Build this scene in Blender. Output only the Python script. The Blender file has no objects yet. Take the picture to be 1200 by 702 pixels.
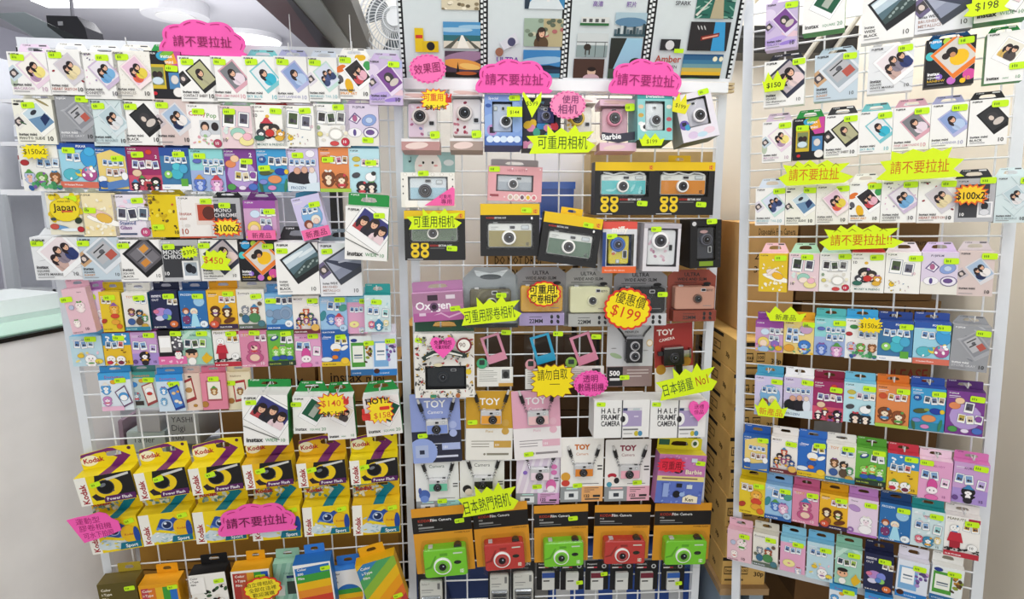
import bpy, math, random
from mathutils import Matrix, Vector

# ------------------------------------------------------------------ camera, world, lights, exposure
SC = bpy.context.scene
COL = SC.collection
FPX, PITCH, CAMZ = 720.0, 9.5, 1.5
cam_data = bpy.data.cameras.new('camera')
cam_data.sensor_width = 36.0
cam_data.lens = FPX / 1200.0 * 36.0
cam_data.clip_start = 0.02
camera = bpy.data.objects.new('camera', cam_data)
camera.location = (0, 0, CAMZ)
camera.rotation_euler = (math.radians(90 - PITCH), 0, 0)
COL.objects.link(camera)
SC.camera = camera
SC.view_settings.view_transform = 'Standard'
SC.view_settings.look = 'None'
SC.view_settings.gamma = 1.0
SC.view_settings.use_curve_mapping = False
SC.view_settings.exposure = 0.0

world = bpy.data.worlds.new('mall_ambient')
SC.world = world
world.use_nodes = True
world.node_tree.nodes['Background'].inputs[0].default_value = (0.95, 0.97, 1.0, 1)
world.node_tree.nodes['Background'].inputs[1].default_value = 0.40

def area_lamp(name, loc, target, sx, sy, power, col=(1, 0.99, 0.97)):
    li = bpy.data.lights.new(name, 'AREA')
    li.shape = 'RECTANGLE'; li.size = sx; li.size_y = sy
    li.energy = power; li.color = col
    o = bpy.data.objects.new(name, li)
    o.location = loc
    o.rotation_euler = (Vector(target) - Vector(loc)).to_track_quat('-Z', 'Y').to_euler()
    COL.objects.link(o)
    return o

# ceiling lamps of the arcade aisle, above and behind the person with the camera
area_lamp('aisle_ceiling_lamp', (-0.9, 0.15, 2.95), (-0.5, 1.7, 1.25), 0.5, 1.5, 14)
area_lamp('aisle_ceiling_lamp', (0.7, 0.05, 2.95), (0.6, 1.7, 1.3), 0.5, 1.5, 14.5)
area_lamp('shop_ceiling_lamp', (-1.35, 2.7, 2.75), (-1.35, 2.7, 0), 0.6, 1.6, 60)
area_lamp('shop_ceiling_fill', (-1.5, 3.2, 1.9), (-1.4, 3.4, 3), 1.6, 1.0, 13, (.97, .97, 1))  # added uplight without a fixture, brightens the shop ceiling
area_lamp('alcove_fill', (0.5, 1.93, 2.75), (0.5, 1.93, 0), 1.6, 0.1, 24)  # added fill, no lamp known here; brightens the wall between the packs
# added frontal fill behind the photographer, lifts the lower packs
area_lamp('aisle_front_fill', (0.0, -2.3, 1.5), (0, 1.7, 1.0), 3.2, 1.8, 42)

# ------------------------------------------------------------------ colours and materials
def lin(h):
    if not isinstance(h, str):
        return h
    h = h.lstrip('#')
    if len(h) == 3:
        h = ''.join(c * 2 for c in h)
    out = []
    for i in (0, 2, 4):
        v = int(h[i:i + 2], 16) / 255.0
        out.append(v / 12.92 if v <= 0.04045 else ((v + 0.055) / 1.055) ** 2.4)
    return tuple(out)

def make_mat(name, rough=0.5, metal=0.0, spec=0.5, coat=0.0, noise=0.05, nscale=60.0, bump=0.0, color=None):
    m = bpy.data.materials.new(name)
    m.use_nodes = True
    nt = m.node_tree
    b = nt.nodes['Principled BSDF']
    b.inputs['Roughness'].default_value = rough
    b.inputs['Metallic'].default_value = metal
    b.inputs['Specular IOR Level'].default_value = spec
    b.inputs['Coat Weight'].default_value = coat
    b.inputs['Coat Roughness'].default_value = 0.15
    tc = nt.nodes.new('ShaderNodeTexCoord')
    nz = nt.nodes.new('ShaderNodeTexNoise')
    nz.inputs['Scale'].default_value = nscale
    nz.inputs['Detail'].default_value = 4
    nt.links.new(tc.outputs['Object'], nz.inputs['Vector'])
    mr = nt.nodes.new('ShaderNodeMapRange')
    mr.inputs['To Min'].default_value = 1 - noise
    mr.inputs['To Max'].default_value = 1 + noise
    nt.links.new(nz.outputs['Fac'], mr.inputs['Value'])
    mx = nt.nodes.new('ShaderNodeMix')
    mx.data_type = 'RGBA'; mx.blend_type = 'MULTIPLY'
    mx.inputs['Factor'].default_value = 1.0
    if color is None:
        at = nt.nodes.new('ShaderNodeAttribute')
        at.attribute_name = 'ink'
        nt.links.new(at.outputs['Color'], mx.inputs['A'])
    else:
        mx.inputs['A'].default_value = lin(color) + (1,)
    nt.links.new(mr.outputs['Result'], mx.inputs['B'])
    nt.links.new(mx.outputs['Result'], b.inputs['Base Color'])
    if bump:
        bp = nt.nodes.new('ShaderNodeBump')
        bp.inputs['Strength'].default_value = bump
        bp.inputs['Distance'].default_value = 0.004
        nt.links.new(nz.outputs['Fac'], bp.inputs['Height'])
        nt.links.new(bp.outputs['Normal'], b.inputs['Normal'])
    return m

def make_clear(name, tint=(0.96, 0.97, 0.97), gloss=0.32, bump=0.25, nscale=18.0):
    m = bpy.data.materials.new(name)
    m.use_nodes = True
    nt = m.node_tree
    nt.nodes.remove(nt.nodes['Principled BSDF'])
    out = nt.nodes['Material Output']
    tr = nt.nodes.new('ShaderNodeBsdfTransparent'); tr.inputs[0].default_value = tint + (1,)
    gl = nt.nodes.new('ShaderNodeBsdfGlossy'); gl.inputs['Roughness'].default_value = 0.12
    lw = nt.nodes.new('ShaderNodeLayerWeight'); lw.inputs['Blend'].default_value = 0.35
    pw = nt.nodes.new('ShaderNodeMath'); pw.operation = 'POWER'; pw.inputs[1].default_value = 2.5
    mt = nt.nodes.new('ShaderNodeMath'); mt.operation = 'MULTIPLY_ADD'; mt.inputs[1].default_value = gloss; mt.inputs[2].default_value = 0.015
    nz = nt.nodes.new('ShaderNodeTexNoise'); nz.inputs['Scale'].default_value = nscale
    tc = nt.nodes.new('ShaderNodeTexCoord'); nt.links.new(tc.outputs['Object'], nz.inputs['Vector'])
    bp = nt.nodes.new('ShaderNodeBump'); bp.inputs['Strength'].default_value = bump; bp.inputs['Distance'].default_value = 0.02
    nt.links.new(nz.outputs['Fac'], bp.inputs['Height'])
    nt.links.new(bp.outputs['Normal'], gl.inputs['Normal']); nt.links.new(bp.outputs['Normal'], lw.inputs['Normal'])
    mx = nt.nodes.new('ShaderNodeMixShader')
    nt.links.new(lw.outputs['Facing'], pw.inputs[0]); nt.links.new(pw.outputs[0], mt.inputs[0]); nt.links.new(mt.outputs[0], mx.inputs[0])
    nt.links.new(tr.outputs[0], mx.inputs[1]); nt.links.new(gl.outputs[0], mx.inputs[2])
    nt.links.new(mx.outputs[0], out.inputs['Surface'])
    return m

def make_emit(name, col, power):
    m = bpy.data.materials.new(name); m.use_nodes = True
    b = m.node_tree.nodes['Principled BSDF']
    b.inputs['Base Color'].default_value = lin(col) + (1,)
    b.inputs['Emission Color'].default_value = lin(col) + (1,)
    b.inputs['Emission Strength'].default_value = power
    return m

MATS = {
    'print': make_mat('printed_card', 0.45, noise=0.03, spec=0.28),
    'paper': make_mat('sign_paper', 0.6, noise=0.03, spec=0.3),
    'plastic': make_mat('moulded_plastic', 0.25, noise=0.02),
    'paint': make_mat('painted_metal', 0.35, noise=0.03),
    'chrome': make_mat('chrome_metal', 0.18, metal=1.0, noise=0.02),
    'kraft': make_mat('kraft_cardboard', 0.75, noise=0.12, nscale=25, spec=0.25),
    'wood': make_mat('plain_wood', 0.6, noise=0.2, nscale=14),
    'rough': make_mat('matt_surface', 0.8, noise=0.06, nscale=9, spec=0.25),
    'scuff': make_mat('scuffed_board', 0.55, noise=0.16, nscale=5, spec=0.3),
    'wall': make_mat('painted_plaster', 0.8, noise=0.06, nscale=4, bump=0.15, spec=0.2),
    'clear': make_clear('clear_plastic'),
    'glass': make_clear('cabinet_glass', (0.86, 0.93, 0.90), 0.6, 0.02),
    'lamp': make_emit('lamp_diffuser', 'ffffff', 3.0),
}

# ------------------------------------------------------------------ mesh builder
class MB:
    def __init__(self):
        self.v = []; self.f = []; self.c = []; self.m = []; self.slots = []
    def slot(self, mat):
        if mat not in self.slots:
            self.slots.append(mat)
        return self.slots.index(mat)
    def face(self, pts, col, mat='print'):
        n = len(self.v)
        self.v.extend(tuple(p) for p in pts)
        self.f.append(tuple(range(n, n + len(pts))))
        self.c.append(lin(col)); self.m.append(self.slot(mat))
    def box(self, x0, x1, y0, y1, z0, z1, col, mat='print', top=None, side=None, bottom=None, back=None):
        top = top or col; side = side or col; bottom = bottom or col; back = back or col
        F = self.face
        F([(x0, y0, z0), (x1, y0, z0), (x1, y0, z1), (x0, y0, z1)], col, mat)
        F([(x1, y1, z0), (x0, y1, z0), (x0, y1, z1), (x1, y1, z1)], back, mat)
        F([(x0, y1, z0), (x0, y0, z0), (x0, y0, z1), (x0, y1, z1)], side, mat)
        F([(x1, y0, z0), (x1, y1, z0), (x1, y1, z1), (x1, y0, z1)], side, mat)
        F([(x0, y0, z1), (x1, y0, z1), (x1, y1, z1), (x0, y1, z1)], top, mat)
        F([(x0, y1, z0), (x1, y1, z0), (x1, y0, z0), (x0, y0, z0)], bottom, mat)
    def prism(self, pts, y0, y1, col, mat='print', side=None, bev=0.0):
        """outline in x,z (counter-clockwise seen from the front) extruded from y0 (front) to y1 (back)"""
        side = side or col
        n = len(pts)
        if bev:
            cx = sum(p[0] for p in pts) / n; cz = sum(p[1] for p in pts) / n
            ins = []
            for i in range(n):
                a, b, c = pts[i - 1], pts[i], pts[(i + 1) % n]
                d1 = Vector((b[0] - a[0], b[1] - a[1])).normalized(); d2 = Vector((c[0] - b[0], c[1] - b[1])).normalized()
                nn = Vector((-(d1.y + d2.y), d1.x + d2.x))
                nn = nn.normalized() if nn.length > 1e-6 else Vector((0, 0))
                ins.append((b[0] + nn.x * bev, b[1] + nn.y * bev))
            self.face([(p[0], y0, p[1]) for p in ins], col, mat)
            for i in range(n):
                j = (i + 1) % n
                self.face([(pts[i][0], y0 + bev, pts[i][1]), (pts[j][0], y0 + bev, pts[j][1]), (ins[j][0], y0, ins[j][1]), (ins[i][0], y0, ins[i][1])], col, mat)
            ys = y0 + bev
        else:
            self.face([(p[0], y0, p[1]) for p in pts], col, mat)
            ys = y0
        self.face([(p[0], y1, p[1]) for p in reversed(pts)], side, mat)
        for i in range(n):
            j = (i + 1) % n
            self.face([(pts[i][0], y1, pts[i][1]), (pts[j][0], y1, pts[j][1]), (pts[j][0], ys, pts[j][1]), (pts[i][0], ys, pts[i][1])], side, mat)
    def cyl(self, cx, cz, r, y0, y1, col, mat='plastic', side=None, n=24, bev=0.0):
        self.prism([(cx + r * math.cos(2 * math.pi * i / n), cz + r * math.sin(2 * math.pi * i / n)) for i in range(n)], y0, y1, col, mat, side, bev)
    def ring(self, cx, cz, r0, r1, y, col, mat='plastic', n=24, y2=None):
        y2 = y if y2 is None else y2
        for i in range(n):
            a = 2 * math.pi * i / n; b = 2 * math.pi * (i + 1) / n
            P = lambda r, t, yy: (cx + r * math.cos(t), yy, cz + r * math.sin(t))
            self.face([P(r0, a, y2), P(r1, a, y), P(r1, b, y), P(r0, b, y2)], col, mat)
    def holed(self, outer, hole, y0, y1, col, mat='print', side=None):
        """plate with one hole: outer and hole outlines with equally many points"""
        n = len(outer); side = side or col
        for i in range(n):
            j = (i + 1) % n
            o, p, q, r = outer[i], outer[j], hole[j], hole[i]
            self.face([(o[0], y0, o[1]), (p[0], y0, p[1]), (q[0], y0, q[1]), (r[0], y0, r[1])], col, mat)
            self.face([(p[0], y1, p[1]), (o[0], y1, o[1]), (r[0], y1, r[1]), (q[0], y1, q[1])], side, mat)
            self.face([(o[0], y1, o[1]), (p[0], y1, p[1]), (p[0], y0, p[1]), (o[0], y0, o[1])], side, mat)
            self.face([(q[0], y1, q[1]), (r[0], y1, r[1]), (r[0], y0, r[1]), (q[0], y0, q[1])], side, mat)
    def tube(self, pts, r, col, mat='paint', n=6):
        pts = [Vector(p) for p in pts]
        rings = []
        for i, p in enumerate(pts):
            d = (pts[min(i + 1, len(pts) - 1)] - pts[max(i - 1, 0)]).normalized()
            a = d.orthogonal().normalized(); b = d.cross(a)
            if rings:
                a = prev - d * prev.dot(d); a.normalize(); b = d.cross(a)
            prev = a
            rings.append([p + (a * math.cos(2 * math.pi * k / n) + b * math.sin(2 * math.pi * k / n)) * r for k in range(n)])
        for i in range(len(rings) - 1):
            for k in range(n):
                self.face([rings[i][k], rings[i][(k + 1) % n], rings[i + 1][(k + 1) % n], rings[i + 1][k]], col, mat)
        self.face(list(reversed(rings[0])), col, mat); self.face(rings[-1], col, mat)
    def build(self, name, parent=None, matrix=None):
        me = bpy.data.meshes.new(name)
        me.from_pydata(self.v, [], self.f)
        for s in self.slots:
            me.materials.append(MATS[s])
        me.polygons.foreach_set('material_index', self.m)
        at = me.color_attributes.new('ink', 'FLOAT_COLOR', 'CORNER')
        buf = []
        for f, c in zip(self.f, self.c):
            buf.extend((c[0], c[1], c[2], 1.0) * len(f))
        at.data.foreach_set('color', buf)
        me.update()
        o = bpy.data.objects.new(name, me)
        COL.objects.link(o)
        if parent is not None:
            o.parent = parent
        if matrix is not None:
            o.matrix_local = matrix
        return o

# ------------------------------------------------------------------ lettering
_TXT = {}
def glyphs(s, bold=0.0):
    k = (s, bold)
    if k not in _TXT:
        cu = bpy.data.curves.new('lettering', 'FONT')
        cu.body = s; cu.size = 1.0; cu.resolution_u = 1 if len(s) > 6 else 2; cu.offset = bold
        ob = bpy.data.objects.new('lettering', cu)
        COL.objects.link(ob)
        bpy.context.view_layer.update()
        me = bpy.data.meshes.new_from_object(ob.evaluated_get(bpy.context.evaluated_depsgraph_get()))
        vs = [(v.co.x, v.co.y) for v in me.vertices]
        fs = [tuple(p.vertices) for p in me.polygons]
        COL.objects.unlink(ob); bpy.data.objects.remove(ob); bpy.data.curves.remove(cu); bpy.data.meshes.remove(me)
        x0 = min((p[0] for p in vs), default=0); x1 = max((p[0] for p in vs), default=0)
        _TXT[k] = ([(p[0] - x0, p[1]) for p in vs], fs, x1 - x0)
    return _TXT[k]

def clip_poly(pts, clip):
    """convex clip polygon, counter-clockwise"""
    for i in range(len(clip)):
        a, b = clip[i], clip[(i + 1) % len(clip)]
        ex, ey = b[0] - a[0], b[1] - a[1]
        d = [ex * (p[1] - a[1]) - ey * (p[0] - a[0]) for p in pts]
        if min(d) >= -1e-9:
            continue
        out = []
        for k in range(len(pts)):
            p, q, dp, dq = pts[k - 1], pts[k], d[k - 1], d[k]
            if (dp >= 0) != (dq >= 0):
                t = dp / (dp - dq)
                out.append((p[0] + (q[0] - p[0]) * t, p[1] + (q[1] - p[1]) * t))
            if dq >= 0:
                out.append(q)
        pts = out
        if len(pts) < 3:
            return None
    return pts

class Face:
    """a flat printed side: x runs 0..1 over its width, z 0..a over its height, both in widths"""
    def __init__(self, mb, origin, ex, ez, W, H, mat='print', layers=None):
        self.mb = mb; self.o = Vector(origin); self.ex = Vector(ex); self.ez = Vector(ez)
        self.n = self.ex.cross(self.ez)
        self.W = W; self.a = H / W; self.mat = mat
        self.L = [0]
        self.holes = []
        self.cx = (1, 0, 0); self.cz = (0, 1, 0)
        self.clips = [[(0, 0), (1, 0), (1, self.a), (0, self.a)]]
        self.s = 1.0; self.ang = 0.0; self.off = (0.0, 0.0)
    def T(self, p):
        c, s = math.cos(self.ang) * self.s, math.sin(self.ang) * self.s
        return (self.off[0] + p[0] * c - p[1] * s, self.off[1] + p[0] * s + p[1] * c)
    def sub(self, cx, cz, w, h, rot=0.0):
        g = Face.__new__(Face)
        g.__dict__.update(self.__dict__)
        g.a = h / w
        g.s = self.s * w; g.ang = self.ang + math.radians(rot)
        ct = self.T((cx, cz))
        c, s = math.cos(g.ang) * g.s, math.sin(g.ang) * g.s
        g.off = (ct[0] - (0.5 * c - g.a / 2 * s), ct[1] - (0.5 * s + g.a / 2 * c))
        g.clips = self.clips + [[g.T((0, 0)), g.T((1, 0)), g.T((1, g.a)), g.T((0, g.a))]]
        return g
    def _emit(self, q, col, lay):
        for c in self.clips:
            q = clip_poly(q, c)
            if not q:
                return
        off = self.n * (0.00006 * lay)
        parts = [q]
        for h in self.holes:
            nxt = []
            for r in parts:
                xs = [p[0] for p in r]; zs = [p[1] for p in r]
                if max(xs) <= h[0] or min(xs) >= h[1] or max(zs) <= h[2] or min(zs) >= h[3]:
                    nxt.append(r); continue
                B = 9
                for c in ([(-B, -B), (h[0], -B), (h[0], B), (-B, B)], [(h[1], -B), (B, -B), (B, B), (h[1], B)], [(h[0], -B), (h[1], -B), (h[1], h[2]), (h[0], h[2])], [(h[0], h[3]), (h[1], h[3]), (h[1], B), (h[0], B)]):
                    t = clip_poly(r, c)
                    if t: nxt.append(t)
            parts = nxt
        for q in parts:
          self.mb.face([self.o + self.ex * (p[0] * self.W) + self.ez * (p[1] * self.W) + off for p in q], col, self.mat)
    def poly(self, pts, col):
        self.L[0] += 1
        self._emit([self.T(p) for p in pts], col, self.L[0])
    def rect(self, x0, z0, x1, z1, col):
        self.poly([(x0, z0), (x1, z0), (x1, z1), (x0, z1)], col)
    def fill(self, col):
        self.rect(0, 0, 1, self.a, col)
    def ell(self, cx, cz, rx, rz, col, rot=0.0, n=14):
        c, s = math.cos(math.radians(rot)), math.sin(math.radians(rot))
        P = []
        for i in range(n):
            a = 2 * math.pi * i / n
            x, z = rx * math.cos(a), rz * math.sin(a)
            P.append((cx + x * c - z * s, cz + x * s + z * c))
        self.poly(P, col)
    def frame(self, t, col):
        self.rect(0, 0, 1, t, col); self.rect(0, self.a - t, 1, self.a, col); self.rect(0, 0, t, self.a, col); self.rect(1 - t, 0, 1, self.a, col)
    def text(self, s, x, z, h, col, al='l', maxw=None, rot=0.0, bold=0.0):
        vs, fs, w = glyphs(s, bold)
        k = h / 0.72
        kx = k
        if maxw and w * k > maxw:
            kx = maxw / w
        x0 = {'l': 0, 'c': -w * kx / 2, 'r': -w * kx}[al]
        c, sn = math.cos(math.radians(rot)), math.sin(math.radians(rot))
        self.L[0] += 1
        T = []
        for p in vs:
            u, v = x0 + p[0] * kx, p[1] * k
            T.append(self.T((x + u * c - v * sn, z + u * sn + v * c)))
        for f in fs:
            self._emit([T[i] for i in f], col, self.L[0])

def front(mb, x0, x1, z0, z1, y, mat='print'):
    return Face(mb, (x0, y, z0), (1, 0, 0), (0, 0, 1), x1 - x0, z1 - z0, mat)

# ------------------------------------------------------------------ picture points to places on real planes
CAM = Vector((0, 0, CAMZ))
_p = math.radians(PITCH)
def ray(px, py):
    a, b = (px - 600) / FPX, (351 - py) / FPX
    return Vector((a, math.cos(_p) + b * math.sin(_p), -math.sin(_p) + b * math.cos(_p)))
def at_depth(px, py, Y):
    r = ray(px, py); return CAM + r * (Y / r.y)
def at_height(px, py, Z):
    r = ray(px, py); return CAM + r * ((Z - CAMZ) / r.z)

class Panel:
    """plane of one wire grid: u to the right, up along the grid, n towards the viewer"""
    def __init__(self, anchor, vu, vw, name):
        self.P = anchor
        u = ray(*vu).normalized()
        if u.x < 0: u = -u
        w = ray(*vw).normalized()
        up = -w
        if up.z < 0: up = -up
        up = (up - u * up.dot(u)).normalized()
        self.u, self.up = u, up
        self.n = u.cross(up)
        self.name = name
        self.M = Matrix(((u.x, -self.n.x, up.x, self.P.x), (u.y, -self.n.y, up.y, self.P.y), (u.z, -self.n.z, up.z, self.P.z), (0, 0, 0, 1)))
    def loc(self, px, py, off=0.0):
        d = ray(px, py)
        t = (self.P + self.n * off - CAM).dot(self.n) / d.dot(self.n)
        q = CAM + d * t - self.P
        return q.dot(self.u), q.dot(self.up)
    def place(self, x0, y0, x1, y1, D, b, rot=0.0, tilt=0.0):
        xm, ym, off = (x0 + x1) / 2, (y0 + y1) / 2, b + D
        l, r = self.loc(x0, ym, off), self.loc(x1, ym, off)
        t, o = self.loc(xm, y0, off), self.loc(xm, y1, off)
        W, H = r[0] - l[0], t[1] - o[1]
        cu, cz = (l[0] + r[0]) / 2, (t[1] + o[1]) / 2
        M = self.M @ Matrix.Translation((cu, -b, cz)) @ Matrix.Rotation(math.radians(-rot), 4, 'Y') @ Matrix.Rotation(math.radians(-tilt), 4, 'X') @ Matrix.Translation((0, 0, -H / 2))
        return W, H, M

LEFT = Panel(at_depth(270, 350, 1.58), (5600, 236), (527, 3404), 'left grid')
CENT = Panel(at_depth(660, 350, 1.66), (12600, 245), (570, 4600), 'middle grid')
RIGHT = Panel(at_depth(870, 350, 1.60), (-694, 285), (664, 4660), 'right grid')

LABELS = {}
def tag(o, label=None, cat=None, group=None, kind=None):
    if label:
        o['label'] = label
        n = len(label.split())
        if not 4 <= n <= 16: print('LABEL LENGTH', n, label)
        if label in LABELS and not group: print('LABEL TWICE', label)
        LABELS[label] = 1
    if cat: o['category'] = cat
    if group: o['group'] = group
    if kind: o['kind'] = kind
    return o
def thing(name, label, cat, M, group=None):
    o = bpy.data.objects.new(name, None)
    o.empty_display_size = 0.03
    COL.objects.link(o)
    o.matrix_world = M
    return tag(o, label, cat, group)
def struct(name, mb):
    return tag(mb.build(name), kind='structure')
ORD = ['first', 'second', 'third', 'fourth', 'fifth', 'sixth', 'seventh', 'eighth', 'ninth', 'tenth', 'eleventh', 'twelfth', 'thirteenth', 'fourteenth']
# ------------------------------------------------------------------ printed pictures
SK = 'e8b89a'
def shade(c, k):
    return tuple(v * k for v in lin(c))
def person(f, x, z, r, hair, shirt, skin=SK, lean=0):
    """small printed portrait: hair, face, shoulders"""
    f.ell(x + lean, z - 2.6 * r, 1.9 * r, 1.9 * r, shirt)
    f.ell(x, z, 1.15 * r, 1.35 * r, hair)
    f.ell(x - .9 * r, z - 1.1 * r, .45 * r, 1.1 * r, hair, 12)
    f.ell(x + .1 * r, z - .2 * r, .72 * r, .95 * r, skin)
    f.ell(x + .05 * r, z + .5 * r, .85 * r, .42 * r, hair, 14, 9)
    for s in (-1, 1): f.ell(x + .1 * r + s * .3 * r, z - .12 * r, .13 * r, .07 * r, '3a2a2a', n=6)
    f.ell(x + .1 * r, z - .66 * r, .22 * r, .08 * r, 'b0524c', n=7)
    f.ell(x + lean - .7 * r, z - 3.0 * r, .3 * r, 1.2 * r, shade(shirt, .82), 14, 8)
def snap(f, kind, bg, cols):
    """the picture inside a printed photo"""
    a = f.a
    f.fill(bg)
    h = '2b2024'
    if kind == 'duo':
        person(f, .34, a * .58, .17, h, cols[0]); person(f, .66, a * .62, .17, '1f191c', cols[1])
    elif kind == 'solo':
        person(f, .5, a * .62, .2, h, cols[0], lean=.1)
    elif kind == 'trio':
        person(f, .2, a * .5, .13, h, cols[0]); person(f, .5, a * .66, .13, '30282a', cols[1]); person(f, .8, a * .58, .13, h, cols[2 % len(cols)])
    elif kind == 'sea':
        f.rect(0, 0, 1, a * .5, '56707a'); f.ell(.2, a * .85, .5, .07, 'e4eef2'); f.ell(.8, a * .72, .35, .05, 'dfe9ee')
        f.poly([(0, 0), (1, 0), (1, a * .3), (.6, a * .42), (.3, a * .3), (0, a * .2)], '3c4d4c')
        for i in range(7): f.ell(.2 + .11 * i, a * (.15 + .05 * (i % 3)), .05, .03, '93a3a0', 20)
    elif kind == 'bridge':
        f.rect(0, 0, 1, a * .4, '8d93a8'); f.poly([(.0, a), (.1, a), (.9, 0), (.5, 0)], '3e4356'); f.poly([(.3, a * .7), (1, a * .35), (1, a * .25), (.3, a * .62)], 'b9bccb')
    elif kind == 'slide':
        f.poly([(0, 0), (1, 0), (1, a * .4), (0, a * .7)], '6f93b4'); f.ell(.5, a * .78, .2, .12, '30333c'); f.poly([(.45, a * .1), (.95, a * .2), (.95, a * .5), (.55, a * .45)], '22335c')
    elif kind == 'car':
        f.rect(.1, a * .2, .9, a * .9, 'b9b9bd'); f.rect(.5, a * .12, .9, a * .45, 'b8584c'); f.rect(.15, a * .5, .6, a * .56, '444'); f.ell(.5, a * .62, .12, .09, '5c5c62'); f.rect(.2, a * .75, .8, a * .8, '333')
    elif kind == 'orange':
        f.rect(.1, a * .1, .9, a * .9, '77747a'); f.rect(.16, a * .16, .5, a * .4, 'd08a3c'); f.rect(.5, a * .6, .84, a * .84, 'd9963f'); f.rect(.1, a * .47, .9, a * .52, '3f3c42'); f.rect(.48, a * .1, .53, a * .9, 'a3a0a6')
    elif kind == 'dark':
        f.ell(.5, a * .55, .3, .34, '3b383b'); f.ell(.42, a * .55, .13, .17, 'd9c9bd'); f.ell(.6, a * .25, .32, .2, 'cfc5bd')
    elif kind == 'green':
        f.rect(.35, a * .1, .7, a * .75, 'a9b2a6'); f.ell(.5, a * .78, .17, .1, '7f8b80')
    elif kind == 'yellow':
        f.ell(.55, a * .35, .34, .3, 'f2bf1e'); f.ell(.5, a * .68, .2, .2, '221d1c'); f.ell(.46, a * .58, .1, .1, 'c98f66'); f.ell(.25, a * .7, .13, .13, '2c2322')
def polaroid(f, cx, cz, w, h, rot, fr, bg, kind, cols, edge='c9c5c6', m=.07, foot=.2):
    s = f.sub(cx, cz, w, h, rot)
    s.fill(edge)
    s2 = s.sub(.5, s.a / 2, .985, s.a - .02)
    s2.fill(fr)
    ph = s2.sub(.5, (s2.a + foot - m) / 2 , 1 - 2 * m, s2.a - foot - m)
    snap(ph, kind, bg, cols)

FILM = {}
def fp(key, look, base='f3f2ef', fr='fafafa', bg='d9d9de', kind='duo', cols=('8a6f86', 'd7c3c9'), name='', nc='444', tab=None, txt='3a3a3e', fmt='mini', rot=None, extra=None, num=None, side=None):
    FILM[key] = dict(look=look, base=base, fr=fr, bg=bg, kind=kind, cols=cols, name=name, nc=nc, tab=tab or base, txt=txt, fmt=fmt, rot=rot, extra=extra, num=num or nc, side=side)

def x_hearts(f):
    R = random.Random(3)
    for i in range(13):
        x, z = R.uniform(.03, .97), R.uniform(.28, .95) * f.a
        f.ell(x, z, .045, .03, R.choice(['8e2b35', '6d2a2e', 'c9a9a2', '9c3a42']), R.uniform(0, 180), 8)
def x_confetti(f):
    R = random.Random(5)
    for i in range(26):
        x, z = R.uniform(.03, .97), R.uniform(.3, .95) * f.a
        f.ell(x, z, .03, .018, R.choice(['b8a0cf', 'd9a6c2', '8d83b2', '665f80', 'e3c9dd']), R.uniform(0, 180), 6)
def x_sprink(f):
    for i in range(7):
        for j in range(7):
            f.ell(.07 + .14 * i + (.07 if j % 2 else 0), (.3 + .1 * j) * f.a, .014, .007, ['c7a8a4', 'b8b4c6', 'c9c08c'][(i + j) % 3], 30 * j, 5)
def x_spray(f):
    f.ell(.12, f.a * .68, .17, .1, 'e0742c', 30); f.ell(.35, f.a * .3, .12, .22, 'e9b41e', 15); f.ell(.72, f.a * .94, .17, .1, 'e8b81d'); f.ell(.92, f.a * .76, .12, .14, '3f9d55'); f.ell(.1, f.a * .45, .08, .12, '57555c', 20); f.ell(.06, f.a * .36, .05, .04, '222')
def x_strip(col):
    def g(f):
        s = f.sub(.1, f.a * .5, .3, .34, 38); s.fill(col); s2 = s.sub(.5, s.a * .5, .7, .6); s2.fill('4a454a'); s2.ell(.5, .4, .25, .3, 'd8c8c0')
    return g
def x_galaxy(f):
    f.ell(.3, f.a * .2, .4, .1, 'b9a2dd', 12); f.ell(.8, f.a * .3, .3, .1, 'e8c6d2', -10); f.ell(.1, f.a * .75, .22, .2, 'e0d2ea'); f.ell(.7, f.a * .12, .26, .06, '9a7fd0', 8); f.ell(.85, f.a * .9, .3, .12, 'a9b5dd')
    x_strip('b7a4cf')(f)
def x_marble(f):
    R = random.Random(9)
    for i in range(7):
        x, z = R.uniform(0, 1), R.uniform(.1, 1) * f.a
        f.ell(x, z, .3, .012, R.choice(['9fb6ba', 'bccdd0', 'aac0c2']), R.uniform(-60, 60), 8)
def x_white_marble(f):
    R = random.Random(11)
    for i in range(6):
        f.ell(R.uniform(0, 1), R.uniform(.1, 1) * f.a, .3, .01, R.choice(['c4c6cb', 'd3d4d8']), R.uniform(-50, 50), 8)
def x_stone(f):
    R = random.Random(13)
    for i in range(12):
        f.ell(R.uniform(0, 1), R.uniform(.05, 1) * f.a, R.uniform(.05, .2), .03, R.choice(['b4b6bb', '80838a', '9fa1a7']), R.uniform(-40, 40), 9)
def x_slide(f):
    x_strip('e8e6df')(f)
    f.ell(.2, f.a * .47, .1, .02, '2e5a36', -25); f.ell(.1, f.a * .88, .08, .03, '222', 0); f.ell(.75, f.a * .93, .2, .03, '9a8f62', -30)
def x_lilac(f):
    f.ell(.08, f.a * .35, .1, .2, 'b9c7b1'); x_strip('c4d3dc')(f)
def x_rainbow(f):
    for c, x, z, r in (('2f9fd6', .2, .9, .12), ('b2d23c', .42, .93, .08), ('4ac0c2', .1, .65, .1), ('d74f9d', .9, .2, .13), ('c86fc6', .55, .1, .09), ('8f65c9', .3, .2, .07), ('f4c21c', .78, .08, .06)):
        f.ell(x, z * f.a, r, r, c)

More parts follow.
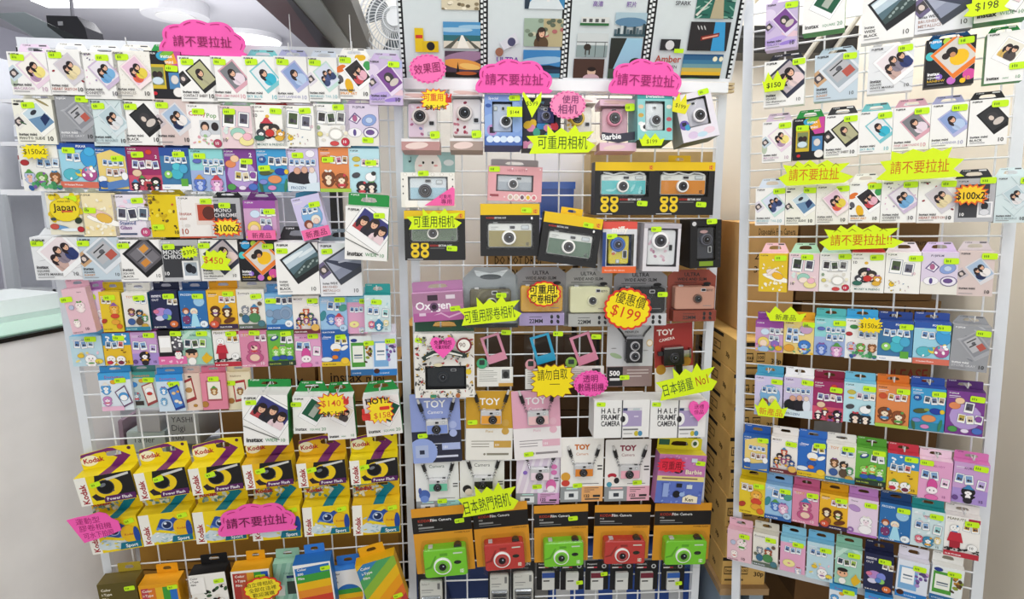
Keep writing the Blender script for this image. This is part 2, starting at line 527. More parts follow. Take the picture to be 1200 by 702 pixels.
fp('macaron', 'white film pack with pale pink framed portrait', fr='e9d3e2', bg='f4efe8', kind='duo', cols=('b895b4', 'f0df86'), name='MACARON', nc='c9adc0', tab='dfcbe0', extra=x_lilac)
fp('heart', 'white film pack scattered with dark red hearts', bg='cfc7cc', fr='d3cfd6', kind='duo', cols=('e2d3a4', 'ecdcae'), name='HEART SKETCH', nc='b06a5f', extra=x_hearts, num='333')
fp('confetti', 'white film pack with lilac confetti and blue shirt', fr='cbb9d3', bg='e6e0e8', kind='duo', cols=('6fa8d8', '79b0da'), name='CONFETTI', nc='55505a', extra=x_confetti)
fp('sprinkles', 'dotted cream film pack with coral and yellow sweaters', base='f1eee6', fr='f5e3e4', bg='e6c3d6', kind='duo', cols=('e2664f', 'e6d04a'), name='SPRINKLES', nc='a9a39c', extra=x_sprink, num='333')
fp('contact', 'white film pack with black strip and olive photo', fr='1d1c1f', bg='b5b488', kind='solo', cols=('b4b18e', '222'), name='CONTACT SHEET', nc='5a5052', tab='3a3a3c', extra=x_strip('222'), num='333')
fp('pink', 'white film pack with pink framed photo', fr='dba6b4', bg='7d7f84', kind='solo', cols=('e9d8e2', 'ddd'), name='PINK LEMONADE', nc='d9a4ae', tab='dba9b8')
fp('sky', 'white film pack with turquoise framed photo', fr='7cc5cd', bg='e7e9ec', kind='solo', cols=('35b5cf', '4bb'), name='SKY BLUE', nc='7fc0ca', tab='74c2c6')
fp('lavender', 'white film pack with lavender framed photo', fr='b5b6dd', bg='8da3d2', kind='solo', cols=('b9cdea', 'aac'), name='SOFT LAVENDER', nc='b3b2cc', tab='aeb0d6')
fp('mermaid', 'white film pack with pale mint shaded photo', fr='c3e0d8', bg='d9dff0', kind='trio', cols=('3e4c78', '4b5b8c', '34426e'), name='MERMAID TAIL', nc='a9c9cf', tab='d8e2f0', extra=x_strip('ddd8e2'))
fp('spray', 'white film pack splashed with orange and yellow paint', fr='fafafa', bg='2e2a2c', kind='duo', cols=('cf4a52', 'eab4c4'), name='SPRAY ART', nc='d98f2e', extra=x_spray, num='333')
fp('galaxy', 'purple clouded film pack with violet framed portrait', base='cbbadb', fr='e6d9ee', bg='7b4a92', kind='dark', cols=('fff', 'fff'), name='GALAXY', nc='8d78b8', extra=x_galaxy, num='333')
fp('slide', 'cream film pack with green dash and bluish photo', base='f0efe2', fr='f7f6ef', bg='c4d8e2', kind='slide', name='PHOTO SLIDE', nc='5d5f58', extra=x_slide, num='333')
fp('stone', 'grey stone textured film pack with outlined photo', base='9a9ca1', fr='a8aab0', bg='8c8e94', kind='car', name='STONE GRAY', nc='d6d6da', txt='f2f2f4', extra=x_stone, num='444')
fp('bmarble', 'pale blue marbled film pack with couple in white', base='d2e1e3', fr='d5e2e6', bg='b9cdd3', kind='duo', cols=('e8e4e4', 'dfe3e6'), name='BLUE MARBLE', nc='9fb0b4', extra=x_marble, num='444')
fp('black', 'white film pack with black framed photo', fr='19191b', bg='2d2e31', kind='dark', name='BLACK', nc='222', tab='262628', num='222')
fp('taupe', 'dusty pink film pack with hugging couple', base='d8c6c2', fr='dcd9dc', bg='a9bed6', kind='duo', cols=('1f2c55', 'efe9e6'), name='', nc='6d5f5f', tab='d8cfd2', extra=x_strip('c7bcc0'), num='333')
fp('sunset', 'blue and tan square pack with dark city photo', base='c5d4de', fr='dfe4ea', bg='a9b4bd', kind='car', name='SUNSET', nc='cf8f55', fmt='square', extra=x_strip('c9a27b'), num='333')
fp('wmarble', 'white marbled square pack with three smiling friends', base='e6e8ea', fr='f4f5f6', bg='e9dde0', kind='trio', cols=('c9a9a0', '8c8290', '2f3b70'), name='WHITE MARBLE', nc='4c4c50', fmt='square', extra=x_white_marble, num='444')
fp('sqblack', 'white square pack with black photo and orange seats', fr='1b1b1e', bg='5c595f', kind='orange', name='BLACK', nc='222', fmt='square', num='333')
fp('star', 'white square pack with navy framed kissing photo', fr='34374a', bg='b9aeb4', kind='duo', cols=('cfc2cc', 'e8d0d0'), name='Star-illumination', nc='444', fmt='square', tab='34363e', num='444')
fp('sqrainbow', 'black square pack with orange photo and coloured dots', base='1c1b1f', fr='ea7d2c', bg='d9d3cb', kind='yellow', cols=('f2bf1e',), name='RAINBOW', nc='e2b93a', txt='fff', fmt='square', extra=x_rainbow, num='f0c020', tab='1d5f9a')
fp('wideblack', 'wide white pack with black framed coast photo', fr='232427', bg='b9cbd6', kind='sea', name='WIDE BLACK', nc='2c2c2e', fmt='wide', num='333', tab='2a2a2d')
fp('brushed', 'wide pale pack with bluish bridge photo', base='e7e8ec', fr='3f434e', bg='a5aabd', kind='bridge', name='BRUSHED METALLICS', nc='b09088', fmt='wide', extra=x_strip('6d6486'), num='333', tab='7d8a93')
fp('gwide', 'tall white wide-format pack with green hang tab', fr='f7f7f7', bg='3d3f7d', kind='trio', cols=('b94a50', '2c2b35', 'e9d0d6'), name='instax WIDE', nc='2f8a4c', fmt='gwide', tab='1f8a3e', num='2f8a4c', side='1f8a3e')
fp('gsquare', 'white square-format pack with green hang tab', fr='f8f8f8', bg='1f5a3f', kind='green', name='instax SQUARE', nc='2f8a4c', fmt='gsquare', tab='1f8a3e', num='2f8a4c', side='1f8a3e')
fp('gmini', 'white mini pack with green side and golden photo', fr='f8f8f8', bg='e6e2d4', kind='duo', cols=('d9b565', '4c4444'), name='instax mini', nc='2f8a4c', fmt='gsquare', tab='1f8a3e', num='2f8a4c', side='1f8a3e')

def film_art(f, p):
    a = f.a
    fm = p['fmt']
    if p['extra'] and fm != 'gwide': p['extra'](f)
    if fm == 'mini':
        polaroid(f, .64, a * .565, .56, .80, 38, p['fr'], p['bg'], p['kind'], p['cols'])
        f.text('instax mini', .06, .235, .075, p['txt'], maxw=.6, bold=.03)
        if p['name']: f.text(p['name'], .06, .13, .075, p['nc'], maxw=.68, bold=.015)
        f.text('10', .78, .10, .12, p['num'], maxw=.17, bold=.02)
        f.rect(.06, .075, .45, .095, '8c8c90')
    elif fm == 'square':
        polaroid(f, .62, a * .60, .72, .80, 40, p['fr'], p['bg'], p['kind'], p['cols'], m=.08, foot=.16)
        f.text('instax', .06, .27, .075, p['txt'], bold=.03); f.text('SQUARE', .06, .19, .05, p['txt'], bold=.01)
        f.text(p['name'], .06, .11, .055, p['nc'], maxw=.68, bold=.01)
        f.text('10', .82, .10, .09, p['num'], maxw=.14); f.rect(.06, .06, .4, .075, '8c8c90')
    elif fm == 'wide':
        polaroid(f, .66, a * .62, .88, .74, 33, p['fr'], p['bg'], p['kind'], p['cols'], m=.05, foot=.16)
        w = p['name'].split()
        f.text('instax' if w[0] == 'WIDE' else 'instax WIDE', .06, .30, .06, p['txt'], bold=.012, maxw=.35)
        f.text(w[0], .06, .21, .06, p['nc'], bold=.012); f.text(w[1], .06, .12, .06, p['nc'], bold=.012)
        f.text('10', .80, .09, .1, p['num'], maxw=.13); f.rect(.06, .065, .35, .08, '8c8c90')
    elif fm == 'gwide':
        polaroid(f, .60, a * .60, .92, .78, -33, p['fr'], p['bg'], p['kind'], p['cols'], m=.06, foot=.2, edge='555')
        f.poly([(0, a * .40), (.02, a * .41), (.8, a * .12), (.79, a * .105)], '555')
        f.text('instax', .06, .10, .11, '222', bold=.03, maxw=.4); f.text('WIDE', .48, .10, .085, p['nc'], maxw=.27); f.text('10' if a > 1.15 else '20', .83, .09, .085, p['nc'], maxw=.14)
    elif fm == 'gsquare':
        polaroid(f, .60, a * .60, .62, .76, -33, p['fr'], p['bg'], p['kind'], p['cols'], m=.07, foot=.22, edge='777')
        w = p['name'].split()
        f.text(w[0], .06, .10, .1, '333', bold=.03, maxw=.4); f.text(w[1], .48, .10, .065, p['nc'], maxw=.3); f.text('20' if w[1] != 'mini' else '10', .82, .09, .1, p['nc'], maxw=.15)
    f.text('FUJIFILM', .06, a - .09, .05, p['txt'], maxw=.34, bold=.03)

# ------------------------------------------------------------------ packs described by short drawing lists
def critter(f, x, z, r, c1, c2='fff6ee', e='333'):
    """plain round plush shape"""
    d = shade(c1, .45)
    f.ell(x, z - .9 * r, .87 * r, .87 * r, d, n=12); f.ell(x, z, 1.07 * r, .92 * r, d, n=14)
    for s in (-1, 1): f.ell(x + s * .8 * r, z - .95 * r, .34 * r, .2 * r, d, s * 35, 8); f.ell(x + s * .8 * r, z - .95 * r, .28 * r, .15 * r, c1, s * 35, 8)
    f.ell(x, z - .9 * r, .8 * r, .8 * r, c1, n=10); f.ell(x, z, r, .85 * r, c1, n=12); f.ell(x, z - .25 * r, .55 * r, .4 * r, c2, n=10)
    f.ell(x, z - 1.0 * r, .42 * r, .45 * r, c2, n=9); f.ell(x, z - .3 * r, .1 * r, .07 * r, e, n=6); f.ell(x - .33 * r, z + .12 * r, .1 * r, .13 * r, e, n=6); f.ell(x + .33 * r, z + .12 * r, .1 * r, .13 * r, e, n=6)
    R = random.Random(int(x * 977 + z * 313)); q = R.randrange(4); c = R.choice(['d9a02c', 'c8404c', '3f86b8', '5a9a4c', 'e6e2da', '8a5aa0'])
    if q == 0: f.poly([(x - .7 * r, z + .6 * r), (x + .7 * r, z + .6 * r), (x + .2 * r, z + 1.3 * r), (x - .2 * r, z + 1.3 * r)], c); f.rect(x - .85 * r, z + .5 * r, x + .85 * r, z + .66 * r, c)
    elif q == 1: f.ell(x - .3 * r, z + .85 * r, .32 * r, .2 * r, c, -25, 7); f.ell(x + .3 * r, z + .85 * r, .32 * r, .2 * r, c, 25, 7)
    elif q == 2: f.rect(x - .6 * r, z - 1.25 * r, x + .6 * r, z - .8 * r, c); f.ell(x + .5 * r, z + .6 * r, .25 * r, .25 * r, c, n=7)
    else: f.ell(x, z - .8 * r, .6 * r, .18 * r, c, 0, 8)
def draw(f, ops):
    a = f.a
    if any(o[0] == 'c' for o in ops):
        f.rect(.06, .875 * a, .36, .89 * a, 'e6e2ea'); f.rect(.06, .84 * a, .28, .85 * a, 'd9d4dc')
    for o in ops:
        k = o[0]
        if k == 'r': f.rect(o[1], o[2] * a, o[3], o[4] * a, o[5])
        elif k == 'e':
          if min(o[3], o[4]) > .055: f.ell(o[1], o[2] * a, o[3] + .012, o[4] + .012, shade(o[5], .5), o[6] if len(o) > 6 else 0)
          f.ell(o[1], o[2] * a, o[3], o[4], o[5], o[6] if len(o) > 6 else 0)
        elif k == 'p': f.poly([(q[0], q[1] * a) for q in o[1]], o[2])
        elif k == 't': f.text(o[1], o[2], o[3] * a, o[4], o[5], o[6] if len(o) > 6 else 'l', maxw=.94, bold=.012)
        elif k == 'c':      # row of small photo cards
            x, z, n, s, cols = o[1:6]
            for i in range(n):
                g = f.sub(x + i * s * 1.12, z * a - (.02 if i % 2 else 0), s * 1.1, s * 1.5, (7 if i % 2 else -6))
                g.fill('8a93a5'); h = g.sub(.5, g.a / 2, .9, g.a - .1); h.fill('f7f7f5'); h.rect(.12, .3, .88, h.a - .12, cols[i % len(cols)]); h.ell(.4, .62, .16, .2, '3a3540', n=8); h.ell(.68, .58, .13, .17, '57505c', n=8)
        elif k == 'k': critter(f, o[1], o[2] * a, o[3], *o[4:])
        elif k == 's':      # scatter of dots
            R = random.Random(o[1])
            for i in range(o[2]): f.ell(R.uniform(o[3], o[5]), R.uniform(o[4], o[6]) * a, o[7] * R.uniform(.6, 1.3), o[7] * R.uniform(.5, 1.0), R.choice(o[8]), R.uniform(0, 180), 8)

STK = {}
def sp(key, look, base, tab, ops, side=None):
    STK[key] = dict(look=look, base=base, tab=tab, ops=ops, side=side or base)
FJ = ('t', 'FUJIFILM', .06, .93, .05, '333')
FJW = ('t', 'FUJIFILM', .06, .93, .05, 'eee')
SX = ('t', 'FILM STICKER', .05, .03, .055, 'fff')
BLU = ['5f86b8', '7fa3cc', 'a9c3dd']
sp('multi', 'black film pack with rainbow heading and yellow photo', '1d1b20', '2f9a4c', [('p', [(.38, 1), (1, 1), (1, .62), (.7, .6)], 'c8489a'), ('p', [(.38, 1), (.8, 1), (.9, .75), (.6, .7)], 'e9a52c'), ('e', .5, .9, .17, .12, '38a3c8', 0), ('e', .62, .95, .2, .08, '7ab83c', 20), FJW, ('t', 'instax', .45, .86, .1, 'fff'), ('t', 'mini', .56, .74, .1, 'fff'), ('r', .1, .2, .53, .72, 'd2b52e'), ('r', .14, .28, .49, .66, '7f8a58'), ('e', .25, .5, .07, .09, '2b2024'), ('e', .38, .5, .07, .09, '3a2622'), ('e', .31, .37, .15, .1, 'cfe0ea'), ('r', .62, .2, .95, .55, '4a82b5'), ('e', .78, .4, .1, .12, 'ddd6d0'), ('e', .85, .13, .14, .13, 'f1ece8'), ('e', .2, .1, .06, .05, 'c23')])
sp('pixar', 'light blue pack of blue figures over coral band', '9fd3e6', '2e4f9e', [('r', 0, .86, 1, 1, '2d56a8'), ('t', 'PIXAR', .5, .91, .07, 'fff'), ('c', .3, .7, 3, .17, BLU), ('e', .8, .66, .2, .26, '3f9ed6', 15), ('e', .84, .82, .14, .12, '4bb0e0'), ('e', .3, .3, .2, .16, '58b8c6'), ('e', .55, .34, .13, .1, 'e6d24c'), ('e', .78, .32, .2, .2, 'b05590'), ('e', .78, .4, .1, .1, 'd9a3c3'), ('s', 2, 14, .1, .2, .9, .5, .05, ['e6d24c', '49a9c2', 'fff']), ('r', 0, 0, 1, .14, 'd5705c'), ('t', '10 Instant Photos', .1, .05, .05, 'fff')])
sp('duck', 'blue pack with yellow window and white cards', '2c62a8', '2c5fae', [('p', [(.08, .05), (.92, .05), (.92, .8), (.5, .95), (.08, .85)], 'e9cf7c'), FJW, ('c', .3, .66, 4, .14, BLU), ('c', .4, .44, 3, .17, ['b98', 'a87', 'cab']), ('e', .18, .28, .12, .1, 'f2f2f2'), ('e', .22, .16, .16, .1, '2f5ea8'), ('p', [(.3, .2), (.95, .3), (.95, .12), (.3, .02)], '5a82bd'), ('e', .85, .35, .09, .12, 'f5f5f5')])
sp('magenta', 'magenta pack with dark blobs along the bottom', '9c2f63', '8c2444', [('r', 0, 0, 1, .35, 'cf5570'), FJW, ('e', .68, .88, .09, .07, 'd3402f'), ('t', '2', .85, .74, .1, 'fff'), ('c', .25, .6, 4, .18, ['6d79a8', '8a6fa0', 'd9c2b8']), ('e', .28, .4, .13, .1, 'e6c9a8'), ('k', .2, .14, .12, '3a2230'), ('k', .42, .24, .11, '5a3044'), ('k', .6, .14, .15, 'b8474e', '2a1a20'), ('k', .82, .22, .14, '241c22'), ('k', .84, .08, .1, '43242e')])
sp('teal', 'dark blue pack of teal figures with green badge', '3f78a6', '28478e', [('r', 0, .8, 1, 1, '2a4f9c'), ('t', 'PIXAR', .5, .9, .07, 'fff'), ('c', .25, .72, 4, .17, BLU), ('e', .55, .38, .2, .2, '45b3c8'), ('e', .55, .55, .14, .12, '52c2d2'), ('e', .78, .5, .14, .16, '4aa9cf'), ('e', .25, .36, .13, .13, '8ecf63'), ('e', .25, .38, .05, .05, 'f5f5f5'), ('r', 0, 0, 1, .12, 'f2f4f6'), ('t', 'Instant', .08, .04, .05, '2a5fa8'), ('r', .66, .08, .9, .26, '5ea83e')])
sp('stitch', 'turquoise to lilac pack with two plush shapes', '8fd3d6', '5cb8b8', [FJ, ('r', 0, 0, 1, .5, '9fb4de'), ('c', .45, .7, 4, .14, BLU), ('c', .48, .5, 3, .17, BLU), ('e', .22, .72, .12, .06, '5f6cb8'), ('k', .25, .22, .17, '5a78c8', 'b9c8ef'), ('k', .74, .2, .18, 'd093c6', 'f3d6ea')])
sp('stitchyellow', 'yellow pack with blue plush shape and white cards', 'ecd488', 'e0a52c', [FJ, ('c', .2, .7, 3, .18, BLU), ('c', .18, .48, 2, .2, BLU), ('e', .74, .78, .2, .16, 'c8a3c6'), ('k', .7, .3, .2, '3f7ac8', 'a9c8f0'), ('e', .2, .18, .17, .13, 'e0a23c'), ('s', 17, 10, .05, .03, .95, .2, .05, ['e6b52c', 'f0e2b0', '6fa86c'])])
sp('purple', 'deep purple pack with round window of cards', '7a3d8f', '542a70', [('e', .52, .42, .42, .42, 'b59ad3'), FJW, ('t', '2', .78, .82, .13, 'fff'), ('e', .22, .66, .15, .11, 'e08a5a'), ('e', .35, .78, .12, .1, 'f0c9a0'), ('c', .6, .64, 1, .24, ['556']), ('c', .42, .38, 3, .2, ['b8a24c', 'd9c9a8', 'aab']), ('e', .2, .12, .12, .09, '4f9a4c'), ('e', .84, .12, .13, .1, '4a6fc0'), ('e', .52, .1, .1, .06, 'e9dff2'), ('e', .86, .4, .08, .09, '8a4f9f')])
sp('nemo', 'bright blue sea pack with turtle and orange fish', '3d9bd0', '2f58ac', [('r', 0, 0, 1, .2, '2f8aa6'), FJW, ('e', .2, .76, .11, .1, '24579c'), ('t', '10', .14, .74, .08, 'fff'), ('c', .48, .73, 3, .18, ['567', '679', 'a98']), ('e', .3, .46, .2, .08, '4f5a34', 8), ('e', .48, .5, .08, .05, '8aa04c'), ('e', .74, .48, .17, .1, '2440a0', -5), ('e', .92, .48, .06, .07, 'e9c62c'), ('e', .55, .3, .2, .12, 'e0925c'), ('e', .45, .1, .12, .07, 'd68ac0'), ('e', .12, .12, .05, .2, '3d6a4c', 10), ('e', .88, .16, .05, .22, '37805c', -10), ('e', .2, .24, .12, .07, '7f8ad0')])
sp('frozen', 'lavender pack with three figures over white band', 'cfc3e3', 'f2f2f5', [FJ, ('e', .75, .88, .14, .11, 'f1eef6'), ('c', .16, .68, 5, .15, BLU), ('e', .25, .3, .22, .22, '1d1c24'), ('e', .55, .3, .2, .24, '232029'), ('e', .32, .48, .1, .1, 'd9a58c'), ('e', .55, .5, .09, .1, 'd9a890'), ('e', .8, .32, .13, .26, 'dfe6f2'), ('e', .78, .5, .08, .09, 'e6cfc2'), ('p', [(0, .22), (.5, .16), (1, .22), (1, 0), (0, 0)], 'd5e4ee'), ('t', 'FROZEN', .1, .05, .09, '3a5f86')])
sp('chip', 'orange pack with two brown and cream shapes', 'e0894f', 'db7a2c', [FJ, ('e', .2, .74, .12, .1, 'c8502f'), ('c', .45, .73, 3, .17, ['c9a24c', 'c06f90', 'b98f5a']), ('k', .28, .36, .2, '7a4426', 'f2dfc4'), ('k', .7, .3, .2, '8a4c2a', 'f5e6cc'), ('r', 0, 0, 1, .08, 'a5c84a')])
sp('tsum', 'pale blue pack with round black and white faces', 'b9dfe8', '7cc3dc', [FJ, ('e', .25, .76, .13, .08, 'c6b84a'), ('e', .25, .62, .1, .04, 'd9b53c'), ('c', .5, .68, 3, .18, ['b9a', '68a', 'dcb']), ('e', .22, .4, .13, .08, '4a4a50', 15), ('k', .4, .16, .18, '2a282c', 'f3dccb'), ('k', .72, .16, .17, '2c2a2e', 'f5e3d4'), ('e', .7, .36, .17, .14, 'f5f5f5'), ('e', .8, .44, .07, .06, '333')])
sp('japan', 'yellow flower film pack with Japan lettering', 'e9e4cf', 'e6e2d4', [('s', 4, 30, .1, .35, .9, .92, .12, ['e6cd1f', 'efd92c', 'd9bb1a']), ('e', .5, .6, .42, .36, 'ecd529'), FJ, ('t', 'Japan', .5, .58, .22, '2a2018', 'c'), ('t', 'instax mini', .5, .78, .06, '4a3a22', 'c'), ('r', .4, .54, .72, .58, 'd25a36'), ('e', .3, .18, .26, .06, '6f9fce', -12), ('e', .6, .12, .3, .05, 'e9f0f4'), ('e', .15, .2, .12, .08, 'c8564a'), ('e', .88, .13, .09, .08, 'b52a35'), ('e', .85, .34, .1, .08, '2c3a2c', 35), ('e', .15, .38, .08, .05, '3c4a55')])
sp('egg', 'yellow film pack with drowsy egg yolk shape', 'e3c02c', 'f2c9cd', [FJ, ('e', .62, .36, .5, .1, 'faf6ea', -16), ('e', .55, .48, .3, .13, 'f1e1d4', -22), ('e', .66, .42, .2, .12, 'f0b72c', -20), ('e', .45, .52, .2, .06, 'f4dfd6', 40), ('s', 6, 14, .05, .05, .95, .3, .05, ['f5efd2', 'efe2b4', 'faf6e4']), ('s', 7, 8, .1, .6, .95, .85, .05, ['f5efd2', 'f7f1dc', 'e8d27a'])])
sp('eggpale', 'pale cream film pack with drowsy egg shape', 'efe0b4', 'efe6cd', [FJ, ('e', .62, .36, .5, .1, 'fdfaf2', -16), ('e', .5, .5, .36, .12, 'ecc9bd', -20), ('e', .62, .42, .22, .13, 'e6b84c', -20), ('s', 6, 16, .05, .05, .95, .3, .05, ['fbf6e4', 'f6d98a', 'faf0d4']), ('s', 7, 8, .1, .62, .95, .85, .06, ['f8f2dd', 'f6e2a2', 'f0cfa8'])])
sp('glass', 'white lilac film pack with three small photos', 'e9e2ec', 'd6dbe4', [FJ, ('s', 21, 16, .1, .4, .95, .85, .08, ['d7c2e3', 'c2d4ea', 'f0cfe0']), ('c', .24, .55, 3, .26, ['556', '445', '567']), ('t', 'Stained', .15, .3, .11, '2d4f8a'), ('t', 'Glass', .15, .19, .11, '7a3f86'), ('e', .84, .12, .13, .13, 'c2507c'), ('t', '10', .78, .09, .09, 'fff'), ('r', .12, .06, .6, .1, '3a4a6a')])
sp('yellow', 'bright yellow film pack with small dark dashes', 'e3c714', 'e9d21c', [FJ, ('s', 8, 16, .05, .3, .95, .9, .06, ['c9a80f', '6a5612', 'f0dc4a']), ('s', 9, 12, .05, .12, .95, .85, .03, ['4a3c12', 'c8503a', '4a3c12']), ('t', 'instax mini', .06, .86, .05, '5a4a12'), ('t', '10', .76, .08, .1, '222')])
sp('redmini', 'white film pack with red rounded photo frame', 'eeeae6', 'e9e6e2', [FJ, ('t', 'instax', .06, .55, .1, 'a8473a'), ('t', 'mini', .06, .44, .08, 'b05a4a'), ('r', .5, .32, 1, .84, 'e4d4cc'), ('r', .55, .42, 1, .8, 'b5452f'), ('e', .85, .6, .16, .18, '5c2a22'), ('t', '10', .08, .1, .16, 'b0503e'), ('e', .24, .3, .08, .05, 'd8d4d0'), ('r', 0, 0, 1, .04, 'c25a44')])
sp('mono', 'charcoal film pack in silver border, white lettering', 'b4b5b9', '35363a', [('r', .1, .1, .86, .86, '3a3b40'), ('t', 'FUJIFILM', .06, .92, .05, '333'), ('t', 'MONO', .14, .66, .13, 'e4e4e6'), ('t', 'CHROME', .14, .54, .13, 'e4e4e6'), ('t', '10', .14, .14, .1, 'fff'), ('r', .58, .1, .96, .46, 'f2f2f3'), ('r', .62, .16, .92, .43, 'b9bdc4'), ('e', .76, .36, .08, .11, '23242a'), ('e', .76, .22, .12, .09, 'dcdde2')])
sp('alice', 'mauve pack with purple top and blonde figure', 'cfa3c8', '8d4599', [('r', 0, .8, 1, 1, '9b4fa3'), FJW, ('e', .35, .66, .15, .12, 'cfe2f4'), ('c', .6, .7, 3, .17, ['9ab', 'abc', 'cba']), ('c', .58, .46, 2, .17, ['9ab', 'abc']), ('e', .3, .32, .2, .2, 'ecd46a'), ('e', .3, .28, .13, .13, 'f3d9c4'), ('e', .3, .08, .2, .12, '9fc2e4'), ('e', .72, .28, .14, .13, '8c6fc0'), ('e', .85, .14, .12, .1, 'e2b02c'), ('e', .6, .12, .1, .08, '57a08c'), ('s', 31, 10, .05, .05, .95, .25, .05, ['e6c04a', 'd2659c', '6fa86c'])])
sp('elsa', 'pale lilac pack with icy blue arch', 'd0c8ea', '4fa5c6', [FJ, ('e', .56, .52, .36, .42, '7fb2de'), ('c', .35, .66, 3, .17, BLU), ('e', .36, .34, .15, .15, '8a4a34'), ('e', .38, .31, .09, .1, 'edc7b2'), ('e', .66, .42, .16, .16, 'efe9da'), ('e', .66, .38, .09, .1, 'f0d2c2'), ('e', .3, .12, .2, .1, '57346e'), ('e', .72, .18, .17, .14, '8cc4e2'), ('r', 0, .0, 1, .06, 'b7c7ea')])
sp('candy', 'white film pack with coloured Candy Pop lettering', 'f4f1ef', 'e8e6e4', [FJ, ('t', 'Candy', .06, .74, .14, 'c8434f'), ('t', 'Pop', .58, .7, .14, '5d9a4a'), ('r', .35, .32, .95, .64, 'c9cdd2'), ('e', .5, .5, .12, .14, '2b2226'), ('e', .5, .47, .08, .09, 'e4b79c'), ('e', .5, .34, .16, .1, 'd7d9e0'), ('e', .8, .5, .1, .12, '2b2226'), ('s', 41, 12, .05, .1, .7, .32, .05, ['d9a3ac', '9cc08c', 'e2c27a', 'c2556a']), ('e', .84, .12, .12, .12, 'b0415f'), ('t', '10', .78, .09, .09, 'fff')])
sp('twins', 'pink film pack with mint and cream round shapes', 'e9cfd4', 'bfe0c6', [FJ, ('c', .28, .7, 1, .34, ['3a4434']), ('c', .68, .68, 1, .28, ['556']), ('s', 43, 12, .1, .2, .9, .5, .06, ['f4dfe2', 'f2e6c4', 'd8e8e2']), ('e', .5, .36, .2, .15, '9fd0bf'), ('e', .5, .29, .15, .1, 'f6e2d6'), ('e', .72, .18, .2, .13, 'efe39a'), ('e', .75, .28, .12, .1, 'f0b9c6'), ('t', '10', .08, .16, .1, '555')])
sp('friends', 'white film pack with crowd of small coloured shapes', 'f5f4ee', 'c43a3a', [FJ, ('t', 'instax mini', .06, .84, .05, '5a4040'), ('t', '10', .06, .72, .1, '333'), ('e', .45, .74, .06, .05, 'e0b23c'), ('k', .42, .5, .2, '2a2628', 'f3dcc8'), ('k', .62, .46, .15, '35302e', 'f0d8c2'), ('k', .25, .36, .13, '404048', 'f1f1f1'), ('k', .8, .36, .12, 'd9a03c'), ('e', .5, .36, .12, .1, 'c8352f'), ('e', .2, .24, .14, .07, '2f6a5a'), ('e', .76, .24, .12, .07, 'e0b03a'), ('t', 'MICKEY & FRIENDS', .5, .07, .065, '2d6a68', 'c')])
sp('whitetwo', 'plain white film pack with two small tilted snapshots', 'f3f2ec', 'e9dfe4', [FJ, ('c', .3, .66, 1, .32, ['4a5a3a']), ('c', .66, .6, 1, .28, ['667']), ('t', '10', .76, .46, .09, 'd9a3b3'), ('e', .2, .22, .07, .07, 'ecc62c'), ('s', 45, 16, .08, .06, .92, .34, .025, ['b9a24a', '8aa0b8', 'cdb0b8', '777'])])
sp('sketch', 'white film pack with line sketch and red badge', 'f4f3ef', 'cfe6dc', [FJ, ('c', .22, .68, 3, .24, ['3d3a3a', '4a5a44', '777']), ('r', .25, .52, .75, .55, 'c9c7c2'), ('s', 47, 12, .06, .12, .9, .5, .06, ['e9e6de', 'dedad0', 'efe9d0']), ('e', .6, .3, .2, .16, 'e6e3da'), ('e', .6, .3, .17, .135, 'faf9f4'), ('e', .15, .3, .07, .06, 'd9cf7c'), ('e', .12, .45, .05, .06, '8aa086'), ('e', .55, .08, .12, .06, 'd24a4a'), ('e', .86, .12, .11, .11, 'c22f46'), ('t', '10', .8, .09, .08, 'fff')])
sp('lilac', 'lilac film pack with round blue and purple drawings', 'dcd0e4', 'dcc9e8', [('r', 0, 0, 1, .3, 'e9e6dc'), ('t', 'FUJIFILM', .25, .9, .07, '3f3a58'), ('p', [(.1, .62), (.35, .52), (.5, .66), (.3, .8)], '6a5a88'), ('p', [(.15, .62), (.35, .55), (.45, .66), (.3, .76)], 'efe8f2'), ('e', .3, .66, .06, .09, 'b0628c'), ('e', .72, .62, .22, .16, '8aa2d6', 20), ('e', .72, .62, .1, .08, 'c2d2ee'), ('e', .28, .32, .2, .13, 'f4f2f6'), ('e', .28, .32, .05, .1, '5a4a8a'), ('e', .76, .32, .22, .16, '77689e'), ('e', .76, .32, .2, .14, 'eee8f4'), ('e', .74, .33, .12, .07, '6a4f8c')])
sp('toycomic', 'white pack with row of cartoon-coloured figures', 'f0f0ec', '43a9d8', [FJ, ('e', .26, .8, .12, .07, '3f8a4a'), ('e', .12, .62, .1, .07, 'b0363a'), ('c', .5, .62, 3, .17, BLU), ('k', .2, .34, .13, 'b9c2e0', 'e8b9a0'), ('k', .5, .32, .14, '6aa84c', 'd9e6c0'), ('k', .84, .34, .13, '8a5a34', 'e6b48c'), ('s', 51, 18, .06, .03, .94, .17, .07, ['3f8a5c', '2f5a96', '57a86c', '7a5aa0'])])
# stickers
sp('rabbitpink', 'pink sticker pack with pale round rabbits', 'e6bfca', 'e2b4c2', [('t', 'Disney', .7, .9, .05, '555', 'c'), ('k', .6, .62, .2, 'f3dfe0', 'f8eeea'), ('k', .3, .26, .14, 'f4e6e4'), ('e', .25, .6, .1, .1, 'b9c2da'), ('t', '10', .6, .07, .13, '6a4a55'), ('t', 'FILM STICKER', .05, .03, .05, '6a4a55')])
sp('catlilac', 'lilac sticker pack with white cat shape', 'e5d0e6', 'c58ac8', [('e', .22, .72, .2, .12, 'b48fc6', -20), ('t', 'Disney', .1, .9, .06, '666'), ('k', .62, .42, .2, 'f7f4f6', 'f1dfe8'), ('e', .6, .18, .22, .17, 'f6f3f5'), ('r', 0, 0, 1, .06, 'b67ac0'), ('e', .12, .12, .1, .1, '9a6fb0'), ('t', '10', .07, .1, .07, 'fff')], side='b678c2')
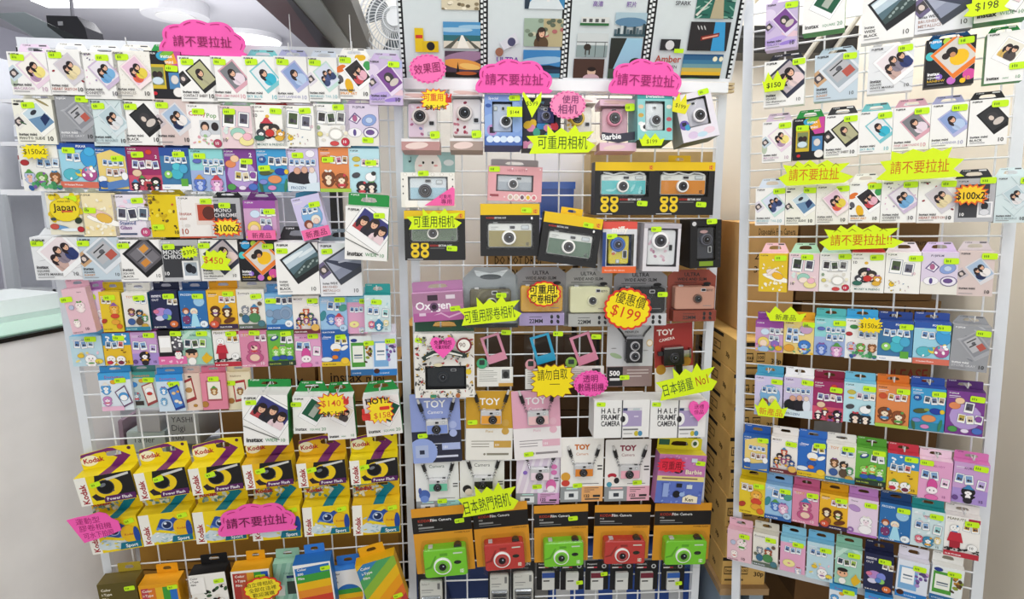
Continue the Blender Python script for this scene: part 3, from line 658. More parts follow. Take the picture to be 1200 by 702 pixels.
sp('pooh', 'yellow sticker pack with honey-coloured round shape', 'e3c631', 'd0b414', [('c', .2, .78, 2, .2, ['a98', 'b97']), ('k', .66, .6, .22, 'e6a83a', 'f0c46a'), ('e', .66, .4, .2, .12, 'd24a34'), ('e', .66, .25, .2, .13, 'e2a238'), ('e', .12, .28, .14, .1, 'b0402f', 30), ('e', .82, .14, .13, .12, 'dd6a2c'), ('t', 'FILM STICKER', .05, .06, .05, '7a6414')])
sp('toys', 'white sticker pack with small toy figures, teal edge', 'ece8e0', 'e8e6e0', [('t', 'TOY', .15, .86, .1, 'd98a2c'), ('c', .6, .8, 2, .2, BLU), ('k', .3, .52, .14, '6b4a30', 'e6b890'), ('k', .62, .48, .14, '35302e', 'e3b48c'), ('k', .82, .36, .12, '5a9a6a', 'e6e6ea'), ('e', .28, .24, .14, .14, '3f5f9a'), ('e', .6, .24, .13, .16, '5c4a3a'), ('e', .8, .12, .13, .1, 'c9a23c'), ('r', 0, 0, 1, .1, '2f7f9c'), ('t', 'FILM STICKER', .05, .03, .05, 'dfe')], side='2f86a8')
sp('navy', 'navy sticker pack with pink and blue crowd', '252a4c', '1f2444', [('t', 'INSIDE', .06, .84, .09, 'e8e6f2'), ('t', 'OUT', .06, .74, .09, 'e8e6f2'), ('t', '2', .5, .78, .12, 'fff'), ('c', .72, .72, 2, .18, ['a98', 'ba8']), ('e', .36, .44, .24, .18, 'b48ac9'), ('e', .6, .42, .15, .17, '7f8ad6'), ('e', .18, .46, .1, .08, 'd97a9a'), ('e', .3, .28, .16, .1, 'd6d4ec'), ('e', .62, .3, .1, .1, '8cc86a'), ('e', .5, .32, .1, .1, '5a86cc'), ('e', .8, .12, .15, .13, 'd4703a'), ('t', '10', .73, .09, .09, 'fff'), SX])
sp('ice', 'blue sticker pack with icy figures and castle', '2f6fae', '244a80', [('t', 'FROZEN', .06, .88, .08, 'e8f2fa'), ('e', .72, .72, .2, .2, '9cc8e6'), ('e', .5, .46, .13, .13, 'efe6cf'), ('e', .5, .42, .08, .09, 'f1d2bf'), ('p', [(.34, .05), (.7, .05), (.58, .4), (.44, .4)], 'a6dcf0'), ('e', .2, .48, .12, .12, 'a0522d'), ('e', .2, .45, .08, .08, 'efc8b0'), ('e', .2, .24, .14, .17, '7a3a6a'), ('s', 61, 14, .05, .1, .95, .8, .02, ['dff', 'bdf']), ('e', .84, .12, .14, .13, 'e9f1f6'), ('t', '10', .77, .09, .09, '335'), SX])
sp('chipyellow', 'amber sticker pack with two striped brown shapes', 'edb62f', 'dba018', [('t', 'Disney', .08, .9, .07, '4a3210'), ('c', .5, .76, 3, .17, ['c9a', 'b98', 'dcb']), ('k', .26, .5, .16, '5a3218', 'f4e2c2'), ('k', .66, .48, .16, '5a3218', 'f6e6c8'), ('e', .3, .22, .12, .14, '9a5a2c'), ('e', .72, .22, .2, .08, '6a3a1c', 20), ('r', 0, 0, 1, .12, '3b2a4a'), ('e', .2, .13, .15, .13, 'd2563a'), ('t', '10', .12, .1, .09, 'fff'), ('t', 'FILM STICKER', .38, .03, .05, 'fff')])
sp('zoo', 'cream sticker pack with grey and green animals', 'e9e6dc', 'd8d4c6', [('t', 'Zootopia', .05, .88, .08, '3a3a36'), ('c', .62, .82, 2, .18, ['a98', '998']), ('k', .28, .52, .13, '8a8f98', 'e6e0dc'), ('k', .62, .5, .15, 'a0563a', 'f0e2d0'), ('e', .6, .28, .2, .18, '4f8a55'), ('e', .28, .26, .13, .16, '3d6b8a'), ('e', .82, .64, .07, .07, '6a5a4a'), ('e', .12, .36, .06, .06, '6a6f5a'), ('r', 0, 0, 1, .12, '5c6a5c'), ('t', 'FILM STICKER', .05, .03, .055, 'eef'), ('e', .84, .13, .13, .12, '4c7a86')])
sp('elephant', 'sky blue sticker pack with big grey-blue rounded animal', '7fb4dc', '5f9fd4', [('c', .5, .8, 3, .2, ['445', '556', '667']), ('e', .45, .42, .22, .2, '7d96b4'), ('e', .76, .46, .23, .25, '8ea4c0'), ('e', .74, .44, .15, .16, '7f98b6'), ('e', .15, .46, .13, .14, '8aa2be'), ('e', .3, .24, .1, .07, '7088a8', 40), ('r', 0, 0, 1, .14, '2f6ab0'), SX, ('e', .84, .16, .14, .13, 'f0f4f8'), ('t', '10', .77, .12, .09, '335')])
sp('crowd', 'white sticker pack with pyramid of small figures', 'f3eee9', 'f1ece6', [('t', 'MICKEY', .06, .9, .07, '4a2a22'), ('c', .68, .84, 2, .18, ['556', '667']), ('k', .5, .62, .12, 'c8563a', 'f3dcc6'), ('k', .34, .48, .12, '2c282a', 'f3dcc6'), ('k', .66, .48, .12, '45506a', 'f3dcc6'), ('k', .22, .34, .11, '302c2e', 'f1e0d2'), ('k', .5, .38, .11, '9a4a7a', 'f3dcc6'), ('k', .8, .34, .11, '3c4a86', 'f1e0d2'), ('s', 71, 10, .12, .15, .88, .3, .06, ['d9a03c', '4a5f9a', 'c8453a']), ('r', 0, 0, 1, .12, '6f2f36'), SX, ('e', .82, .16, .15, .13, 'e2b45c')])
sp('stitchblue', 'light blue sticker pack with blue and pink plush', '9cc4e6', '86b2da', [('t', 'Disney', .1, .9, .07, 'eef'), ('c', .4, .76, 2, .24, BLU), ('e', .86, .7, .16, .12, '4f9a8a', 30), ('e', .1, .5, .1, .2, '3f8a96', -20), ('k', .4, .44, .17, '4a78c4', 'b4cdf0'), ('k', .7, .4, .18, 'd9a6c8', 'f6dfec'), ('r', 0, 0, 1, .12, '2f5fa4'), SX, ('e', .84, .16, .14, .13, 'b8d4ee'), ('t', '10', .77, .12, .09, '224')])
sp('starpink', 'pink and blue sticker pack with yellow star shape', 'e3a9c8', '8cc6dc', [('r', 0, .86, 1, 1, '8fcbe0'), ('c', .28, .66, 3, .2, BLU), ('t', 'SANRIO', .5, .9, .06, 'fff', 'c'), ('e', .36, .26, .24, .17, 'f0e49a'), ('e', .36, .26, .06, .04, 'd98a9a'), ('k', .74, .12, .13, 'cfd4ea'), ('t', '15', .74, .06, .08, '6a5a8a')])
sp('tealtux', 'pale teal sticker pack with deep teal header', 'cfe3e6', '2f9c9c', [('s', 81, 16, .05, .3, .95, .95, .05, ['e8f3f4', 'a9d0d6', 'e6c2cc']), ('t', 'SANRIO', .5, .82, .06, 'c26a7a', 'c'), ('c', .22, .58, 2, .2, BLU), ('c', .8, .52, 1, .24, ['9cc']), ('k', .26, .24, .12, 'e07a8c', 'f6d6da'), ('k', .54, .22, .16, '3f8ab0', 'f2f4f6'), ('k', .82, .28, .1, 'f0e2b0'), ('t', '15', .78, .06, .08, '333')])
sp('cinna', 'pale blue sticker pack with white puppy', 'bcd9e4', '78bbdc', [('c', .22, .74, 3, .19, BLU), ('t', 'SANRIO', .5, .86, .05, '6a8ab0', 'c'), ('s', 83, 12, .05, .1, .95, .5, .07, ['e9d98a', 'd0e6ef', 'efc9d6']), ('k', .6, .24, .18, 'f8f8f8', 'f4e6e4'), ('e', .3, .36, .1, .07, 'e8c23c'), ('e', .85, .16, .12, .08, 'e8cf4a'), ('t', '15', .76, .07, .09, '335')])
sp('kitty', 'yellow sticker pack with blue top and white shapes', 'e6bd2f', 'c8394a', [('r', 0, .62, 1, 1, '3f8cc6'), ('s', 85, 8, .05, .66, .95, .98, .06, ['f2f4f6']), ('c', .2, .64, 3, .2, ['68a', '79b', 'c66']), ('k', .24, .2, .16, 'f8f6f2', 'f8f6f2'), ('k', .6, .19, .16, 'f8f6f2', 'f8f6f2'), ('e', .2, .1, .1, .07, 'c2334a'), ('e', .6, .09, .1, .07, '7a3048'), ('s', 86, 6, .1, .4, .9, .5, .03, ['6a3a1c']), ('t', '15', .8, .07, .1, '2c2410')])
sp('kuromi', 'mauve sticker pack with black jester shape', 'c99fd0', 'd478b4', [('r', 0, 0, 1, .36, 'a98fd0'), ('t', 'KUROMI', .3, .84, .08, '4a2a5a'), ('c', .18, .6, 2, .24, BLU), ('c', .8, .5, 1, .24, ['b9a6d9']), ('k', .46, .3, .19, '231f26', 'f7f2f4'), ('e', .46, .08, .12, .1, '2a252e'), ('e', .1, .12, .08, .08, '6a4a8c'), ('t', '15', .78, .07, .1, '3f2a55')])
sp('blackpink', 'black sticker pack with white card and pink ribbon', '201d22', '1b191d', [('r', .08, .36, .5, .84, 'e9e6e2'), ('r', .12, .5, .46, .78, 'fafafa'), ('r', .54, .4, .92, .84, '54525a'), ('s', 87, 14, .56, .44, .9, .8, .05, ['fafafa', 'e8e8ea', '6d6a74']), ('r', 0, 0, 1, .24, 'e06fa6'), ('s', 88, 8, .1, .05, .9, .2, .05, ['f6c2da', 'fff']), ('k', .72, .3, .12, 'f8f6f4')])
sp('mint', 'mint striped sticker pack with boy shape', '9fcdb9', '8fc4ae', [('p', [(0, .8), (.3, 1), (.5, 1), (0, .65)], 'bfe0d0'), ('p', [(.6, 1), (.8, 1), (1, .9), (1, .75)], 'bfe0d0'), ('t', 'Crayon', .3, .84, .07, '2f5a4c'), ('c', .2, .62, 3, .22, ['345', '564', '9b5']), ('e', .3, .3, .2, .16, 'e8b490'), ('e', .3, .4, .19, .08, '2a2422'), ('e', .22, .31, .03, .04, '222'), ('e', .38, .31, .03, .04, '222'), ('e', .3, .1, .13, .14, 'f4f2ee'), ('p', [(.62, .2), (.72, .28), (.8, .36), (.88, .26), (1, .2), (.9, .1), (.76, .02), (.66, .1)], 'e2b52c')])
sp('peanuts', 'white sticker pack with red doghouse roof', 'f0eeea', 'efece8', [('t', 'PEANUTS', .06, .9, .09, '5a5428'), ('r', .65, .88, .98, .98, 'b03048'), ('c', .62, .76, 2, .2, ['c9a24c', 'b98a3c']), ('k', .28, .7, .14, 'f8f8f6', 'f8f8f6'), ('p', [(.08, .36), (.54, .36), (.46, .6), (.16, .6)], 'c22f40'), ('r', .16, .2, .46, .38, 'a82838'), ('s', 89, 26, .02, .15, .98, .22, .04, ['222', '2c2c2c']), ('e', .8, .28, .14, .13, 'f4f4f2'), ('t', '10', .73, .25, .09, '333'), ('r', 0, 0, 1, .13, 'b8303f'), SX])
sp('pinkbear', 'rose pink sticker pack with big pink bear', 'd98aa8', 'c8648c', [('t', 'TOY', .12, .84, .12, 'd9a52c'), ('c', .64, .8, 2, .18, ['a89', 'b9a']), ('k', .5, .56, .22, 'c25c88', 'f0d2c0'), ('e', .5, .26, .3, .2, 'bf5a86'), ('e', .5, .26, .17, .13, 'eccab4'), ('e', .46, .54, .05, .04, '6a2a4a'), ('t', '10', .7, .06, .12, 'f6e2ea'), SX])
sp('aliens', 'grass green sticker pack with small green figures', '6cb444', '5aa238', [('e', .28, .78, .15, .08, '2f4f8a', 25), ('e', .28, .8, .1, .05, 'f0f2f4', 25), ('c', .6, .74, 2, .2, ['556', 'ddd']), ('k', .3, .42, .15, '8ed05a', 'd9f0c0'), ('k', .56, .48, .15, '98d864', 'dff4c8'), ('k', .8, .4, .14, '8ccc58', 'd9f0c0'), ('e', .3, .22, .14, .08, '2f5fb0'), ('e', .56, .24, .13, .08, '35509c'), ('e', .8, .22, .12, .08, '2f5fb0'), ('r', 0, 0, 1, .14, '2c3f34'), ('t', 'FILM STICKER', .05, .04, .05, 'c6d84a'), ('t', '10', .78, .03, .1, 'd9dca0')])
sp('melody', 'pink sticker pack with hooded pink shape', 'e2a3cb', 'efd0e0', [('t', 'MY MELODY', .5, .84, .07, 'b05a9a', 'c'), ('c', .2, .62, 2, .24, BLU), ('c', .8, .46, 1, .24, ['eac6e0']), ('e', .42, .36, .15, .26, 'd4509a'), ('e', .42, .24, .17, .13, 'f8eef2'), ('e', .36, .24, .02, .03, '333'), ('e', .48, .24, .02, .03, '333'), ('e', .42, .06, .2, .1, 'e06fae'), ('t', '15', .74, .08, .09, '8a4a86')])
sp('bluebird', 'royal blue sticker pack with white and yellow bird', '2f6cc0', '3a74c4', [('t', 'Disney', .12, .88, .07, 'eef'), ('c', .6, .8, 2, .2, ['a8a24c', 'c9b23c']), ('e', .52, .58, .18, .15, 'f4f4f2'), ('e', .54, .5, .13, .05, 'e8a62c'), ('e', .82, .56, .14, .07, 'f4f4f2', 30), ('e', .5, .38, .15, .1, '2a5ab0'), ('e', .48, .28, .1, .07, 'e0822c'), ('e', .18, .22, .2, .08, 'dfe9f2'), ('r', 0, 0, 1, .14, 'e0be2c'), ('t', 'FILM STICKER', .05, .04, .055, '4a3a10'), ('e', .82, .16, .14, .12, 'efc83c')])
sp('lgreen', 'white luggage-sticker pack with green framed label', 'e6ecec', 'f3f3ef', [('r', .06, .22, .66, .84, '4f9a3c'), ('r', .12, .34, .6, .76, 'eef0e6'), ('r', .18, .5, .54, .54, '567'), ('r', .18, .44, .54, .47, '89a'), ('s', 91, 12, .66, .25, .95, .8, .08, ['6f4a2a', '8a9a3a', 'b9862c', '4a3a2a']), ('r', 0, 0, 1, .16, '2f6aa0'), ('t', 'LUGGAGE', .08, .05, .06, 'dfe9f4'), ('e', .2, .9, .13, .07, '2c3f8a')])
sp('lblue', 'white luggage-sticker pack with icy framed label', 'dfe6f2', 'e6e2ec', [('r', .06, .22, .66, .84, '7fb0dc'), ('r', .14, .38, .56, .8, 'f6f8fa'), ('r', .2, .58, .5, .62, '678'), ('r', .2, .5, .5, .53, '9ab'), ('s', 92, 12, .62, .3, .95, .8, .08, ['7a5aa0', 'a98cc8', '5a4a7a', 'c9a0d0']), ('r', 0, 0, 1, .16, '2f7cc4'), ('e', .16, .12, .11, .1, '4a2a22'), ('t', 'LUGGAGE', .3, .05, .06, 'eaf4fc')])
# luggage sticker cards of the lower left row
sp('cardblue', 'sky blue card with tilted round-faced sticker', 'dfe8f0', '3f9ad6', [('r', 0, .82, 1, 1, '47a3dc'), ('t', 'Doraemon', .5, .86, .1, 'a8427a', 'c'), ('e', .45, .76, .09, .07, 'e2a82c'), ('k', .2, .62, .15, '5aa0d8', 'f6f6f6'), ('k', .2, .3, .14, 'c98abf', 'f6e6f2'), ('r', 0, 0, .7, .12, 'e9b9d2'), ('p', [(.46, .5), (.8, .68), (1, .2), (.7, .08)], '6a4a6a'), ('p', [(.5, .49), (.79, .63), (.95, .22), (.7, .13)], 'dfe9f2'), ('e', .73, .37, .15, .15, '4f9ad6'), ('e', .73, .34, .11, .1, 'fafafa')])
sp('cardteal', 'teal headed card with laughing face sticker', 'b9c9c8', '4f8c88', [('r', 0, .84, 1, 1, '3f9a94'), ('t', 'Doraemon', .5, .87, .1, 'e08a3c', 'c'), ('e', .5, .76, .09, .07, 'e2a82c'), ('e', .2, .66, .14, .1, '3f86c8'), ('k', .26, .36, .14, '8aa0b0', 'd9e0e4'), ('r', .12, .08, .5, .2, '3a3430'), ('p', [(.48, .62), (.88, .74), (1, .16), (.62, .04)], '9a4a4a'), ('p', [(.52, .6), (.86, .69), (.95, .22), (.64, .13)], 'efe6d9'), ('e', .74, .46, .15, .15, 'f6f6f6'), ('e', .74, .4, .09, .06, 'c8382f')])
sp('cardnavy', 'blue headed card with navy phone sticker', 'cfe0ee', '3a8ed0', [('r', 0, .82, 1, 1, '3f9ae0'), ('t', 'Doraemon', .45, .86, .1, 'b04a8a', 'c'), ('e', .5, .76, .09, .07, 'e2a82c'), ('k', .25, .6, .13, '57a0dc', 'f6f6f6'), ('k', .22, .3, .12, '7fb4dc', 'e6f0f6'), ('p', [(.4, .62), (.8, .74), (1, .1), (.62, .02)], '2a3f86'), ('p', [(.46, .58), (.78, .68), (.93, .16), (.63, .09)], '4f86d0'), ('e', .62, .5, .07, .06, 'e6c69a'), ('e', .78, .54, .06, .05, 'e8a03c'), ('e', .7, .28, .08, .06, 'f2e6d6'), ('e', .83, .24, .07, .06, 'f2e6d6')])
sp('cardbeige', 'pale beige card with dark red framed bear sticker', 'e9d2c2', 'e6c6bc', [('p', [(.1, .8), (.6, .9), (.75, .3), (.2, .2)], 'a0393c'), ('p', [(.16, .74), (.55, .82), (.66, .38), (.24, .3)], 'efe0cc'), ('e', .4, .56, .16, .14, 'b98a52'), ('e', .65, .13, .1, .08, 'b98a3c'), ('e', .5, .92, .1, .05, '222')])
sp('cardpink', 'pink card with brown bear in white frame', 'e2889f', 'dd7a96', [('t', 'Rilakkuma', .5, .86, .08, 'a83a5c', 'c'), ('r', .2, .24, .8, .8, 'a85a62'), ('r', .25, .29, .76, .76, 'f4ece2'), ('k', .5, .54, .14, 'a8743c', 'efd8b0'), ('e', .1, .16, .13, .13, 'b5803c')])
sp('cardcream', 'cream card with brown bear in red frame', 'efe3c4', 'ece0bc', [('t', 'Rilakkuma', .4, .88, .08, '7a5a2c', 'c'), ('p', [(.24, .76), (.76, .8), (.82, .26), (.3, .2)], 'b0363a'), ('p', [(.3, .7), (.72, .73), (.76, .32), (.34, .27)], 'f0e6d6'), ('k', .53, .52, .13, 'a06c34', 'eed6ae'), ('e', .14, .25, .12, .12, 'a9743a')])
sp('mono4', 'charcoal square pack in silver border with penguins photo', 'b4b5b9', '35363a', [('r', .06, .1, .84, .86, '3a3b40'), ('t', 'FUJIFILM', .06, .92, .045, 'eee'), ('t', 'MONO', .08, .66, .12, 'e4e4e6'), ('t', 'CHROME', .08, .55, .12, 'e4e4e6'), ('t', '10', .08, .16, .1, 'fff'), ('r', .54, .04, .97, .5, 'f2f2f3'), ('r', .59, .14, .92, .46, 'a9b4c0'), ('e', .72, .32, .09, .12, '20232c'), ('e', .82, .28, .07, .1, '2a2d38')])
sp('shinblue', 'small blue card with round figures, cut by frame', '4a9fd8', '3f94d0', [('t', 'Doraemon', .5, .8, .1, 'a8427a', 'c'), ('k', .4, .5, .2, 'f4f4f4', 'fafafa'), ('e', .66, .55, .16, .12, 'e8943c'), ('k', .2, .4, .12, '9cc4e6')])
def rrect(x0, x1, z0, z1, r, n=4):
    P = []
    for cx, cz, a0 in ((x1 - r, z1 - r, 0), (x0 + r, z1 - r, 90), (x0 + r, z0 + r, 180), (x1 - r, z0 + r, 270)):
        for k in range(n + 1):
            a = math.radians(a0 + 90 * k / n)
            P.append((cx + r * math.cos(a), cz + r * math.sin(a)))
    return P
# ------------------------------------------------------------------ the place around the grids
BACKY = 2.06
mb = MB(); mb.box(-3.2, 1.9, -.6, 5.4, -.05, 0, 'b9b4ac', 'rough'); struct('floor', mb)
# cream wall behind the grids, from the shop opening to the corner at the right
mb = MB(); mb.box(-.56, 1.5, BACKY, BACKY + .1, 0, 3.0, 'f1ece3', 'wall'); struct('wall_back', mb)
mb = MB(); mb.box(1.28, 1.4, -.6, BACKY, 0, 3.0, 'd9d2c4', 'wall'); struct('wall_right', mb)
mb = MB(); mb.box(-.60, -.56, BACKY - .01, BACKY + .1, 0, 3.0, '2b2a2c', 'paint'); struct('trim_1', mb)
# interior of the camera shop seen past the left grid
mb = MB(); mb.box(-3.2, -.3, 4.9, 5.0, 0, 2.6, 'dcdce6', 'wall'); struct('wall_shop', mb)
mb = MB(); mb.box(-3.3, -3.2, -.6, 5.0, 0, 2.6, 'd6d6e0', 'wall'); struct('wall_left', mb)
mb = MB(); mb.box(-.56, -.46, BACKY + .1, 5.0, 0, 2.6, 'd9d8e2', 'wall'); struct('wall_inner', mb)
mb = MB(); mb.box(-3.2, -.5, 2.3, 5.0, 2.55, 2.65, 'd2d2d6', 'wall'); struct('ceiling', mb)

# beam, panel and shutter track of the shop front overhead
def overhead(name, pts, z, h, col, mat='paint', kind='structure'):
    q = [at_height(px, py, z) for px, py in pts]
    mb = MB()
    lo = [(v.x, v.y, z) for v in q]; hi = [(v.x, v.y, z + h) for v in q]
    mb.face(lo, col, mat); mb.face(hi[::-1], col, mat)
    for i in range(len(q)):
        j = (i + 1) % len(q)
        mb.face([lo[j], lo[i], hi[i], hi[j]], col, mat)
    return struct(name, mb)
overhead('trim_2', [(289, -10), (329, -10), (382, 66), (373, 66)], 1.925, .05, '5a3430')
overhead('trim_3', [(329, -10), (333, -10), (400, 66), (382, 66)], 1.92, .04, '231d1e')
overhead('trim_4', [(333, -10), (368, -10), (420, 66), (400, 66)], 1.925, .05, '8f9491')
overhead('trim_5', [(368, -10), (407, -10), (437, 66), (420, 66)], 1.93, .05, '38352f')

def emp(name, label, cat, loc, group=None): return thing(name, label, cat, Matrix.Translation(loc), group)

# round ceiling light, inside the shop
c = at_height(292, 46, 2.53)
t = emp('ceiling_light', 'round white ceiling light glowing behind the pink cloud sign', 'ceiling light', (c.x, c.y, 2.53))
def disc(mb, r, z0, z1, col, mat, n=40):
    b = [(r * math.cos(2 * math.pi * i / n), r * math.sin(2 * math.pi * i / n)) for i in range(n)]
    mb.face([(x, y, z0) for x, y in reversed(b)], col, mat); mb.face([(x, y, z1) for x, y in b], col, mat)
    for i in range(n):
        p, q = b[i], b[(i + 1) % n]
        mb.face([(p[0], p[1], z0), (q[0], q[1], z0), (q[0], q[1], z1), (p[0], p[1], z1)], col, mat)
mb = MB(); disc(mb, .19, -.03, .0, 'ffffff', 'lamp'); mb.build('diffuser', t)
mb = MB(); disc(mb, .205, -.012, .02, 'f2f2f2', 'paint'); mb.build('rim', t)
c = at_height(205, 8, 2.53)
t = emp('ceiling_speaker', 'pale round ceiling fitting at upper left above the sign', 'ceiling fitting', (c.x, c.y, 2.53))
mb = MB(); disc(mb, .17, -.05, .02, 'd9d9da', 'paint'); mb.build('housing', t)
mb = MB(); disc(mb, .10, -.055, -.04, 'e6e6e2', 'paint'); mb.build('grille', t)
# long strip light at the very top left
a_, b_ = at_depth(40, -4, 3.4), at_depth(165, -1, 3.4)
t = emp('strip_light', 'bright strip light along the top left edge', 'strip light', a_)
mb = MB(); mb.box(-.02, (b_ - a_).x + .05, 0, .12, -.02, .05, 'fff', 'lamp'); mb.build('tube', t)
mb = MB(); mb.box(-.05, (b_ - a_).x + .08, -.02, .16, .05, .08, 'e6e6ea', 'paint'); mb.build('housing', t)

# black projector-like display unit hung at upper left
def slab(parent_name, part_list): pass
p0, p1 = at_depth(54, 18, 2.9), at_depth(102, 47, 2.9)
t = emp('display_screen', 'black angular screen housing hanging at upper left', 'screen', (p0.x, 2.9, p1.z - .06))
w, h = p1.x - p0.x, p0.z - p1.z + .06
mb = MB(); mb.prism([(0, h * .72), (w * .9, 0), (w * 1.08, 0), (w * .98, h * .7), (w * .8, h * .98), (0, h)], 0, .12, '242428', 'plastic'); mb.build('housing', t)
mb = MB(); mb.box(w * .3, w * .42, -.004, 0, h * .74, h * .84, '9a9a9c', 'paint'); mb.build('maker_plate', t)
mb = MB(); mb.tube([(w * .5, .05, h * .9), (w * .5, .05, h + .35)], .008, '8a8a90', 'paint'); mb.build('hanger_pole', t)
# sloping glass shelf before it
q = [at_depth(-8, 16, 2.6), at_depth(28, 14, 2.6), at_depth(100, 48, 2.6), at_depth(40, 44, 2.6)]
mb = MB(); mb.face([tuple(v) for v in q], 'dde4ee', 'glass'); mb.face([(v.x, v.y + .008, v.z) for v in reversed(q)], 'dde4ee', 'glass')
for i in range(4):
    u, v = q[i], q[(i + 1) % 4]
    mb.face([(v.x, v.y, v.z), (u.x, u.y, u.z), (u.x, u.y + .008, u.z), (v.x, v.y + .008, v.z)], 'dde4ee', 'glass')
tag(mb.build('glass_panel'), 'sloping pale glass panel in front of the hanging screen', 'glass panel')
# white shop cabinet behind the left edge
def P3(px, py, Y): return at_depth(px, py, Y)
Yc = 2.35
cab = emp('display_cabinet', 'white shop cabinet with shelves behind the left grid', 'cabinet', (P3(20, 345, Yc).x, Yc, 0))
def cabbox(name, x0, y0, x1, y1, col, mat='paint', dep=.3, dy=0):
    a, b = P3(x0, y0, Yc), P3(x1, y1, Yc)
    mb = MB(); mb.box(a.x - cab.location.x, b.x - cab.location.x, dy, dy + dep, b.z, a.z, col, mat); return mb.build(name, cab)
cabbox('side_panel', -30, 60, 7, 350, 'dfe2e8')
cabbox('back_panel', -30, 60, 330, 345, 'dcdce4', dep=.02, dy=.36)
cabbox('shelf', 0, 222, 330, 229, 'f0f1f4')
cabbox('shelf', 0, 166, 330, 171, 'e6e7ec')
cabbox('shelf', 0, 116, 330, 120, 'e6e7ec')
cabbox('upright', 48, 229, 66, 345, 'c9ccd4', dep=.04)
cabbox('base_rail', 0, 339, 330, 352, 'c2c6ca', dep=.06)
cabbox('door_frame', 8, 228, 14, 345, 'b7bcc2', 'paint', .03, -.02)
cabbox('plinth', 0, 352, 330, 520, 'cfd2d8', dep=.3)
# little white boxed goods on its shelves
bi = 0
for (x0, y0, x1, y1, c, lab) in ((8, 130, 24, 141, 'e3dfe2', 'small pale carton with red stripe on cabinet upper shelf'), (10, 178, 24, 218, 'dcdce2', 'white boxed gadget with black frame on cabinet lower shelf'), (5, 146, 22, 164, 'd6dae2', 'grey tray of goods on cabinet middle shelf'), (8, 52, 30, 78, '2c2c30', 'black box at top of the white cabinet')):
    a, b = P3(x0, y0, Yc - .02), P3(x1, y1, Yc - .02)
    o = emp('goods_box', lab, 'box', ((a.x + b.x) / 2, Yc + .02, b.z))
    w = (b.x - a.x) / 2; h = a.z - b.z
    mb = MB(); mb.box(-w, w, 0, .12, 0, h, c); f = front(mb, -w, w, 0, h, 0)
    if bi == 0: f.rect(0, f.a * .3, 1, f.a * .7, 'b05a62')
    if bi == 1: f.rect(.15, f.a * .2, 1, f.a * .75, '2c2c30'); f.rect(.3, f.a * .28, 1, f.a * .65, 'd6d8de'); f.rect(0, f.a * .8, .9, f.a * .92, 'b06a6a')
    if bi == 2: f.rect(0, f.a * .1, 1, f.a * .3, '9a9ca2')
    mb.build('carton', o); mb = MB(); mb.box(-w * .98, w * .98, .002, .118, h, h + .004, 'f2f2f2'); mb.build('lid', o); bi += 1

# counter running from the left foreground to behind the left grid
zc = P3(72, 383, 1.75).z
far, near = P3(72, 383, 1.75), at_height(0, 397, zc)
d = (near - far); d.z = 0; d.normalize()
nrm = Vector((d.y, -d.x, 0)); nrm = nrm if nrm.x > 0 else -nrm
far = far - d * .15
M = Matrix(((d.x, -nrm.x, 0, far.x), (d.y, -nrm.y, 0, far.y), (0, 0, 1, 0), (0, 0, 0, 1)))
t = thing('shop_counter', 'scuffed white shop counter with black top edge at lower left', 'counter', M)
L = 1.25
mb = MB(); mb.box(0, L, 0, .45, 0, zc - .012, 'e6e5e5', 'scuff')
R = random.Random(17)
ff = Face(mb, (L, 0, 0), (-1, 0, 0), (0, 0, 1), L, zc - .012, 'scuff') if M.determinant() < 0 else Face(mb, (0, 0, 0), (1, 0, 0), (0, 0, 1), L, zc - .012, 'scuff')
for i in range(26):
    x, z = R.uniform(.1, .9), R.uniform(.3, .98) * ff.a
    ff.ell(x, z, R.uniform(.004, .022), .0022, R.choice(['3a3a3c', '8a8a8c', 'a9a9aa']), R.uniform(-80, 80), 7)
mb.build('front_panel', t)
mb = MB(); mb.box(-.01, L, -.008, .46, zc - .012, zc, '17181a', 'plastic'); mb.build('top_edge', t)
mb = MB(); mb.box(0, L, .002, .010, zc, zc + .055, 'd0e6dd', 'glass'); mb.build('glass_rim', t)
mb = MB(); mb.box(0, L, .012, .44, zc, zc + .004, 'd6e6de', 'plastic'); mb.build('counter_top', t)
mb = MB(); mb.box(0, L, .2, .44, zc + .004, zc + .07, 'dfe6e6', 'paint'); mb.build('inner_ledge', t)

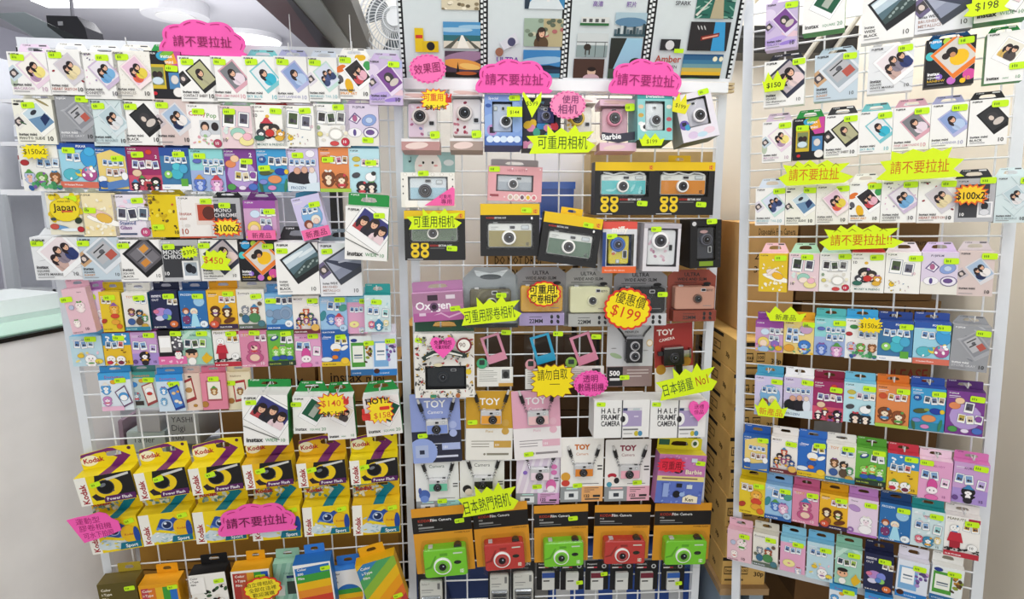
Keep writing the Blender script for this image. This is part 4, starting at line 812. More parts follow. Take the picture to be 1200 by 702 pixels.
# ---- photo posters over the middle grid
BRD = Panel(at_depth(660, 97, 1.64), (12600, 245), (570, 1569), 'poster board')
def scenery(f, kind):
    a = f.a
    if kind == 'pier': f.rect(0, a * .5, 1, a, '4f93c4'); f.ell(.3, a * .7, .5, .06, 'a9cbe0'); f.ell(.8, a * .82, .4, .05, '9cc4de'); f.rect(0, a * .28, 1, a * .5, '2f6a70'); f.rect(0, 0, 1, a * .28, 'd9d2c2'); f.poly([(.36, 0), (.7, 0), (.53, a * .5), (.48, a * .5)], 'f0ece2'); f.poly([(0, 0), (.2, 0), (.46, a * .46), (.44, a * .46)], '5a5a50'); f.poly([(1, 0), (.85, 0), (.55, a * .46), (.57, a * .46)], '5a5a50')
    elif kind == 'sunset': f.fill('4a3a4a'); f.ell(.5, a * .75, .6, .16, '9a7a96', 8); f.ell(.5, a * .5, .55, .14, 'e09a4a', -6); f.ell(.7, a * .42, .3, .08, 'f0c26a', -8); f.rect(0, 0, 1, a * .2, '1c1814'); f.poly([(.3, 0), (.42, 0), (.36, a * .6)], '17130f'); f.ell(.6, a * .16, .3, .05, 'b05a2c')
    elif kind == 'beach': f.rect(0, a * .6, 1, a, '8aa9b4'); f.rect(0, 0, 1, a * .6, 'd9cfb4'); R = random.Random(1); [f.ell(R.uniform(0, 1), R.uniform(0, .6) * a, .06, .04, R.choice(['6a5f4a', 'efe6d0', '8a7c60'])) for _ in range(18)]
    elif kind == 'girl': f.fill('9fb3a0'); f.rect(.5, 0, 1, a, 'b9ad86'); R = random.Random(2); [f.ell(R.uniform(0, 1), R.uniform(.3, 1) * a, .07, .05, R.choice(['c9c8ac', '7f8f7c', '5f6a58', 'b06a6a'])) for _ in range(16)]; person(f, .45, a * .5, .1, '3a2a22', '5a4630')
    elif kind == 'bay': f.rect(0, a * .4, 1, a, '3f86c0'); f.ell(.5, a * .62, .6, .1, '9cc4e0', 4); f.rect(0, 0, 1, a * .4, '27405a'); f.rect(0, 0, 1, a * .15, '4f9ab8'); f.poly([(.1, a * .4), (.2, a * .55), (.3, a * .42), (.7, a * .46), (1, a * .38), (1, a * .3), (0, a * .3)], '1c2c3c')
    elif kind == 'yacht': f.fill('3f86b4'); f.poly([(0, 0), (1, 0), (.8, a * .5), (.2, a * .4)], 'd9e2e6'); f.rect(.55, a * .3, .62, a, 'e9e9e9'); f.poly([(0, a), (.2, a), (.1, 0), (0, 0)], '2c3a4a')
    elif kind == 'dog': f.rect(0, a * .5, 1, a, 'cfd6d6'); f.rect(0, 0, 1, a * .5, '8fa0a0'); f.rect(0, a * .62, 1, a * .65, '3c4444'); [f.rect(x, 0, x + .02, a * .65, '444c4c') for x in (.3, .6, .9)]; f.ell(.35, a * .42, .12, .1, '3a332c'); f.rect(.28, a * .1, .32, a * .4, '3a332c'); f.rect(.4, a * .1, .44, a * .4, '3a332c')
    elif kind == 'child': f.fill('4a342c'); f.ell(.6, a * .45, .14, .14, 'd9b9a0'); f.ell(.6, a * .56, .14, .07, '241a18'); f.ell(.6, a * .16, .28, .14, 'c8a9b0'); f.ell(.5, a * .05, .4, .08, '1c1512')
    elif kind == 'city': f.rect(0, a * .5, 1, a, 'a9c3cf'); f.ell(.5, a * .6, .5, .14, '5f86a4'); R = random.Random(3); [f.rect(x / 10, 0, x / 10 + .08, a * R.uniform(.2, .6), R.choice(['c9d4d6', '5a6f78', '8aa0a6', '2f444c'])) for x in range(10)]; f.rect(0, 0, 1, a * .1, '35505a')
    elif kind == 'wall': f.fill('9cc8de'); f.poly([(0, 0), (0, a), (.5, a), (.2, a * .4)], '2c302c'); f.ell(.85, a * .45, .2, .14, '2f4a34'); f.rect(0, 0, 1, a * .3, '4a5c4c')
    elif kind == 'sea': f.fill('2c6a5c'); R = random.Random(4); [f.ell(R.uniform(0, 1), R.uniform(0, 1) * a, .12, .02, R.choice(['7fb4a0', '1c4a44', 'a9d0c0']), R.uniform(-40, 40), 7) for _ in range(24)]; f.poly([(.4, 0), (.75, 0), (.62, a), (.5, a)], 'b4a98a'); f.poly([(.0, a * .1), (.4, a * .6), (.42, a * .6), (.06, a * .06)], 'd9d6cc')
    elif kind == 'neon': f.fill('2c2a2c'); f.poly([(.6, a), (.85, a), (.95, 0), (.6, 0)], '3a9ad0'); f.poly([(.3, a * .35), (.75, a * .5), (.75, a * .64), (.3, a * .5)], '7c2a24'); f.poly([(.34, a * .4), (.72, a * .52), (.72, a * .58), (.34, a * .46)], 'e9a08a'); [f.ell(.2 + .08 * i, a * .8, .015, .06, 'c9c9c9', 30) for i in range(3)]
    elif kind == 'dusk': [f.rect(0, a * z, 1, a * (z + .14), c) for z, c in ((.24, 'e6b52c'), (.38, 'c9b45a'), (.52, '6f9aa0'), (.66, '3f7a9c'), (.8, '2f6088'), (.94, '26507a'))]; f.rect(0, 0, 1, a * .26, '1c2420'); f.ell(.8, a * .84, .06, .06, 'f0e9c8'); f.ell(.95, a * .84, .05, .06, 'f0e9c8'); f.ell(.3, a * .12, .25, .03, '4a8a5c')
def poster(label, x0, x1, items, words_, left=True, right=True, seed=0):
    yt, yb = -42, 91.5
    xc = (x0 + x1) / 2
    l, r = BRD.loc(x0, 60, .012), BRD.loc(x1, 60, .012)
    t, o = BRD.loc(xc, yt, .012), BRD.loc(xc, yb, .012)
    W, H = r[0] - l[0], t[1] - o[1]
    M = BRD.M @ Matrix.Translation(((l[0] + r[0]) / 2, -.008, o[1]))
    root = thing('photo_poster', label, 'poster', M)
    mb = MB(); mb.box(-W / 2, W / 2, -.004, 0, 0, H, 'd5dee0', 'print')
    f = front(mb, -W / 2, W / 2, 0, H, -.004); a = f.a
    e = .05
    for s in ((0, e), (1 - e, 1)):
        f.rect(s[0], 0, s[1], a, '16181a')
        n = 22
        for k in range(n):
            z = a * (k + .2) / n
            xx = s[0] + e * (.0 if s[0] == 0 else .45)
            f.rect(xx, z, xx + e * .55, z + a / n * .6, 'e9eeee')
    fx = lambda px: (px - x0) / (x1 - x0)
    fz = lambda py: a * (BRD.loc(xc, py, .012)[1] - o[1]) / H
    for (px0, py0, px1, py1, kind) in items:
        w = fx(px1) - fx(px0); h = fz(py0) - fz(py1)
        g = f.sub((fx(px0) + fx(px1)) / 2, (fz(py0) + fz(py1)) / 2, w, h)
        scenery(g, kind)
    for (txt, px, py, h, c) in words_: f.text(txt, fx(px), fz(py), h * a / 137, c, 'l', maxw=.5, bold=.015)
    for q in (() if seed != 0 else ((487, 33, 497, 61, 'e3c21c'), (495, 48, 514, 61, 'd9b81c'))): f.rect(fx(q[0]), fz(q[3]), fx(q[2]), fz(q[1]), q[4])
    if seed == 0: f.ell(fx(505), fz(54), .05, .05, '222'); f.rect(fx(488), fz(45), fx(496), fz(41), 'c8382f')
    if seed == 1: f.poly([(fx(585), fz(50)), (fx(603), fz(38)), (fx(608), fz(50)), (fx(590), fz(59))], 'd9dbe2'); f.ell(fx(599), fz(49), .05, .05, '4a4a6a'); f.ell(fx(585), fz(61), .05, .05, '9a6a54')
    if seed == 2: f.rect(fx(677), fz(30), fx(710), fz(27), '2f6a3c'); f.rect(fx(678), fz(27), fx(710), fz(20), 'd9dcd9'); [f.rect(fx(680 + 7 * i), fz(26), fx(684 + 7 * i), fz(22), '555') for i in range(4)]
    if seed == 3: f.rect(fx(772), fz(59), fx(795), fz(46), '2c2c2e'); f.ell(fx(783), fz(53), .05, .05, 'd9d9d9'); f.rect(fx(789), fz(62), fx(800), fz(57), 'c6f021')
    mb.build('printed_sheet', root)
    mb = MB(); mb.box(-W / 2 - .001, W / 2 + .001, -.006, .002, -.008, 0, 'eef1f4', 'paint'); mb.build('bottom_clip', root)
poster('film strip poster with pier, sunset and yellow film box photos', 470, 566, [(519, -18, 562, 11, 'beach'), (520, 25, 563, 56, 'pier'), (521, 59, 563, 90, 'sunset')], [], seed=0)
poster('film strip poster with girl, blue bay and hand-held camera photos', 567, 661, [(613, -20, 658, 10, 'yacht'), (613, 21, 658, 54, 'girl'), (613, 58, 657, 90, 'bay')], [('ULTRA', 582, 73, 7, '6a3a9a')], seed=1)
poster('film strip poster with dog, child, city and bridge photos', 662, 757, [(675, 39, 711, 67, 'dog'), (673, 69, 709, 96, 'child'), (717, 14, 753, 42, 'city'), (714, 44, 751, 95, 'wall')], [('高清', 690, 7, 5, '7a5aa0'), ('照片', 728, 7, 5, '7a5aa0')], seed=2)
poster('film strip poster with green sea, neon sign and dusk photos', 758, 861, [(807, -20, 851, 21, 'sea'), (804, 25, 850, 59, 'neon'), (801, 63, 848, 96, 'dusk')], [('SPARK', 783, 6, 5, '4a4a50'), ('Amber', 768, 73, 9, 'b0503c'), ('TEN', 786, 80, 4, '555')], seed=3)
# white gutter under the posters
l, r = CENT.loc(474, 100, .03), CENT.loc(851, 100, .03)
t_, o_ = CENT.loc(660, 95.5, .03), CENT.loc(660, 107.5, .03)
root = thing('poster_gutter', 'long white gutter rail beneath the photo posters', 'rail', CENT.M @ Matrix.Translation(((l[0] + r[0]) / 2, 0, o_[1])))
w, h = (r[0] - l[0]) / 2, t_[1] - o_[1]
mb = MB(); mb.box(-w, w, -.045, -.004, 0, h, 'f0f2f4', 'paint'); mb.build('channel', root)
for s in (-1, 1):
    mb = MB()
    for k in range(3): mb.box(s * w - .022 * (s > 0) * 1.0 - .0, s * w + .022, -.03, -.012, h * .12 + .009 * k, h * .12 + .009 * k + .006, 'c9b48a', 'wood')
    mb.build('wooden_slat', root)
mb = MB(); mb.tube([tuple(CENT.M.inverted() @ (BRD.M @ Vector((u, .03, -.01)))) for u in (-w * .9, w * .9)], .004, '8a8f94'); o = mb.build('support_rod', root)
o.matrix_world = CENT.M
# poster board behind the sheets
l, r = BRD.loc(468, 60, 0), BRD.loc(864, 60, 0); t_, o_ = BRD.loc(660, -45, 0), BRD.loc(660, 92.5, 0)
mb = MB(); mb.box(l[0], r[0], 0, .012, o_[1], t_[1], 'e3e7ea', 'paint')
ob = mb.build('poster_board'); ob.matrix_world = BRD.M
tag(ob, 'white backing board leaning forward behind the film strip posters', 'board')

# wall fan behind the left end of the posters
c = at_depth(466, 27, 1.9)
t = emp('wall_fan', 'white wire cage fan on the wall beside the posters', 'fan', c)
mb = MB()
Rf = .112
for r_ in (1, .86, .7, .5, .3): 
    mb.tube([(Rf * r_ * math.cos(2 * math.pi * i / 40), -.05 + .04 * (r_ ** 2), Rf * r_ * math.sin(2 * math.pi * i / 40)) for i in range(41)], .0022 if r_ < 1 else .004, 'cfd2d6', 'paint', 5)
for i in range(48):
    a = 2 * math.pi * i / 48
    P = []
    for r_ in (.12, .4, .7, .9, 1): 
        q = a + .5 * r_
        P.append((Rf * r_ * math.cos(q), -.05 + .04 * r_ ** 2, Rf * r_ * math.sin(q)))
    mb.tube(P, .0012, 'd6d9dc', 'paint', 4)
mb.build('cage', t)
mb = MB(); mb.cyl(0, 0, Rf * .2, -.056, -.04, 'd9dcdf', 'paint'); mb.build('hub', t)
for k in range(3):
    mb = MB(); a0 = 2 * math.pi * k / 3
    mb.prism([(Rf * .15 * math.cos(a0), Rf * .15 * math.sin(a0))] + [(Rf * .82 * math.cos(a0 + .22 * i), Rf * .82 * math.sin(a0 + .22 * i)) for i in range(6)], -.01, -.007, '5c646a', 'plastic'); mb.build('blade', t)
mb = MB(); mb.cyl(0, 0, .05, .005, .1, 'c9ccd0', 'paint'); mb.box(-.02, .02, .08, .155, -.18, .02, 'c9ccd0', 'paint'); mb.build('motor_housing', t)

# dark recess box, pipe and cable right of the posters
a, b = at_depth(848, 30, 1.95), at_depth(1004, 62, 1.95)
o = emp('wall_box', 'black recessed box on the wall right of the posters', 'wall box', ((a.x + b.x) / 2, 1.95, b.z))
w, h = (b.x - a.x) / 2, a.z - b.z
mb = MB(); mb.box(-w, w, 0, .11, 0, h, '1c1c1e', 'paint'); mb.build('casing', o)
mb = MB(); mb.box(-w, w, -.004, 0, h * .55, h * .63, '4a4c50', 'paint'); mb.build('ledge', o)
for k in (.15, .5):
    mb = MB(); mb.tube([(w * k, -.01, -h * .5), (w * (k + .45), -.01, h * 1.3)], .008, 'a8a49a', 'paint', 8); mb.build('conduit', o)
a, b = at_depth(866, 14, 1.85), at_depth(905, -22, 1.85)
mb = MB(); mb.tube([tuple(a), tuple((a + b) / 2), tuple(b)], .014, 'd6cfb8', 'paint', 12)
tag(mb.build('wall_pipe'), 'cream pipe slanting up right of the posters', 'pipe')
a = at_depth(867, 16, 1.83)
mb = MB(); mb.tube([tuple(a + Vector(q)) for q in ((.03, 0, .06), (.01, -.01, .0), (.022, -.01, -.014), (-.004, 0, -.02), (-.02, .0, -.06), (-.025, .0, -.2))], .003, 'efefef', 'plastic', 6)
tag(mb.build('cable'), 'white cable tied round the cream pipe', 'cable')

# ---- cartons stored behind the grids
def carton(label, x, y, z, w, d, h, rz=0, col='b8935a', tape=None, marks=(), stripe=None, group=None, name='cardboard_box', side_marks=False):
    t = thing(name, label, 'cardboard box', Matrix.Translation((x, y, z)) @ Matrix.Rotation(math.radians(rz), 4, 'Z'), group)
    mb = MB(); mb.box(-w / 2, w / 2, -d / 2, d / 2, 0, h, col, 'kraft')
    f = front(mb, -w / 2, w / 2, 0, h, -d / 2, 'kraft')
    s = Face(mb, (-w / 2, d / 2, 0), (0, -1, 0), (0, 0, 1), d, h, 'kraft')
    if stripe:
        for g in (s, f):
            g.rect(0, g.a * .84, .66, g.a * .96, '23201c'); g.rect(.04, g.a * .36, .34, g.a * .64, '4a3820'); g.rect(.055, g.a * .4, .325, g.a * .6, col); g.text('Instax', .08, g.a * .44, g.a * .12, '3a2c1c', bold=.02); g.rect(.42, g.a * .36, .6, g.a * .64, '4a3820'); g.rect(.43, g.a * .4, .59, g.a * .6, col); g.text('100', .45, g.a * .45, g.a * .1, '3a2c1c', bold=.02); g.rect(.06, g.a * .14, .5, g.a * .2, '5a4628'); g.text('30p', .74, g.a * .3, g.a * .16, '3a2c1c', bold=.02)
    for m in marks:
        if m[0] == 'r': f.rect(m[1], m[2] * f.a, m[3], m[4] * f.a, m[5])
        else: f.text(m[1], m[2], m[3] * f.a, m[4] * f.a, m[5], maxw=m[6] if len(m) > 6 else .9, bold=.01, rot=m[7] if len(m) > 7 else 0)
    mb.build('body', t)
    if tape:
        mb = MB(); mb.box(-w * .06, w * .06, -d / 2 - .0006, d / 2, h, h + .0006, tape, 'kraft'); mb.box(-w * .06, w * .06, -d / 2 - .0008, -d / 2, h * .7, h + .0006, tape, 'kraft'); mb.build('tape', t)
    return t
ztop = at_depth(838, 382, 1.84).z
hh = .0925
nn = ['topmost', 'second', 'third', 'fourth', 'fifth', 'sixth', 'seventh', 'eighth', 'ninth']
for i in range(8):
    carton(f'flat kraft carton with black stripe, {nn[i]} of the stack left of right grid', .683, 1.815 + .006 * (i % 2), ztop - hh * (i + 1) , .125, .34, hh - .002, rz=(-1) ** i * .6, stripe=1, col='d6ae66')
zb = ztop - hh * 8
t = emp('pallet', 'brown wooden pallet board under the kraft carton stack', 'pallet', (.683, 1.83, 0))
mb = MB(); mb.box(-.075, .068, -.2, .16, zb - .02, zb, 'a3845c', 'wood'); mb.build('deck_board', t)
for s in (-.045, .04):
    mb = MB(); mb.box(s - .02, s + .02, -.18, .15, 0, zb - .02, '8fa0ac', 'paint'); mb.build('leg', t)
mk = '2a2018'
def zat(py, Y): return at_depth(900, py, Y).z
Y1 = 1.74
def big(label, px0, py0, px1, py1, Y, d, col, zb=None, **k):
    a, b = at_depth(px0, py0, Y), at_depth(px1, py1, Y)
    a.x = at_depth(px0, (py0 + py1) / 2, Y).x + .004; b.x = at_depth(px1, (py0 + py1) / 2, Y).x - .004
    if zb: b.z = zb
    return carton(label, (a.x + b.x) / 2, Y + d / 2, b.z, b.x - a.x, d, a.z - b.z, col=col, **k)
big('light kraft carton with film camera print, top left behind right grid', 873, 262, 933, 381, Y1, .26, 'c9a068', zb=ztop + .0005, marks=(('t', 'Disposable Film Camera', .2, .9, .06, mk, .75), ('t', '27 EXP', .15, .68, .06, mk), ('t', '36 EXP', .15, .56, .06, mk)))
big('shaded kraft carton with marker scrawl behind right grid top', 934, 262, 1098, 352, Y1, .26, '6a4f30', marks=(('t', 'Disposable Film Camera', .52, .72, .08, mk, .4),))  # kraft darkened here and below: shade behind the grid, put into the colour
big('shaded kraft carton with large marker writing behind right grid', 934, 353, 1098, 470, Y1, .26, '6f5332', marks=(('t', 'Pe celery', .5, .82, .14, '1a1410', .4), ('r', .02, .0, .3, .22, 'a9a9a4'), ('t', '27+5 -7H', .04, .05, .1, '2a2a40', .26), ('t', 'PLEASE', .66, .2, .13, '7a2a20', .3)))
big('shaded kraft carton with grey paper label behind lower packs', 934, 471, 1098, 580, Y1, .26, '64492c', marks=(('r', .68, .74, .98, .98, 'a5a5a2'), ('t', '2:4,7,9,12', .7, .8, .1, '2a2a30', .26), ('r', .1, .5, .3, .8, '8f9092')))
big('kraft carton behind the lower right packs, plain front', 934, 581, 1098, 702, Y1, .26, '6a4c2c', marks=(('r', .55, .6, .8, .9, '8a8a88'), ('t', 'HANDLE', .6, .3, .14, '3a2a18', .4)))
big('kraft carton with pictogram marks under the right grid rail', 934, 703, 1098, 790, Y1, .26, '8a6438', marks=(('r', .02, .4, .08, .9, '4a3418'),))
# behind the middle grid
Y2 = 1.86
big('kraft carton with do-not-drop lettering behind middle grid', 566, 296, 672, 392, Y2, .17, 'b08c58', marks=(('t', 'DO NOT DROP', .12, .86, .1, mk, .55), ('t', 'HANDLE WITH CARE', .12, .70, .1, mk, .8)))
big('pale kraft carton upper of two behind the orange skinned camera', 690, 178, 842, 250, Y2, .17, 'c9ac78', marks=(('t', 'HANDLE', .1, .6, .14, '6a5430', .3), ('r', .05, .1, .3, .14, '6a5430')))
big('kraft carton lower of two behind the white and black boxes', 676, 251, 838, 392, Y2, .17, 'b8945c', marks=(('r', .1, .5, .2, .8, '6a5434'), ('r', .3, .5, .4, .8, '6a5434')))
big('kraft carton behind the left post of the middle grid', 474, 382, 570, 470, Y2, .17, 'ab8444', marks=(('t', 'E', .12, .4, .2, mk), ('r', .05, .1, .5, .16, '5a4020')))
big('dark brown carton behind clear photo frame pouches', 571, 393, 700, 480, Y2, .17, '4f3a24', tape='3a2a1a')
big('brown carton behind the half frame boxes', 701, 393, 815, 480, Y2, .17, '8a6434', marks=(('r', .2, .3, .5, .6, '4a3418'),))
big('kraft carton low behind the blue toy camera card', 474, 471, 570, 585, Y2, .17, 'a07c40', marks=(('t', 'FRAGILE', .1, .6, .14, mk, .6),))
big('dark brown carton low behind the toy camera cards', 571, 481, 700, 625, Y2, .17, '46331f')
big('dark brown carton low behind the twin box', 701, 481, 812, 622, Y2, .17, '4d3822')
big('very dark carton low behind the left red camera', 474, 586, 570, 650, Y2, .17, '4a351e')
# blue crate on the do-not-drop carton
a, b = at_depth(633, 213, Y2), at_depth(672, 296, Y2)
t = emp('plastic_crate', 'bright blue plastic crate behind the tilted green camera box', 'crate', ((a.x + b.x) / 2, Y2 + .08, b.z))
w, h = (b.x - a.x) / 2, a.z - b.z
mb = MB(); mb.prism([(-w * .9, 0), (w * .9, 0), (w, h * .92), (-w, h * .92)], -.07, .07, '1f56b8', 'plastic'); mb.build('body', t)
mb = MB(); mb.box(-w * 1.06, w * 1.06, -.078, .078, h * .9, h, '2a66cc', 'plastic'); mb.build('rim', t)
# striped bag and navy cloth bundle low in the middle
a, b = at_depth(478, 664, Y2 - .02), at_depth(622, 790, Y2 - .02)
t = emp('storage_bag', 'navy cloth storage bag low behind the middle grid', 'bag', ((a.x + b.x) / 2, Y2 + .06, b.z))
w, h = (b.x - a.x) / 2, a.z - b.z
mb = MB(); mb.prism(rrect(-w, w, 0, h, .02), -.06, .08, '33426e', 'rough', bev=.012); mb.build('body', t)
mb = MB(); mb.tube([(-w * .4, -.066, h * .8), (-w * .3, -.07, h * .6), (w * .3, -.07, h * .6), (w * .4, -.066, h * .8)], .006, '26304f', 'rough'); mb.build('handle', t)
a, b = at_depth(646, 650, 1.77), at_depth(806, 800, 1.77)
t = emp('storage_bag', 'blue and white striped bag under the memory card packs', 'bag', ((a.x + b.x) / 2, 1.83, b.z))
w, h = (b.x - a.x) / 2, a.z - b.z
mb = MB(); mb.prism(rrect(-w, w, 0, h, .02), -.05, .08, '3a5aa8', 'rough', bev=.012)
f = front(mb, -w, w, 0, h, -.0502, 'rough')
for k in range(5): f.poly([(.06 + .2 * k, 0), (.16 + .2 * k, 0), (.13 + .2 * k, f.a * .96), (.03 + .2 * k, f.a * .96)], 'd3d6d8')
mb.build('body', t)
mb = MB(); mb.box(-w * .98, w * .98, -.052, -.049, h * .86, h * .89, '26407a', 'rough'); mb.build('zip', t)
# behind the left grid
Y3 = 1.80
big('kraft carton with maker lettering behind the green packs, left', 296, 425, 371, 470, Y3, .2, '8f6d3e', marks=(('t', 'FUJIFILM', .2, .4, .2, mk, .6),))
big('kraft carton with instax lettering behind the green packs, right', 372, 425, 468, 470, Y3, .2, 'a27a40', marks=(('t', 'instax', .15, .5, .26, mk, .4), ('t', 'mini', .6, .5, .2, mk, .3)))
big('broad brown carton behind the Power Flash boxes', 258, 471, 468, 580, Y3, .2, '7d5c34', marks=(('t', 'instax', .5, .7, .14, mk, .3),))
big('broad kraft carton behind the Sport boxes', 160, 584, 468, 667, Y3, .2, 'a5792f', marks=(('r', .1, .1, .9, .14, '6a4a1c'),))
big('dark brown carton behind the tilted film boxes', 250, 669, 468, 790, Y3, .2, '523a1f', marks=(('t', 'R', .85, .6, .2, 'b09a6a'),))
big('kraft carton low behind the orange film box', 158, 669, 240, 790, Y3, .2, '9a702c')
big('small open kraft box with light lid behind lower left grid', 256, 460, 292, 469, Y3 - .02, .1, 'b98f50')
def goods(label, px0, py0, px1, py1, Y, d, col, txt=()):
    a, b = at_depth(px0, py0, Y), at_depth(px1, py1, Y)
    t = emp('goods_box', label, 'box', ((a.x + b.x) / 2, Y + d / 2, b.z))
    w, h = (b.x - a.x) / 2, a.z - b.z
    mb = MB(); mb.box(-w, w, -d / 2, d / 2, 0, h, col); f = front(mb, -w, w, 0, h, -d / 2)
    for q in txt: f.text(q[0], q[1], q[2] * f.a, q[3] * f.a, q[4], maxw=.85)
    mb.build('carton', t)
    mb = MB(); mb.box(-w * .98, w * .98, -d * .48, d * .48, h, h + .003, col); mb.build('lid', t)
goods('grey box with digital camera lettering behind the left grid', 196, 484, 235, 520, Y3, .14, 'a9adb0', (('YASHI', .1, .7, .18, '4a4a50'), ('Digi', .1, .42, .2, '4a4a50'), ('100', .1, .12, .2, '4a4a50')))
goods('plain grey box behind the second Power Flash box', 159, 482, 188, 506, Y3, .14, 'b3b3b6')
goods('pale mint box lying under the plain grey box', 148, 507, 195, 530, Y3, .16, 'b4c0bc', (('Tayler', .15, .5, .3, '4a4a4a'),))
goods('dusky mauve box behind the first luggage cards', 138, 494, 147, 530, Y3, .14, '8f7a88')
mb = MB(); a, b = at_depth(136, 531, Y3), at_depth(240, 545, Y3)
mb.box(a.x, b.x, Y3 - .01, Y3 + .22, b.z, a.z, 'd0d3d8', 'paint')
tag(mb.build('shelf_board'), 'grey shelf board carrying boxes behind the lower left grid', 'shelf')
# ------------------------------------------------------------------ the three wire grids
def grid(panel, label, px_l, px_r, px_top, px_bot, du, dv, post=.022, extend=0.0, toprail=True, u0=0.0, v0=0.0, botrail=True):
    """posts follow the panel's own edges; extents are taken from points of the photo on its plane"""
    ul = panel.loc(*px_l)[0]; ur = panel.loc(*px_r)[0]
    vt = panel.loc(*px_top)[1]; vb = panel.loc(*px_bot)[1]
    root = thing('display_grid', label, 'display grid', panel.M @ Matrix.Translation(((ul + ur) / 2, 0, vb - extend)))
    w = (ur - ul) / 2; h = vt - vb + extend
    W = 'dfe4ea'
    for s in (-1, 1):
        mb = MB(); mb.box(s * w - post / 2, s * w + post / 2, -.002, .018, 0, h, W, 'paint'); mb.build('post', root)
    mb = MB(); mb.box(-w, w, .0, .016, h - post, h, W, 'paint'); mb.build('top_rail', root)
    if botrail:
        mb = MB(); mb.box(-w, w, .0, .016, extend, extend + post, W, 'paint'); mb.build('bottom_rail', root)
    mb = MB()
    x = -w + u0 + du
    while x < w - post / 2:
        mb.tube([(x, .004, extend), (x, .004, h)], .0022, 'e4e7ea', 'paint', 6); x += du
    z = extend + v0 + dv
    while z < h - post:
        mb.tube([(-w, .0005, z), (w, .0005, z)], .0022, 'e4e7ea', 'paint', 6); z += dv
    mb.build('wire_mesh', root)
    return root
grid(LEFT, 'white wire display grid filled with instant film packs at the left', (74, 345), (469, 200), (270, 52), (270, 720), .068, .064, extend=.08)
grid(CENT, 'white wire display grid of boxed cameras in the middle', (487.5, 340), (834, 340), (660, 100), (660, 720), .064, .062, extend=.25)
grid(RIGHT, 'white wire display grid angled along the right side', (870, 345), (1180, 300), (1020, -60), (860, 661), .085, .042, extend=.35)
# ------------------------------------------------------------------ packs on the grids
TAGC, TAGD = 'c6f021', '5f8a10'
def price_tag(parent, cx, cz, y, w=.027, h=.0132, rot=0, seed=0):
    R = random.Random(seed)
    mb = MB()
    c, s = math.cos(math.radians(rot)), math.sin(math.radians(rot))
    T = lambda x, z: (cx + x * c - z * s, cz + x * s + z * c)
    n = 8
    pts = []
    r = h * .22
    for qx, qz, a0 in ((1, 1, 0), (-1, 1, 90), (-1, -1, 180), (1, -1, 270)):
        for k in range(3):
            a = math.radians(a0 + 45 * k)
            pts.append(T(qx * (w / 2 - r) + r * math.cos(a), qz * (h / 2 - r) + r * math.sin(a)))
    mb.prism(pts, y - .0006, y, TAGC, 'paper')
    f = Face(mb, Vector((cx, y - .0006, cz)) - Vector((c, 0, s)) * w / 2 - Vector((-s, 0, c)) * h / 2, (c, 0, s), (-s, 0, c), w, h, 'paper')
    a = f.a
    for k in range(3):                                  # pale printed figures of the price gun
        x = .14 + .12 * k + R.uniform(-.02, .02)
        f.rect(x, a * .3, x + .07, a * (.62 + R.uniform(0, .12)), TAGD)
    mb.build('price_tag', parent)

def hang_tab(parent, W, H, th, col, shape, y=0.0, texts=True, name='hang_tab', slot='dark'):
    mb = MB()
    z0, z1 = H - min(.012, H * .2), H + th
    inset = W * (.14 if shape == 'trap' else .0)
    if th > .012:
        sw, sh, zc = W * (.23 if shape == 'trap' else .2), th * .2, H + th * .5
        hole = [(-sw, zc - sh * .6), (-sw * .6, zc - sh), (sw * .6, zc - sh), (sw, zc - sh * .6), (sw * .8, zc + sh * .7), (sw * .4, zc + sh), (-sw * .4, zc + sh), (-sw * .8, zc + sh * .7)]
        outer = [(-W / 2, H + th * .02), (-W / 2, z0), (W / 2, z0), (W / 2, H + th * .02), (W / 2 - inset, z1 - th * .1), (W / 2 - inset - W * .03, z1), (-W / 2 + inset + W * .03, z1), (-W / 2 + inset, z1 - th * .1)]
        mb.holed(outer, hole, y - .0012, y, col)
        if texts:
            f = front(mb, -W / 2, W / 2, H, z1, y - .0012)
            dark = sum(lin(col)) < .8
            f.text('FUJIFILM', .2 if shape == 'trap' else .06, f.a * .8, .04, 'eee' if dark else '444', maxw=.3, bold=.012)
            if shape == 'trap': f.rect(.62, f.a * .79, .82, f.a * .93, 'f2f2f2' if dark else '55555a')
    else:
        mb.prism([(-W / 2, z0), (W / 2, z0), (W / 2 - inset, z1), (-W / 2 + inset, z1)], y - .0012, y, col)
    return mb.build(name, parent)

HOOKC = [0]
def peg_hook(panel, cu, cz, reach, where, tip=.014):
    mb = MB()
    P = [(0, 0.006, -.016), (0, -.003, -.014), (0, -.004, 0), (0, -reach * .5, 0.001), (0, -reach, .004), (0, -reach - .004, .004 + tip * .4), (0, -reach - .005, .004 + tip)]
    mb.tube(P, .0013, 'e6e8ea', 'paint', 5)
    o = mb.build('peg_hook')
    o.matrix_world = panel.M @ Matrix.Translation((cu, 0, cz))
    tag(o, 'thin white wire peg hook that holds packs on the ' + where, 'hook', 'wire peg hooks of the ' + where)

